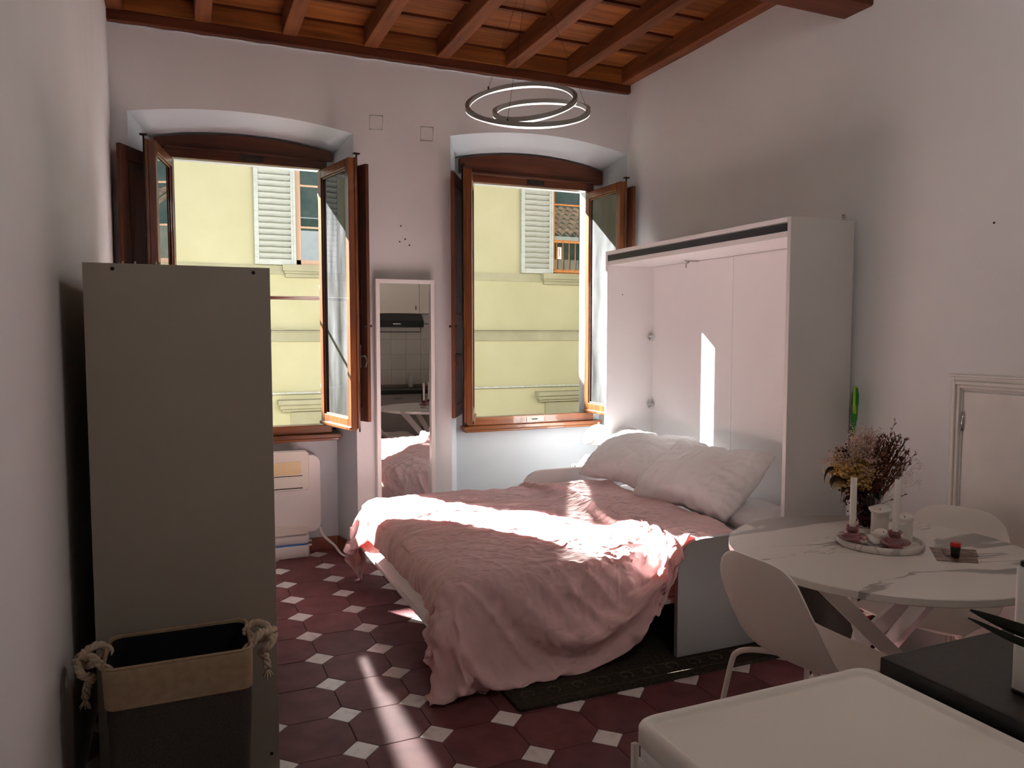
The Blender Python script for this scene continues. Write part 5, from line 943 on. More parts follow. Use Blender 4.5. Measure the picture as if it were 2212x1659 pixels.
[-2,23,4,3,2,0,2,0,-2,-1,0,-6,-6,4,7,2,-1,-1,2,-4,-1,4,2,-1,0,-3,-1,-2,0,-1,-24],
[-3,1,2,2,0,0,0,1,-1,0,0,1,-3,-6,6,1,-1,1,0,0,0,0,0,0,0,-1,-1,0,-1,1,0],
[0,0,0,1,-1,0,1,2,0,-1,-1,1,1,-1,-1,1,-1,-2,0,0,2,1,1,0,-2,-1,0,0,-2,0,2],
[0,-25,-3,0,2,-4,0,3,-1,1,1,3,-2,5,2,-1,-7,-3,0,3,4,1,-3,-4,-1,1,2,0,2,2,21],
[-1,-26,-13,-7,-3,4,-6,0,0,1,2,3,-1,6,2,-4,-5,0,-2,1,3,3,-2,-4,0,2,3,3,4,11,24],
[-2,-27,-14,-10,-9,-3,0,-3,1,1,-4,0,0,7,1,1,-5,-2,0,1,-1,1,0,0,4,4,3,5,7,16,24],
[-2,-27,-18,-9,-9,-8,-5,-2,-1,0,-1,-4,-1,2,7,0,-4,-3,-1,2,-2,1,3,7,2,4,6,5,13,16,26],
[-3,-27,-20,-10,-6,-9,-7,-4,-4,-3,-1,-2,-4,-2,2,5,-1,-4,0,1,2,4,6,3,4,6,6,5,12,23,28],
[-4,-27,-21,-11,-8,-5,-8,-6,-4,-4,-4,-2,-3,-3,-2,-1,0,1,3,3,4,4,5,4,5,6,5,8,14,27,29],
[-3,-29,-20,-14,-7,-7,-6,-6,-4,-4,-4,-3,-3,-3,-1,-1,0,2,2,3,3,5,4,5,4,5,6,11,16,22,28],
[-1,-31,-21,-12,-11,-6,-6,-5,-5,-4,-3,-3,-3,-2,-2,0,0,1,2,2,4,4,4,5,4,5,6,16,18,15,30],
[-2,-30,-22,-12,-11,-7,-5,-5,-5,-4,-4,-2,-2,-2,-1,-1,0,1,2,2,3,4,4,5,4,5,7,12,16,22,31],
[-3,-30,-19,-17,-9,-6,-6,-5,-5,-3,-4,-3,-2,-1,-1,-1,0,1,2,3,3,3,4,4,5,5,9,11,15,26,28],
[-3,-31,-19,-14,-10,-7,-6,-5,-5,-5,-3,-2,-2,-2,0,-1,1,1,1,2,3,4,4,5,5,5,8,11,15,24,31],
[-3,-31,-18,-13,-11,-7,-6,-6,-5,-5,-4,-2,-2,-1,0,0,0,1,2,2,2,4,5,5,5,6,7,10,17,21,29],
[-3,-30,-18,-14,-9,-8,-6,-6,-7,-4,-2,-3,-2,-2,0,0,1,1,1,2,3,4,5,6,4,7,7,8,17,23,26],
[-2,-30,-17,-14,-9,-8,-7,-7,-6,-1,-2,-2,-2,-1,-3,0,0,2,1,3,1,3,5,7,6,6,7,8,13,23,27],
[-1,-25,-21,-15,-8,-7,-8,-3,-1,-3,-2,-2,-1,-1,1,-6,-1,0,2,3,4,3,-1,6,7,6,7,8,11,19,29],
[0,-25,-18,-16,-7,-7,-3,3,-3,-3,-2,-2,0,-1,3,-7,0,1,-2,2,3,3,4,-3,5,6,6,8,10,16,29],
[0,-26,-19,-9,-5,-2,1,4,1,-6,-3,-3,1,1,-3,-2,6,0,-3,-2,5,5,-5,-1,1,3,4,6,9,14,29],
[0,-27,-13,-3,0,2,2,-1,3,-3,-2,-3,-3,0,-3,4,5,-3,-3,-2,7,-4,-1,0,1,1,1,3,4,12,26],
[-2,-23,-1,1,3,3,0,0,3,-4,-1,-2,-6,-2,1,8,0,-4,2,-4,0,1,2,-3,0,1,1,1,0,2,22],
[-3,1,2,2,0,0,0,1,-1,0,0,1,-3,-6,6,1,-1,1,0,0,0,0,0,0,0,-1,-1,0,-1,1,0]]
def decode(rows_, n):
    return np.cumsum(np.array(rows_), axis=1).reshape((3, n, -1)).transpose(1, 2, 0)/1000.0
dv = decode(DUVET_ROWS, len(DUVET_ROWS)//3)
def refine(g, k):
    """smooth (Catmull-Rom) refinement of a point grid along its first axis"""
    n = g.shape[0]; outg = []
    for i in range(n-1):
        p0, p1, p2, p3 = g[max(i-1, 0)], g[i], g[i+1], g[min(i+2, n-1)]
        for a_ in range(k):
            t = a_/k; outg.append(.5*((2*p1)+(p2-p0)*t+(2*p0-5*p1+4*p2-p3)*t*t+(3*p1-p0-3*p2+p3)*t**3))
    outg.append(g[-1]); return np.array(outg)
dv = refine(dv, 6); dv = refine(dv.transpose(1, 0, 2), 6).transpose(1, 0, 2)
NXd, NYd = dv.shape[:2]
mb = MB(); vs = [tuple(p) for p in dv.reshape(-1, 3)]
fs = [(i*NYd+j, (i+1)*NYd+j, (i+1)*NYd+j+1, i*NYd+j+1) for i in range(NXd-1) for j in range(NYd-1)]
mb.add(vs, fs, True); du = mb.build('duvet', M['duvet'])
tag(du, 'rumpled pink cotton duvet spread over the fold-down bed', 'duvet')
# fine creases: a stretched ridge noise pushed along the normals
me = du.data
co = np.array([v.co[:] for v in me.vertices]); no = np.array([v.normal[:] for v in me.vertices])
def ridge(p, ang, s, st, seed):
    c, s_ = math.cos(ang), math.sin(ang); u = p[0]*c+p[1]*s_; v = -p[0]*s_+p[1]*c; q = Vector((u*s/st, v*s, p[2]*s*.6+seed))
    q += Vector((noise.noise(q*.7), noise.noise(q*.7+Vector((9, 9, 9))), 0))*.55
    return 1-abs(noise.noise(q))*2.4
for k in range(len(co)):
    p = co[k]; top = p[2] > .5
    h = .006*ridge(p, .35+p[0]*.25, 7, 3.5, 1)+.022*math.exp(-((p[0]-2.13-.03*math.sin(p[1]*5))/.024)**2)+.011*max(0, ridge(p, .25+.3*p[1], 11, 4.5, 5)-.35)**1.5+.007*max(0, ridge(p, -.5, 19, 4, 7)-.4)
    if not top: h = .008*ridge((p[0]+p[1]*.9+p[2]*.5, p[2]*.35, 0), 0, 7, 1, 3)+.003*ridge((p[0]*1.1+p[1]+p[2]*.6, p[2]*.5, 0), .2, 15, 1.5, 8)
    co[k] = p+no[k]*(h-.006)
me.vertices.foreach_set('co', co.ravel()); me.update()
sd = du.modifiers.new('thick', 'SOLIDIFY'); sd.thickness = .012; sd.offset = -1

pg = decode(PILLOW_ROWS, 42).reshape(2, 21, 31, 3)
pg = np.array([refine(refine(g_, 3).transpose(1, 0, 2), 3).transpose(1, 0, 2) for g_ in pg])
NI, NJ = pg.shape[1]-1, pg.shape[2]-1
idx = {}; pd = []; fs = []
for side in (0, 1):
    for i in range(NI+1):
        for j in range(NJ+1):
            if side and (i in (0, NI) or j in (0, NJ)): idx[(1, i, j)] = idx[(0, i, j)]; continue
            idx[(side, i, j)] = len(pd); pd.append(pg[side, i, j])
for side in (0, 1):
    for i in range(NI):
        for j in range(NJ):
            f = (idx[(side, i, j)], idx[(side, i+1, j)], idx[(side, i+1, j+1)], idx[(side, i, j+1)]); fs.append(f if side == 0 else f[::-1])
pillow_faces = fs
def pillow(centre, xdir, ydir, sx, sy, sz, label, m, seed, sag=0.0):
    """xdir: up the pillow, ydir: along its length"""
    X = Vector(xdir).normalized(); Y = Vector(ydir); Y = (Y-X*Y.dot(X)).normalized(); Z = X.cross(Y)
    vs = []
    for p in pd:
        x, y, z = p[0]*sx, p[1]*sy, p[2]*sz
        # filling slumps toward the lower half
        z *= 1.0-.55*(x/.26) if x > 0 else 1.0+.25*min(-x/.26, 1)*(1 if abs(x) < .2 else .6)
        x += sag*(y*y)
        q = Vector((x*11, y*4, seed)); r = 1-abs(noise.noise(q+Vector((0, noise.noise(q)*1.2, 0))))*2.5
        r2 = 1-abs(noise.noise(Vector((x*22, y*14, seed+4))))*2.5
        k_ = (abs(x)/.25)**3*(abs(y)/.39)**3; x *= 1-.07*k_; y *= 1-.05*k_
        z += (.006*r+.003*r2)*(1 if z > 0 else -1)
        vs.append(Vector(centre)+X*x+Y*y+Z*z)
    mb = MB(); mb.add(vs, pillow_faces, True); o = mb.build('pillow', m)
    return tag(o, label, 'pillow', 'pillows at the head of the bed')
pillow((2.81, 4.43, .745), (.80, .12, .60), (-.152, .988, .014), 1.12, .96, .85, 'pale grey pillow at the far side, under the window', M['linen'], 3)
pillow((2.82, 3.72, .735), (.78, .12, .62), (-.162, .986, .0), 1.16, 1.03, .85, 'pale beige pillow leaning in front of the cabinet, nearest the table', M['linen'], 8)
pillow((2.94, 3.42, .565), (1.0, 0, .04), (0, 1.0, 0), .95, .92, .5, 'white pillow lying flat beneath the nearer leaning pillow', M['sheet'], 12)

# rug under the bed
ru = thing('rug', 'dark patterned wool rug lying under the bed', 'rug', (1.9, 3.6, 0))
rz = math.radians(0)
m = MB(); r0 = [(x, y) for x, y in rrect(1.75, 1.35, .02, 3, 2.13-1.9, 3.52-3.6)]
m.loft([[(x, y, .001) for x, y in r0], [(x, y, .012) for x, y in r0], [(x*.995, y*.995, .016) for x, y in r0]], True, True, False); m.build('rug_pile', M['rug'], ru)
m = MB()
for k in range(13):
    x = 1.34+k*.125-1.9; y = 2.93-3.6
    for q in (-1, 1):
        pts = [(x+.03*q*math.cos(t), y+.02+.028*math.sin(t)) for t in [i*math.pi*1.4/8 for i in range(9)]]
        m.tube([(a, c, .0155) for a, c in pts], .006, 4)
m.build('scroll_border', M['rug_light'], ru, kind='stuff')
m = MB(); m.tube([(1.30-1.9, 2.985-3.6, .014), (2.95-1.9, 2.985-3.6, .014)], .004, 4); m.tube([(1.30-1.9, 2.885-3.6, .014), (2.95-1.9, 2.885-3.6, .014)], .004, 4); m.build('border_line', M['rug_light'], ru)

# bedside: lamp with a white dome shade, on a small shelf between bed and window wall
sf = MB(); sf.box(2.58, 3.10, 4.86, 5.16, .46, .48); sf.box(2.58, 2.60, 4.86, 5.16, 0, .46); sf.box(3.08, 3.10, 4.86, 5.16, 0, .46); sf.box(2.60, 3.08, 4.86, 5.16, .2, .215)
tag(sf.build('bedside_shelf', M['white_board'], bevel=.002), 'low white bedside shelf between the bed cabinet and the window wall', 'shelf')
lm = thing('table_lamp', 'white table lamp with a mushroom dome shade beside the bed', 'lamp', (2.852, 5.0, .481))
m = MB(); m.lathe([(.001, 0), (.075, 0), (.075, .012), (.02, .02), (.001, .02)], n=28, cap0=False); m.build('base', M['white_plastic'], lm)
m = MB(); m.tube([(0, 0, .02), (0, 0, .38)], .008, 10); m.build('pole', M['steel'], lm)
m = MB(); m.lathe([(.118*math.sin(math.radians(a)), .285+.135*math.cos(math.radians(a))) for a in range(0, 91, 7)]+[(.118, .282), (.114, .282)]+[(.114*math.sin(math.radians(a)), .285+.130*math.cos(math.radians(a))) for a in range(84, 0, -12)], n=32); m.tube([(0, 0, .41), (0, 0, .435)], .006, 8); m.build('lamp_shade', M['white_plastic'], lm)
nb = thing('alarm_clock', 'small white box with a folded paper on the bedside shelf', 'box', (2.66, 4.98, .481))
m = MB(); m.box(-.03, .07, -.03, .03, 0, .135); m.build('box', M['white_plastic'], nb, bevel=.004)
m = MB(); m.box(-.031, -.0305, -.02, .02, .07, .12); m.box(-.022, .06, -.031, -.0305, .05, .11); m.build('dark_print', M['grey_fabric'], nb)
m = MB(); m.obox((.06, 0, .17), (.03, 0, .03), (0, .03, 0), (.001, 0, -.001)); m.build('folded_paper', M['sheet'], nb)
nb.name = 'small_box'
# ---------------------------------------------------------------- tall mirror between the windows
mi = thing('tall_mirror', 'tall narrow mirror in a white frame between the two windows', 'mirror', (1.44, 5.25, 0), math.radians(-.9))
x0, x1, z0, z1, t = -.212, .206, .06, 1.955, .028
m = MB()
for a in ((x0, x0+t, z0, z1), (x1-t, x1, z0, z1), (x0+t, x1-t, z0, z0+t), (x0+t, x1-t, z1-t, z1)): m.box(a[0], a[1], -.032, .02, a[2], a[3])
m.build('mirror_frame', M['white_plastic'], mi, bevel=.003)
m = MB(); m.box(x0+t, x1-t, -.004, .004, z0+t, z1-t); m.build('mirror_glass', M['mirror'], mi)
m = MB(); m.box(x0+.01, x1-.01, .004, .018, z0+.01, z1-.01); m.build('backing_board', M['kitchen_front'], mi)

# ---------------------------------------------------------------- air conditioner under the left window, condensate box below
ac = thing('air_conditioner', 'white wall air conditioner with yellowed vent under the left window', 'air conditioner', (.45, YN-.09, 0))
m = MB(); poly = rrect(.86, .55, .06, 6, 0, .455)
m.loft([[(x, .085, z) for x, z in poly], [(x, -.06, z) for x, z in poly], [(x*.992, -.075, .455+(z-.455)*.985) for x, z in poly]], True, True, False); m.build('body', M['white_plastic'], ac)
m = MB(); poly = rrect(.80, .275, .03, 5, -.055, .628)
m.loft([[(x, -.06, z) for x, z in poly], [(x, -.112, z) for x, z in poly], [(-.055+(x+.055)*.985, -.122, .628+(z-.628)*.96) for x, z in poly]], True, True, False); m.build('front_housing', M['cream'], ac)
m = MB(); m.add([(-.44, -.124, .605), (.29, -.124, .605), (.29, -.124, .69), (-.44, -.124, .69), (.29, -.09, .755), (-.44, -.09, .755), (.29, -.10, .60), (-.44, -.10, .60)], [(0, 1, 2, 3), (3, 2, 4, 5), (7, 6, 1, 0)]); m.build('air_flap', M['yellowed'], ac, label='yellowed curved flap')
m = MB(); m.box(-.44, .29, -.127, -.12, .515, .585); m.build('filter_panel', M['cream'], ac, bevel=.003)
m = MB(); m.box(-.45, .30, -.1235, -.119, .505, .512); m.box(-.45, .30, -.1235, -.119, .592, .598); m.build('shadow_gap', M['iron'], ac)
m = MB(); poly = rrect(.72, .065, .02, 4, -.02, .205); m.loft([[(x, .05, z) for x, z in poly], [(x, -.10, z) for x, z in poly]], True, True, False); m.build('lower_grille', M['cream'], ac, bevel=.004)
m = MB(); m.box(.05, .13, -.06, 0, .15, .18); m.box(.16, .20, -.05, -.02, .15, .175); m.build('pipe_stub', M['white_plastic'], ac, bevel=.004)
bo = thing('condensate_box', 'small white plastic box with a blue band on the floor under the air conditioner', 'box', (.60, YN-.09, 0))
def rb(z0, z1, w_, d_, r_, m_, nm, par, cx=0, cy=0, bz=.008):
    m = MB(); pl = rrect(w_, d_, r_, 5, cx, cy); pi_ = rrect(w_-2*bz, d_-2*bz, max(r_-bz, .003), 5, cx, cy)
    m.loft([[(x, y, z0) for x, y in pi_], [(x, y, z0+bz) for x, y in pl], [(x, y, z1-bz) for x, y in pl], [(x, y, z1) for x, y in pi_]], True, True, True)
    return m.build(nm, m_, par)
rb(.0, .092, .40, .15, .03, M['white_plastic'], 'box_body', bo)
rb(.088, .098, .392, .142, .03, M['blue'], 'blue_band', bo, bz=.001)
rb(.094, .165, .40, .15, .03, M['white_plastic'], 'lid', bo, bz=.014)
m = MB()
for z in (.075, .105): m.box(.195, .215, -.05, -.035, z, z+.012)
m.build('clip', M['white_plastic'], bo)
m = MB(); m.tube(catmull([(.87, 5.50, .205), (.89, 5.48, .15), (.96, 5.44, .08), (1.02, 5.38, .012), (1.15, 5.20, .010), (1.30, 5.15, .010)], 6), .009, 8)
tag(m.build('power_cable', M['white_plastic']), 'thick white cable running from the air conditioner to the floor', 'cable')

# ---------------------------------------------------------------- wardrobe (its plain side faces the camera) and laundry basket
wd = thing('wardrobe', 'tall plain grey-beige wardrobe side standing beside the left wall', 'wardrobe', (0, 3.5, 0))
def Wd(mb, n, m, bevel=.0015, **k):
    o = mb.build(n, m, wd, bevel=bevel, **k); o.matrix_parent_inverse = Matrix.Translation((0, -3.5, 0)); return o
WY0, WY1, WX0, WX1, WZ = 2.82, 4.30, -.286, .290, 1.808
Wd(bx(WX0, WX1, WY0, WY0+.018, 0, WZ), 'side_panel', M['grey_board'])
Wd(bx(WX0, WX1, WY1-.018, WY1, 0, WZ), 'side_panel', M['grey_board'])
Wd(bx(WX0, WX1-.02, WY0+.018, WY1-.018, WZ-.03, WZ-.012), 'top_panel', M['grey_board'])
Wd(bx(WX0, WX0+.006, WY0+.018, WY1-.018, .05, WZ-.03), 'back_panel', M['grey_board'])
Wd(bx(WX0+.02, WX1-.03, WY0+.018, WY1-.018, .06, .08), 'bottom_panel', M['grey_board'])
for k in range(3):
    ya = WY0+.02+k*.482; Wd(bx(WX1-.02, WX1-.002, ya, ya+.478, .06, WZ-.035), 'door', M['grey_board'])
for x, z in ((-.20, WZ-.018), (.235, WZ-.018), (.262, .06)):
    m = MB(); m.tube([(x, WY0-.0012, z), (x, WY0+.002, z)], .0065, 10); Wd(m, 'screw_cap', M['iron'], bevel=0)
pegs = [(-.183, .004), (-.172, .008), (-.135, .009), (-.072, .011), (-.062, .010), (-.012, .003)]
PEG = ['leftmost tiny pale peg tip above the wardrobe top edge', 'tiny pale peg tip leaning beside the leftmost one on the wardrobe', 'single tiny pale peg tip, third from the left above the wardrobe',
       'left one of the two touching peg tips above the wardrobe', 'right one of the two touching peg tips above the wardrobe', 'shortest tiny peg tip, rightmost above the wardrobe']
for k, (x, h) in enumerate(pegs):
    m = MB(); m.tube([(x, 2.84, WZ-.01), (x+.002, 2.84, WZ+h)], .0034, 6)
    tag(m.build('wooden_peg', M['rope']), PEG[k], 'peg', 'pegs on top of the wardrobe')

ba = thing('laundry_basket', 'dark grey fabric laundry basket with beige rim and rope handles before the wardrobe', 'basket', (-.03, 2.60, 0))
def ring_at(z, k=0.0, wob=.0):
    tp = z/.60; w_ = .40+.03*(tp-.5)-2*k; d_ = .265+.012*tp-2*k
    pl = rrect(w_, d_, .035, 5); return [(x+wob*math.sin(y*20+z*9), y+wob*math.sin(x*17+z*13), z) for x, y in pl]
def rimz(p): return .0
m = MB(); m.loft([ring_at(z, 0, .003) for z in (.002, .01, .12, .25, .38, .485)], True, False); m.loft([[(x, y, z+.006*math.sin(x*8)) for x, y, z in ring_at(zz, -.001, .003)] for zz in (.484,)]+[ring_at(.486, .0)], False, False); m.build('fabric_body', M['grey_fabric'], ba)
m = MB(); m.loft([ring_at(z, -.0035, .002) for z in (.478, .52, .56, .594)]+[[(x, y, .602) for x, y, z in ring_at(.6, -.001)]]+[[(x, y, .596) for x, y, z in ring_at(.6, .006)]], False, False); m.build('canvas_band', M['canvas'], ba)
m = MB(); m.loft([ring_at(z, .008, .004) for z in (.597, .5, .35, .2, .03)], False, True); m.build('lining', M['black_lining'], ba)
m = MB(); m.tube([(x, y, z) for x, y, z in ring_at(.601, 0)], .0055, 6, closed=True); m.build('rim_piping', M['canvas'], ba)
def rope_knot(cx, s, par):
    """two-strand twisted rope: a loop over the rim, a lumpy knot and a frayed tail"""
    path = catmull([(cx-s*.03, -.075, .565), (cx+s*.012, -.07, .605), (cx+s*.03, -.045, .615), (cx+s*.05, -.01, .60), (cx+s*.055, .03, .605), (cx+s*.02, .06, .61), (cx-s*.01, .045, .59),
                    (cx+s*.03, .0, .575), (cx+s*.065, -.03, .59), (cx+s*.055, -.06, .57), (cx+s*.03, -.04, .55), (cx+s*.045, -.02, .52), (cx+s*.05, -.03, .485)], 7)
    for ph in range(3):
        pts = []; 
        for i, p in enumerate(path):
            t_ = (path[min(i+1, len(path)-1)]-path[max(i-1, 0)]).normalized(); a_ = t_.cross(Vector((.3, .2, 1))).normalized(); b_ = a_.cross(t_)
            an = i*.62+ph*2.094; pts.append(p+(a_*math.cos(an)+b_*math.sin(an))*.0065)
        yield pts
    k = Vector((cx+s*.085, -.02, .575))
def rope_handle(cx, s):
    m = MB()
    for pts in rope_knot(cx, s, ba): m.tube(pts, .0072, 6)
    for q in range(9):       # frayed ends
        e = Vector((cx+s*.05, -.03, .485)); d_ = Vector((s*rnd.uniform(-.02, .02), rnd.uniform(-.02, .02), -.03)); m.tube([e, e+d_*.6, e+d_], [.003, .0025, .001], 4)
    c = Vector((cx+s*.062, .01, .585))
    for q in range(3):       # knot coils
        ring = []
        for i in range(17):
            an = i/16*2*math.pi; v = Vector((.020*math.cos(an), .024*math.sin(an), .012*math.sin(2*an+q)))
            v.rotate(Matrix.Rotation(q*1.05, 3, 'Y')); ring.append(c+v)
        m.tube(ring, .0082, 6)
    m.build('rope_handle', M['rope'], ba)
rope_handle(-.212, -1); rope_handle(.212, 1)
# ---------------------------------------------------------------- round marble table
TX, TY, TR = 2.454, 2.118, .563
tb = thing('round_table', 'round marble-look table with crossed white legs in front of the cabinet', 'table', (TX, TY, 0))
m = MB(); m.lathe([(TR-.003, .722), (TR, .725), (TR, .747), (TR-.003, .75)], n=96, cap0=True, cap1=True, smooth=False); m.build('tabletop', M['table_marble'], tb)
m = MB()
for a0 in (75, 165, 255, 345):
    a = math.radians(a0); b_ = math.radians(a0+160)
    top = Vector((.32*math.cos(a), .32*math.sin(a), .705)); bot = Vector((.39*math.cos(b_), .39*math.sin(b_), .018))
    off = Vector((0, 0, 0))
    d = (bot-top); dl = d.length; d.normalize(); s = d.cross(Vector((0, 0, 1))).normalized(); q = s.cross(d)
    l = MB(); c = (top+bot)/2+off; l.obox(c, s*.014, q*.030, d*dl/2); l.build('leg', M['white_board'], tb, bevel=.002)
m = MB(); m.box(-.34, .34, -.03, .03, .70, .722); m.box(-.03, .03, -.34, .34, .70, .722); m.build('underframe', M['white_board'], tb)
# things on the table
zt = .7505
tr = thing('marble_tray', 'round marble tray with a raised rim holding candles', 'tray', (2.505, 2.165, zt))
m = MB(); R_ = .158; m.lathe([(R_-.004, 0), (R_, .004), (R_, .022), (R_-.003, .026), (R_-.010, .026), (R_-.012, .023), (R_-.012, .010), (R_-.016, .008)], n=64, cap0=True, cap1=True); m.build('tray_body', M['tray_marble'], tr)
zr = zt+.0085
def holder(x, y, hc, label, lean=0, wick=False):
    h = thing('candle_holder', label+' ribbed rose glass candle holder', 'candle holder', (x, y, zr), 0, 'rose glass candle holders')
    prof = [(.026, 0), (.029, .004), (.030, .012), (.022, .017), (.030, .020), (.052, .028), (.054, .034), (.048, .041), (.030, .046), (.021, .050), (.022, .054), (.026, .058), (.027, .066), (.026, .073), (.022, .075), (.0145, .074), (.0135, .045), (.001, .044)]
    rings = []; n = 48
    for r_, z_ in prof:
        rings.append([((r_*(1+(.035 if (k % 2 and .02 < z_ < .044) else 0)))*math.cos(2*math.pi*k/n), (r_*(1+(.035 if (k % 2 and .02 < z_ < .044) else 0)))*math.sin(2*math.pi*k/n), z_) for k in range(n)])
    m = MB(); m.loft(rings, True, True); m.build('glass_body', M['pink_glass'], h)
    c = thing('taper_candle', label+' white taper candle in a rose glass holder', 'candle', (x, y, zr+.046), 0, 'white taper candles')
    m = MB(); m.lathe([(.0115, 0), (.0122, .002), (.0122, hc-.003), (.010, hc), (.004, hc-.002)], n=24, cap0=True, cap1=True); o = m.build('wax_body', M['wax'], c)
    m = MB(); m.tube([(0, 0, hc-.004), (.001, 0, hc+.003)]+([(.004, .001, hc+.009), (.009, .001, hc+.010)] if wick else []), .0012, 5); m.build('wick', M['iron'], c)
    c.rotation_euler = (0, lean, 0)
holder(2.382, 2.188, .218, 'left')
holder(2.470, 2.068, .225, 'right', lean=.035, wick=True)
def pillar(x, y, r, h, label, lip=0, melted=False, wick=True):
    c = thing('pillar_candle', label, 'candle', (x, y, zr), 0)
    n = 32; rings = []
    prof = [(r*.97, 0), (r, .004), (r, h*.6), (r*.99, h-.022), (r+lip*.6, h-.014), (r+lip, h-.006), (r+lip*.7, h), (r*.8, h-.003), (r*.4, h-.010), (.002, h-.011)]
    for i, (a, z) in enumerate(prof):
        rings.append([((a*(1+.03*math.sin(3*t+i*.3)*(i > 4)))*math.cos(t), (a*(1+.03*math.cos(2*t+i)*(i > 4)))*math.sin(t), z+(.006*math.sin(t*1+1)+.004*math.sin(3*t))*(i > 3)*(1.6 if melted else .7)) for t in [2*math.pi*k/n for k in range(n)]])
    m = MB(); m.loft(rings, True, True); m.build('wax_body', M['wax'], c)
    if wick: m = MB(); m.tube([(0, 0, h-.014), (.001, 0, h-.003)], .0013, 5); m.build('wick', M['iron'], c)
pillar(2.566, 2.222, .033, .122, 'tall white pillar candle with a spilling melted lip', lip=.011)
pillar(2.612, 2.145, .030, .104, 'wide white pillar candle behind the right taper', lip=.004)
pillar(2.578, 2.128, .017, .086, 'slim white pillar candle hidden behind the right taper', lip=0, wick=False)
pillar(2.455, 2.135, .036, .040, 'short stub of white candle at the tray front', lip=.003, melted=True)
cs = thing('ball_candle', 'squat white ball candle melted onto the stub', 'candle', (2.482, 2.140, zr+.030), 0)
m = MB(); m.ball((0, 0, .012), .030, 20, 10, (1.05, 1, .75)); m.build('wax_body', M['wax'], cs)
m = MB(); m.tube([(-.012, -.02, .022), (-.013, -.021, .030)], .0013, 5); m.build('wick', M['iron'], cs)
# leaflet and small bottle
lf = MB(); q = [(2.519, 1.927), (2.627, 1.844), (2.751, 1.944), (2.735, 1.962), (2.763, 1.973), (2.752, 1.985), (2.652, 2.063)]
q = [(2.519, 1.927), (2.627, 1.844), (2.751, 1.944), (2.652, 2.063)]
pm = mat('printed_card', (.10, .055, .035), (.28, .20, .16), rough=.35, scale=24, detail=3, lo=.45, hi=.6)
lf.prism(q, zt, zt+.0015); tag(lf.build('leaflet', pm), 'dark printed leaflet lying on the table under a small bottle', 'leaflet')
lf = MB(); lf.prism([(2.60, 1.955), (2.70, 1.895), (2.775, 1.962), (2.68, 2.035)], zt+.0018, zt+.003); tag(lf.build('postcard', pm), 'second printed card under the first leaflet, edge peeking out', 'card')
bt = thing('nail_varnish_bottle', 'small dark bottle with a red top standing on the leaflet', 'bottle', (2.612, 1.925, zt+.0035))
m = MB(); m.lathe([(.012, 0), (.0145, .002), (.0155, .02), (.0175, .036), (.0175, .040)], n=20, cap0=True, cap1=True); m.build('bottle_body', M['black'], bt)
m = MB(); m.lathe([(.0175, .040), (.0182, .044), (.0180, .052), (.015, .055)], n=20, cap0=True, cap1=True); m.build('red_top', M['red'], bt)

# vase and dried flowers
VX, VY = 2.628, 2.345
vz = thing('glass_vase', 'clear ribbed glass vase standing behind the candle tray', 'vase', (VX, VY, zt))
rings = []; n = 64; hgt = .175
for r_, z_ in ((.040, 0), (.042, .004), (.043, .02), (.046, .07), (.052, .13), (.058, hgt), (.0555, hgt), (.0495, .13), (.0435, .07), (.040, .02), (.037, .012)):
    rings.append([((r_*(1+(.012 if k % 2 else 0)))*math.cos(2*math.pi*k/n), (r_*(1+(.012 if k % 2 else 0)))*math.sin(2*math.pi*k/n), z_) for k in range(n)])
m = MB(); m.loft(rings, True, True); m.build('glass_body', M['clear_glass'], vz)
fl_ = thing('dried_flower_bouquet', 'large bouquet of dried brown, pink and ochre flowers in the glass vase', 'flowers', (VX, VY, zt))
cr = Vector((math.cos(YAW), -math.sin(YAW), 0)); cf = Vector((math.sin(YAW), math.cos(YAW), 0))      # across and away from where one sits
def fm(nm, a, b, **k): return mat(nm, a, b, rough=.85, scale=30, spec=.1, **k)
F = {'pink': fm('dried_pink', (.50, .33, .27), (.62, .44, .36)), 'ochre': fm('dried_ochre', (.42, .23, .06), (.62, .42, .16)), 'cream': fm('dried_cream', (.60, .47, .27), (.7, .6, .4)),
     'brown': fm('dried_brown', (.10, .035, .022), (.20, .075, .045)), 'wine': fm('dried_wine', (.045, .008, .012), (.10, .02, .025)), 'dark': fm('dried_dark', (.02, .014, .012), (.045, .03, .022))}
rf_ = random.Random(11)
def spray(m, base, tip, n_tw, spread, r_, ballr, density=1, sub=3):
    """one airy stem: a curved stalk whose upper part forks into fine twigs ending in tiny balls"""
    base, tip = Vector(base), Vector(tip); mid = (base+tip)/2+Vector((0, 0, .03))
    pts = catmull([base, mid, tip], 5); m.tube(pts, [r_*(1-.6*i/len(pts)) for i in range(len(pts))], 4, cap=False)
    for k in range(n_tw):
        t_ = rf_.uniform(.5, 1); p = pts[min(int(t_*len(pts)), len(pts)-1)]
        d = Vector((rf_.gauss(0, 1), rf_.gauss(0, 1), abs(rf_.gauss(.5, .6)))).normalized()*spread*rf_.uniform(.4, 1.1)
        e = p+d; m.tube([p, p+d*.5+Vector((0, 0, .004)), e], r_*.35, 3, cap=False)
        for q in range(sub):
            b = e+Vector((rf_.gauss(0, 1), rf_.gauss(0, 1), rf_.gauss(0, 1)))*spread*.22
            m.tube([e, b], r_*.25, 3, cap=False); m.ball(b, ballr*rf_.uniform(.7, 1.2), 5, 4)
def W(ax, up, fw=0.0): return cr*ax+cf*fw+Vector((0, 0, up))
m = MB()
for (ax, up, fw_) in ((-.055, .40, 0), (-.02, .44, .02), (.0, .42, -.02), (-.08, .38, .03), (.03, .40, .03), (-.035, .37, -.03), (-.10, .345, 0), (-.13, .31, .01), (.05, .36, .04)): spray(m, W(ax*.1, .03), W(ax, up-.03, fw_), 34, .052, .0012, .0033, sub=7)
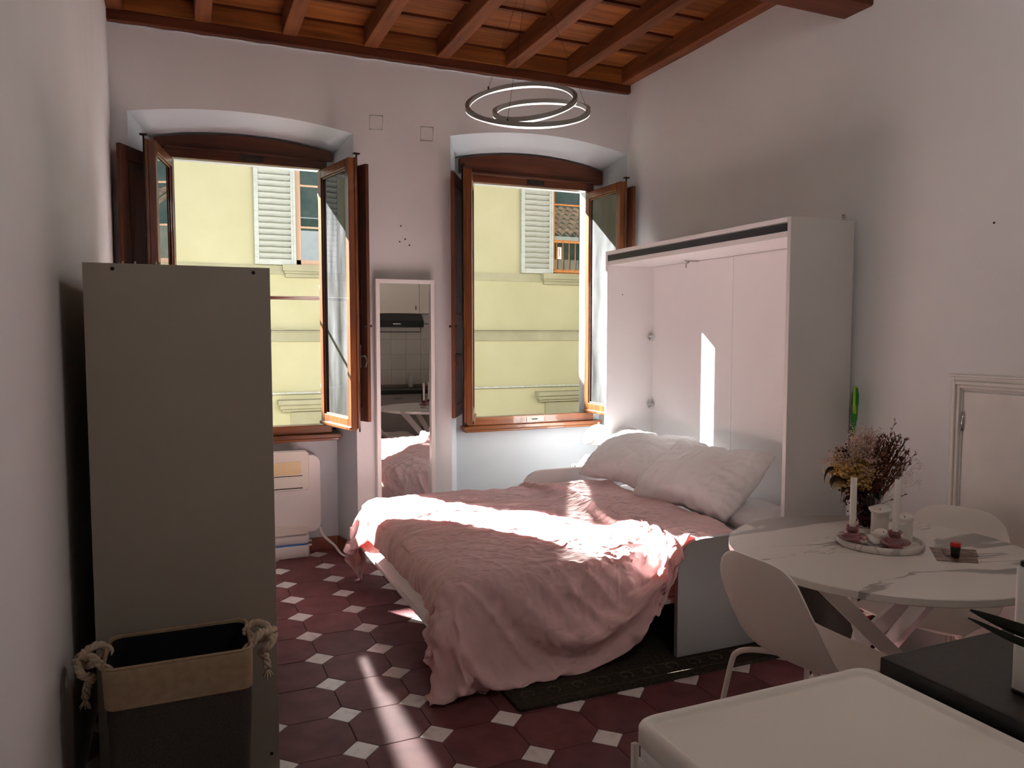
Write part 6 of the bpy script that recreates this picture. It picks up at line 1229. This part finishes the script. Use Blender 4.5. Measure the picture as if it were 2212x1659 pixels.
m.build('pink_baby_breath', F['pink'], fl_, kind='stuff')
m = MB()
for (ax, up, fw_) in ((.19, .32, .03), (.22, .30, .0), (.17, .22, .02), (.20, .20, .0), (.15, .34, .04)): spray(m, W(ax*.1, .05), W(ax, up, fw_), 13, .038, .0008, .0013, sub=5)
m.build('pale_airy_sprig', F['pink'], fl_, kind='stuff')
m = MB()
for k in range(12):
    ax = rf_.uniform(-.13, -.01); up = .20+.10*rf_.random()+(.03 if ax > -.06 else 0); spray(m, W(ax*.15, .05), W(ax, up, rf_.uniform(-.05, .03)), 26, .036, .0011, .0058, sub=5)
m.build('ochre_bobble_flower', F['ochre'], fl_, kind='stuff')
m = MB()
for k in range(5):
    ax = rf_.uniform(-.17, -.12); spray(m, W(ax*.15, .05), W(ax, rf_.uniform(.18, .25), rf_.uniform(-.04, .02)), 11, .024, .001, .0064, sub=3)
m.build('cream_bobble_flower', F['cream'], fl_, kind='stuff')
m = MB()                                                                 # brown heather-like stems fanning right
for k in range(110):
    ax = .0+.16*rf_.random()**.9; up = .26+.14*rf_.random()-.25*max(0, ax-.12); fw_ = rf_.uniform(-.05, .05)
    b0 = W(rf_.uniform(-.02, .02), .02, rf_.uniform(-.02, .02)); tp = W(ax, up, fw_); pts = catmull([b0, (b0+tp)/2+W(-.012, .01), tp], 5)
    m.tube(pts, .0011, 3, cap=False)
    for q in range(14):
        p = pts[min(len(pts)-1, int(len(pts)*rf_.uniform(.45, 1)))]; d = (tp-b0).normalized()*.012+Vector((rf_.gauss(0, 1), rf_.gauss(0, 1), rf_.gauss(0, 1)))*.006
        m.tube([p, p+d*.5, p+d], [.0008, .0026, .0005], 4, cap=False)
m.build('brown_heather', F['brown'], fl_, kind='stuff')
for (ax, up, n_) in ((.110, .465, 15), (.135, .40, 12), (.20, .33, 10), (.16, .155, 8)):        # leafy spikes standing above the rest
    m = MB(); b0 = W(.01, .08); tp = W(ax, up); pts = catmull([b0, (b0+tp)/2+W(-.015, .0), tp], 10); m.tube(pts, .0010, 4, cap=False)
    for q in range(n_):
        p = pts[len(pts)-1-q]; sg = 1 if q % 2 else -1; d = (tp-b0).normalized()*.014+cr*sg*.010; s_ = cf*.002
        c_ = p+d*.5; m.add([p, c_+cr*.003+s_, p+d, c_-cr*.003-s_], [(0, 1, 2, 3)]); m.tube([p, p+d*.55, p+d], [.0006, .0022, .0004], 4, cap=False)
    m.build('leafy_spike', F['brown'], fl_)
m = MB()                                                                 # trailing wine-red seed heads on the left
for k in range(240):
    t_ = rf_.random(); p = W(-.075+.05*t_+rf_.gauss(0, .018), .20-.17*t_+rf_.gauss(0, .012), -.03+rf_.gauss(0, .02)); m.ball(p, rf_.uniform(.0035, .0065), 5, 4)
for k in range(8): m.tube(catmull([W(0, .03), W(-.03, .12), W(-.09+.01*k, .20), W(-.11+.01*k, .12)], 5), .0012, 3, cap=False)
m.build('wine_seed_head', F['wine'], fl_, kind='stuff')
m = MB()
for k in range(60): p = W(-.092+rf_.gauss(0, .014), .325+rf_.gauss(0, .018), .03+rf_.gauss(0, .012)); m.ball(p, rf_.uniform(.003, .006), 5, 4); 
m.tube(catmull([W(0, .05), W(-.05, .2), W(-.092, .33)], 5), .0015, 4); m.build('dark_seed_head', F['dark'], fl_, kind='stuff')
for (pts_, wd_) in (([(-.08, .22), (-.15, .27), (-.185, .255), (-.195, .20)], .010), ([(-.08, .20), (-.13, .235), (-.165, .21), (-.15, .165)], .014), ([(-.03, .17), (-.08, .20), (-.115, .185), (-.12, .15)], .012), ([(.0, .2), (-.02, .16), (-.09, .15), (-.11, .13)], .010)):
    P_ = catmull([W(a, b, -.03) for a, b in pts_], 6); m = MB(); n_ = len(P_); L_ = [P_[i]+W(0, wd_*math.sin(math.pi*i/(n_-1))*.6, wd_*math.sin(math.pi*i/(n_-1))) for i in range(n_)]; R_2 = [P_[i]-W(0, wd_*math.sin(math.pi*i/(n_-1))*.6, wd_*math.sin(math.pi*i/(n_-1))) for i in range(n_)]
    m.loft([L_, P_, R_2], False, False, True, closed=False); m.build('curled_leaf', F['dark'], fl_)

# ---------------------------------------------------------------- shell chairs
def shell_pt(u, v):
    """u 0..1 from seat front over the bend to the top of the back, v -1..1 across"""
    prof = catmull([(.228, 0, .425), (.215, 0, .440), (.12, 0, .445), (.0, 0, .437), (-.10, 0, .438), (-.175, 0, .468), (-.225, 0, .54), (-.255, 0, .64), (-.280, 0, .74), (-.295, 0, .825)], 6)
    wdt = [.190, .212, .218, .222, .224, .225, .222, .215, .200, .178]
    f = u*(len(prof)-1); i = min(int(f), len(prof)-2); p = prof[i].lerp(prof[i+1], f-i)
    g = u*(len(wdt)-1); j = min(int(g), len(wdt)-2); w_ = wdt[j]+(wdt[j+1]-wdt[j])*(g-j)
    bend = math.exp(-((u-.60)/.20)**2)
    x = p.x; z = p.z; v2 = abs(v)
    # sides curl up at the seat and forward at the back
    z += .020*bend*v2**3 + (.006*v2**4 if u < .5 else 0) - .055*max(0, (u-.7)/.3)**2*v2**4
    x += .055*bend*v2**2.5 + .028*max(0, (u-.6)/.4)*v2**2
    if u < .1: x -= .02*(1-u/.1)*v2**3
    return Vector((x, w_*v, z))
def make_chair(label, loc, rz):
    c = thing('shell_chair', label, 'chair', loc, rz, 'white shell chairs at the round table')
    m = MB(); nu, nv = 44, 22
    m.loft([[shell_pt(i/nu, -1+2*j/nv) for j in range(nv+1)] for i in range(nu+1)], False, False, True, closed=False)
    o = m.build('seat_shell', M['chair_shell'], c); s = o.modifiers.new('thick', 'SOLIDIFY'); s.thickness = .007; s.offset = -1
    bv = o.modifiers.new('bevel', 'BEVEL'); bv.width = .002; bv.segments = 2; bv.limit_method = 'ANGLE'
    for sx, sy in ((1, 1), (1, -1), (-1, 1), (-1, -1)):
        t_ = MB(); x0 = .10*sx
        t_.tube(catmull([(x0*.6, .05*sy, .418), (x0, .11*sy, .418), (x0*1.5, .16*sy, .414), (x0*1.78, .195*sy, .395), (x0*1.92, .21*sy, .35), (x0*2.2, .235*sy, .15), (x0*2.4, .255*sy, .008)], 5), .0105, 10)
        l = t_.build('leg', M['chair_shell'], c)
        f = MB(); f.tube([(x0*2.4, .255*sy, 0), (x0*2.4, .255*sy, .012)], .013, 8); f.build('foot_cap', M['white_plastic'], l)
    m = MB(); m.box(-.08, .08, -.06, .06, .407, .43); m.build('mount_plate', M['chair_shell'], c, bevel=.003)
    return c
make_chair('white plastic shell chair with its back to the washing machine side', (2.055, 2.045, 0), math.radians(2))
make_chair('white plastic shell chair across the table beside the low wall door', (2.83, 2.19, 0), math.radians(196))

# ---------------------------------------------------------------- storage bin under the table, green mop handle by the wall
sb = thing('waste_bin', 'dark grey bin with a green bag under the table by the cabinet', 'bin', (2.93, 2.80, 0))
m = MB(); m.loft([[(x, y, z) for x, y in rrect(.30+.06*z, .28+.06*z, .04, 5)] for z in (0, .01, .2, .40, .42)], True, False); m.loft([[(x, y, z) for x, y in rrect(.29+.06*z, .27+.06*z, .04, 5)] for z in (.42, .2)], False, True); m.build('bin_body', M['grey_fabric'], sb)
m = MB(); rings = []
for k, (z, g) in enumerate(((.36, .006), (.42, .010), (.425, -.004), (.36, -.03))): rings.append([(x*(1+.02*math.sin(9*i*.3)), y*(1+.02*math.cos(7*i*.3)), z+.012*math.sin(i*1.1)*(k == 0)) for i, (x, y) in enumerate(rrect(.325+2*g, .305+2*g, .04, 5))])
m.loft(rings, False, False); m.build('green_bag', mat('green_bag', (.10, .17, .06), (.15, .24, .09), rough=.4, scale=14), sb)
m = MB(); m.box(-.05, -.015, -.155, -.152, .22, .33); m.build('paper_tag', M['white_plastic'], sb)
m = MB(); m.box(-.045, -.020, -.1555, -.155, .235, .275); m.box(-.04, -.025, -.1555, -.155, .29, .315); m.build('tag_print', M['iron'], sb)
m = MB(); m.box(.0, .08, -.158, -.152, .22, .26); m.build('red_tag', M['red'], sb)
mp = thing('mop', 'green mop handle end with a lime loop leaning in the corner behind the cabinet', 'mop', (3.12, 2.955, 0))
m = MB(); m.tube([(.02, 0, .004), (.075, -.004, 1.05)], .010, 8); m.build('pole', M['white_plastic'], mp)
m = MB(); m.tube(catmull([(.075, -.004, 1.045), (.079, -.005, 1.12), (.082, -.006, 1.20), (.083, -.006, 1.27), (.085, -.006, 1.30)], 4), [.011]*2+[.012]*3+[.015]*4+[.018]*4+[.013]*3+[.009], 12); m.build('grip', M['green'], mp)
m = MB(); m.tube(catmull([(.070, -.022, 1.19), (.060, -.024, 1.17), (.056, -.024, 1.22), (.060, -.02, 1.27), (.075, -.008, 1.305), (.088, -.006, 1.295)], 5), [.004, .007, .009]+[.006]*30, 8) if False else m.tube(catmull([(.066, -.020, 1.165), (.058, -.024, 1.20), (.058, -.022, 1.25), (.070, -.012, 1.30), (.088, -.006, 1.30)], 5), [.004]+[.009]*6+[.006]*14, 8); m.build('hanging_loop', M['lime'], mp)
m = MB(); m.box(-.12, .10, -.05, .03, .0, .045); m.build('mop_head', M['grey_fabric'], mp, bevel=.01)

# ---------------------------------------------------------------- washing machine and kitchen run
wm = thing('washing_machine', 'white washing machine top with raised rounded rim in the right foreground', 'washing machine', (1.066, .90, 0))
w_, d_ = .60, .62
def RR(z, k, r=.035): return [(x, y, z) for x, y in rrect(w_-2*k, d_-2*k, r, 7)]
m = MB(); m.loft([RR(z, k) for z, k in ((.01, .006), (.02, .003), (.80, .003), (.808, .010))], True, True, False); m.build('body', M['white_plastic'], wm, bevel=.001)
m = MB(); m.loft([RR(.808, .008), RR(.812, .0), RR(.842, .0), RR(.849, .003), RR(.855, .010), RR(.855, .016), RR(.849, .021, .03), RR(.842, .024, .028)], True, True, True); m.build('top_cover', M['chair_shell'], wm)
m = MB(); m.box(-.302, -.296, .10, .285, .35, .79); m.box(-.302, -.296, -.29, .09, .35, .79); m.build('side_pressing', M['white_plastic'], wm, bevel=.004)
m = MB(); m.box(-.303, -.290, .296, .308, .70, .806); m.build('front_trim', M['chair_shell'], wm, bevel=.002)
for a in (-1, 1):
    for c in (-1, 1):
        m = MB(); m.tube([(.22*a, .26*c, 0), (.22*a, .26*c, .02)], .022, 10); m.build('foot', M['black'], wm)
ct = thing('worktop', 'black kitchen worktop beside the washing machine', 'worktop', (2.3, .8, 0))
def Ct(mb, n, m_, bevel=.003, **k):
    o = mb.build(n, m_, ct, bevel=bevel, **k); o.matrix_parent_inverse = Matrix.Translation((-2.3, -.8, 0)); return o
Ct(bx(1.39, XR, YF, 1.185, .845, .875), 'worktop_slab', M['black_top'])
Ct(bx(1.386, XR, 1.178, 1.187, .845, .8755), 'edge_strip', M['black'])
Ct(bx(1.384, 1.392, YF, 1.187, .825, .8755), 'edge_strip', M['black'])
bc = thing('kitchen_base_cabinet', 'dark grey-fronted kitchen cabinet under the black worktop', 'cabinet', (2.3, .8, 0))
for k in range(3):
    xa = 1.40+k*.62; o = bx(xa, xa+.61, YF+.02, 1.13, .08, .845).build('carcass', M['black'], bc); o.matrix_parent_inverse = Matrix.Translation((-2.3, -.8, 0))
    o = bx(xa+.004, xa+.606, 1.13, 1.148, .10, .825).build('door', M['kitchen_front'], bc, bevel=.002); o.matrix_parent_inverse = Matrix.Translation((-2.3, -.8, 0))
    h = bx(xa+.25, xa+.36, 1.148, 1.17, .77, .78).build('handle', M['steel'], o, bevel=.003)
wh = thing('white_canister', 'tall white box with a dark rim at the right picture edge on the worktop', 'container', (1.57, .845, .876))
o = rb(0, .255, .17, .15, .012, M['white_plastic'], 'box_body', wh, cx=.0, cy=.05); rb(.25, .262, .165, .145, .012, M['black'], 'dark_rim', wh, cx=0, cy=.05, bz=.004)
rb(.0, .008, .172, .152, .012, M['black'], 'base_ring', wh, cx=0, cy=.05, bz=.002)
pl = thing('potted_plant', 'dark plant with long pointed leaves reaching in from the right edge', 'plant', (1.56, .72, .876))
m = MB(); m.lathe([(.05, 0), (.055, .005), (.068, .10), (.070, .11), (.064, .11), (.062, .095), (.001, .09)], n=24, cap0=True); m.build('pot', M['black'], pl)
def blade(pts, w0):
    m = MB(); P_ = catmull(pts, 8); n_ = len(P_); A, B_, C_ = [], [], []
    for i, p in enumerate(P_):
        s_ = i/(n_-1); ww = w0*(math.sin(math.pi*min(1, (1-s_)*1.15+.02))**.7 if s_ > .3 else .75+.25*s_/.3)
        t_ = (P_[min(i+1, n_-1)]-P_[max(i-1, 0)]).normalized(); q = t_.cross(Vector((cf.x, cf.y, .2))).normalized()
        A.append(p+q*ww); B_.append(p+Vector((0, 0, -ww*.1))); C_.append(p-q*ww)
    m.loft([A, B_, C_], False, False, True, closed=False); o = m.build('leaf', M['leaf'], pl); o.modifiers.new('t', 'SOLIDIFY').thickness = .002
def toL(p): return Vector(p)-Vector((1.56, .72, .876))
blade([toL((1.565, .72, .985)), toL((1.535, .80, 1.01)), toL((1.45, .90, 1.02)), toL((1.338, .952, 1.066))], .014)
blade([toL((1.56, .725, .98)), toL((1.53, .80, .985)), toL((1.44, .90, 1.00)), toL((1.337, .955, 1.050))], .008)
for an in (20, 80, 150, 300):
    a_ = math.radians(an); blade([(0, 0, .09), (.04*math.cos(a_), .04*math.sin(a_), .17), (.10*math.cos(a_), .10*math.sin(a_), .24)], .012)
# kitchen seen in the tall mirror: tiles, hood, wall cupboard, soap bottle
tw = MB(); tw.box(1.58, XR-.002, YF-.004, YF+.003, .88, 1.72); tw.build('tile_grout', M['kitchen_front'], wall_front)
for i in range(8):
    for j in range(4):
        t_ = MB(); xa = 1.60+i*.2; za = .90+j*.2; 
        if xa+.2 > XR: continue
        t_.box(xa+.0015, xa+.1985, YF-.002, YF+.007, za+.0015, za+.1985); t_.build('wall_tile', M['tile_wall'], wall_front, bevel=.002)
hd = thing('cooker_hood', 'black cooker hood under the wall cupboard, seen in the tall mirror', 'cooker hood', (2.42, YF+.01, 1.66))
m = MB(); m.add([(-.3, 0, 0), (.3, 0, 0), (.3, .48, 0), (-.3, .48, 0), (-.3, 0, .17), (.3, 0, .17), (.3, .36, .17), (-.3, .36, .17), (-.3, .48, .08), (.3, .48, .08)],
      [(0, 3, 2, 1), (4, 5, 6, 7), (0, 1, 5, 4), (3, 8, 9, 2), (8, 7, 6, 9), (1, 2, 9, 6, 5), (0, 4, 7, 8, 3)]); m.build('hood_body', M['black'], hd, bevel=.003)
m = MB()
for k in range(10): m.box(-.2+k*.042, -.17+k*.042, .365, .372, .11, .155)
m.build('vent_slots', M['dark_strip'], hd); m = MB(); m.tube([(-.27, .44, 0), (-.27, .44, -.06), (.27, .44, -.06), (.27, .44, 0)], .006, 6); m.build('front_rail', M['black'], hd)
m = MB(); m.box(-.10, .0, .481, .483, .035, .05); m.build('control_strip', M['steel'], hd)
wc = thing('wall_cupboard', 'cream kitchen wall cupboard above the hood, seen in the tall mirror', 'cupboard', (2.3, YF+.002, 1.835))
m = MB(); m.box(-.7, .95, 0, .33, 0, .95); m.build('carcass', M['cream'], wc)
for k in range(3):
    m = MB(); m.box(-.698+k*.55, -.152+k*.55, .33, .348, .002, .948); o = m.build('door', M['cream'], wc, bevel=.002)
    q = MB(); q.tube([(-.20+k*.55, .365, .05), (-.20+k*.55, .365, .10)], .006, 6); q.build('handle', M['black'], o)
sp = thing('soap_bottle', 'white pump bottle on the kitchen worktop, seen in the tall mirror', 'bottle', (2.62, .62, .876))
m = MB(); m.lathe([(.028, 0), (.03, .004), (.03, .13), (.024, .145), (.010, .152), (.010, .17)], n=20, cap0=True, cap1=True); m.build('bottle_body', M['white_plastic'], sp)
m = MB(); m.tube([(0, 0, .165), (0, 0, .20), (.03, 0, .20)], .006, 8); m.build('pump', M['white_plastic'], sp)

# ---------------------------------------------------------------- double-loop pendant
pn = thing('ring_pendant', 'double-loop ring pendant lamp with a lit underside hanging from thin wires', 'pendant lamp', (0, 0, 0))
Fx = 1661.0
def ray(x, y, depth): return Vector((0, 0, H))+(_r*((x-1106)/Fx)-_u*((y-829.5)/Fx)+_f)*depth
D0 = 4.15
CP = []
for (cx, hw, ya, yb, ye, dd, sg) in ((1126, 117, 238, 218, 189.5, .29, -1), (1155.5, 87.5, 218, 249, 261.5, -.20, 1), (1170, 101.5, 249, 245, 224.5, .23, -1), (1140, 131, 245, 238, 277, -.29, 1)):
    ext = ye-(ya+yb)/2
    for k in range(40):
        th = math.pi*k/40; CP.append(ray(cx+sg*hw*math.cos(th), ya+(yb-ya)*(1-math.cos(th))/2+ext*math.sin(th), D0+dd*math.sin(th)))
bodyR, glowR = [], []
n_ = len(CP)
for i, p in enumerate(CP):
    t_ = (CP[(i+1) % n_]-CP[i-1]); t_.z = 0; t_.normalize(); s_ = Vector((-t_.y, t_.x, 0)); U = Vector((0, 0, 1))
    bodyR.append([p+s_*.011+U*.004, p+s_*.011+U*.028, p-s_*.011+U*.028, p-s_*.011+U*.004]); glowR.append([p+s_*.0095+U*.004, p+s_*.0095-U*.001, p-s_*.0095-U*.001, p-s_*.0095+U*.004])
m = MB(); m.loft(bodyR+[bodyR[0]], False, False, False); m.build('ring_body', M['lamp_grey'], pn)
m = MB(); m.loft(glowR+[glowR[0]], False, False, False); m.build('diffuser', M['diffuser'], pn)
topc = ray(1146, -150, D0); topc.z = 3.60
m = MB(); m.lathe([(.001, .0), (.06, 0), (.06, .03), (.001, .03)], c=topc, n=24); m.build('ceiling_rose', M['lamp_grey'], pn)
for (x, y, d) in ((1055, 191, .20), (1096, 262, -.17), (1267, 232, .09)):
    a_ = ray(x, y, D0+d); m = MB(); m.tube([a_, topc], .0011, 4); m.tube([a_-Vector((0, 0, .006)), a_+Vector((0, 0, .010))], .005, 6); m.build('wire', M['iron'], pn)

gl = thing('added_fill_globe', 'added glowing globe for fill light above the kitchen, unseen behind the camera', 'fill light', (1.75, 1.05, 3.0))  # added out of view to brighten the room
m = MB(); m.ball((0, 0, 0), .2, 28, 16); m.build('fill_globe', M['globe'], gl)
m = MB(); m.tube([(0, 0, .19), (0, 0, .50)], .008, 8); m.lathe([(.001, .47), (.05, .47), (.05, .50), (.001, .50)], n=20); m.build('stem', M['lamp_grey'], gl)
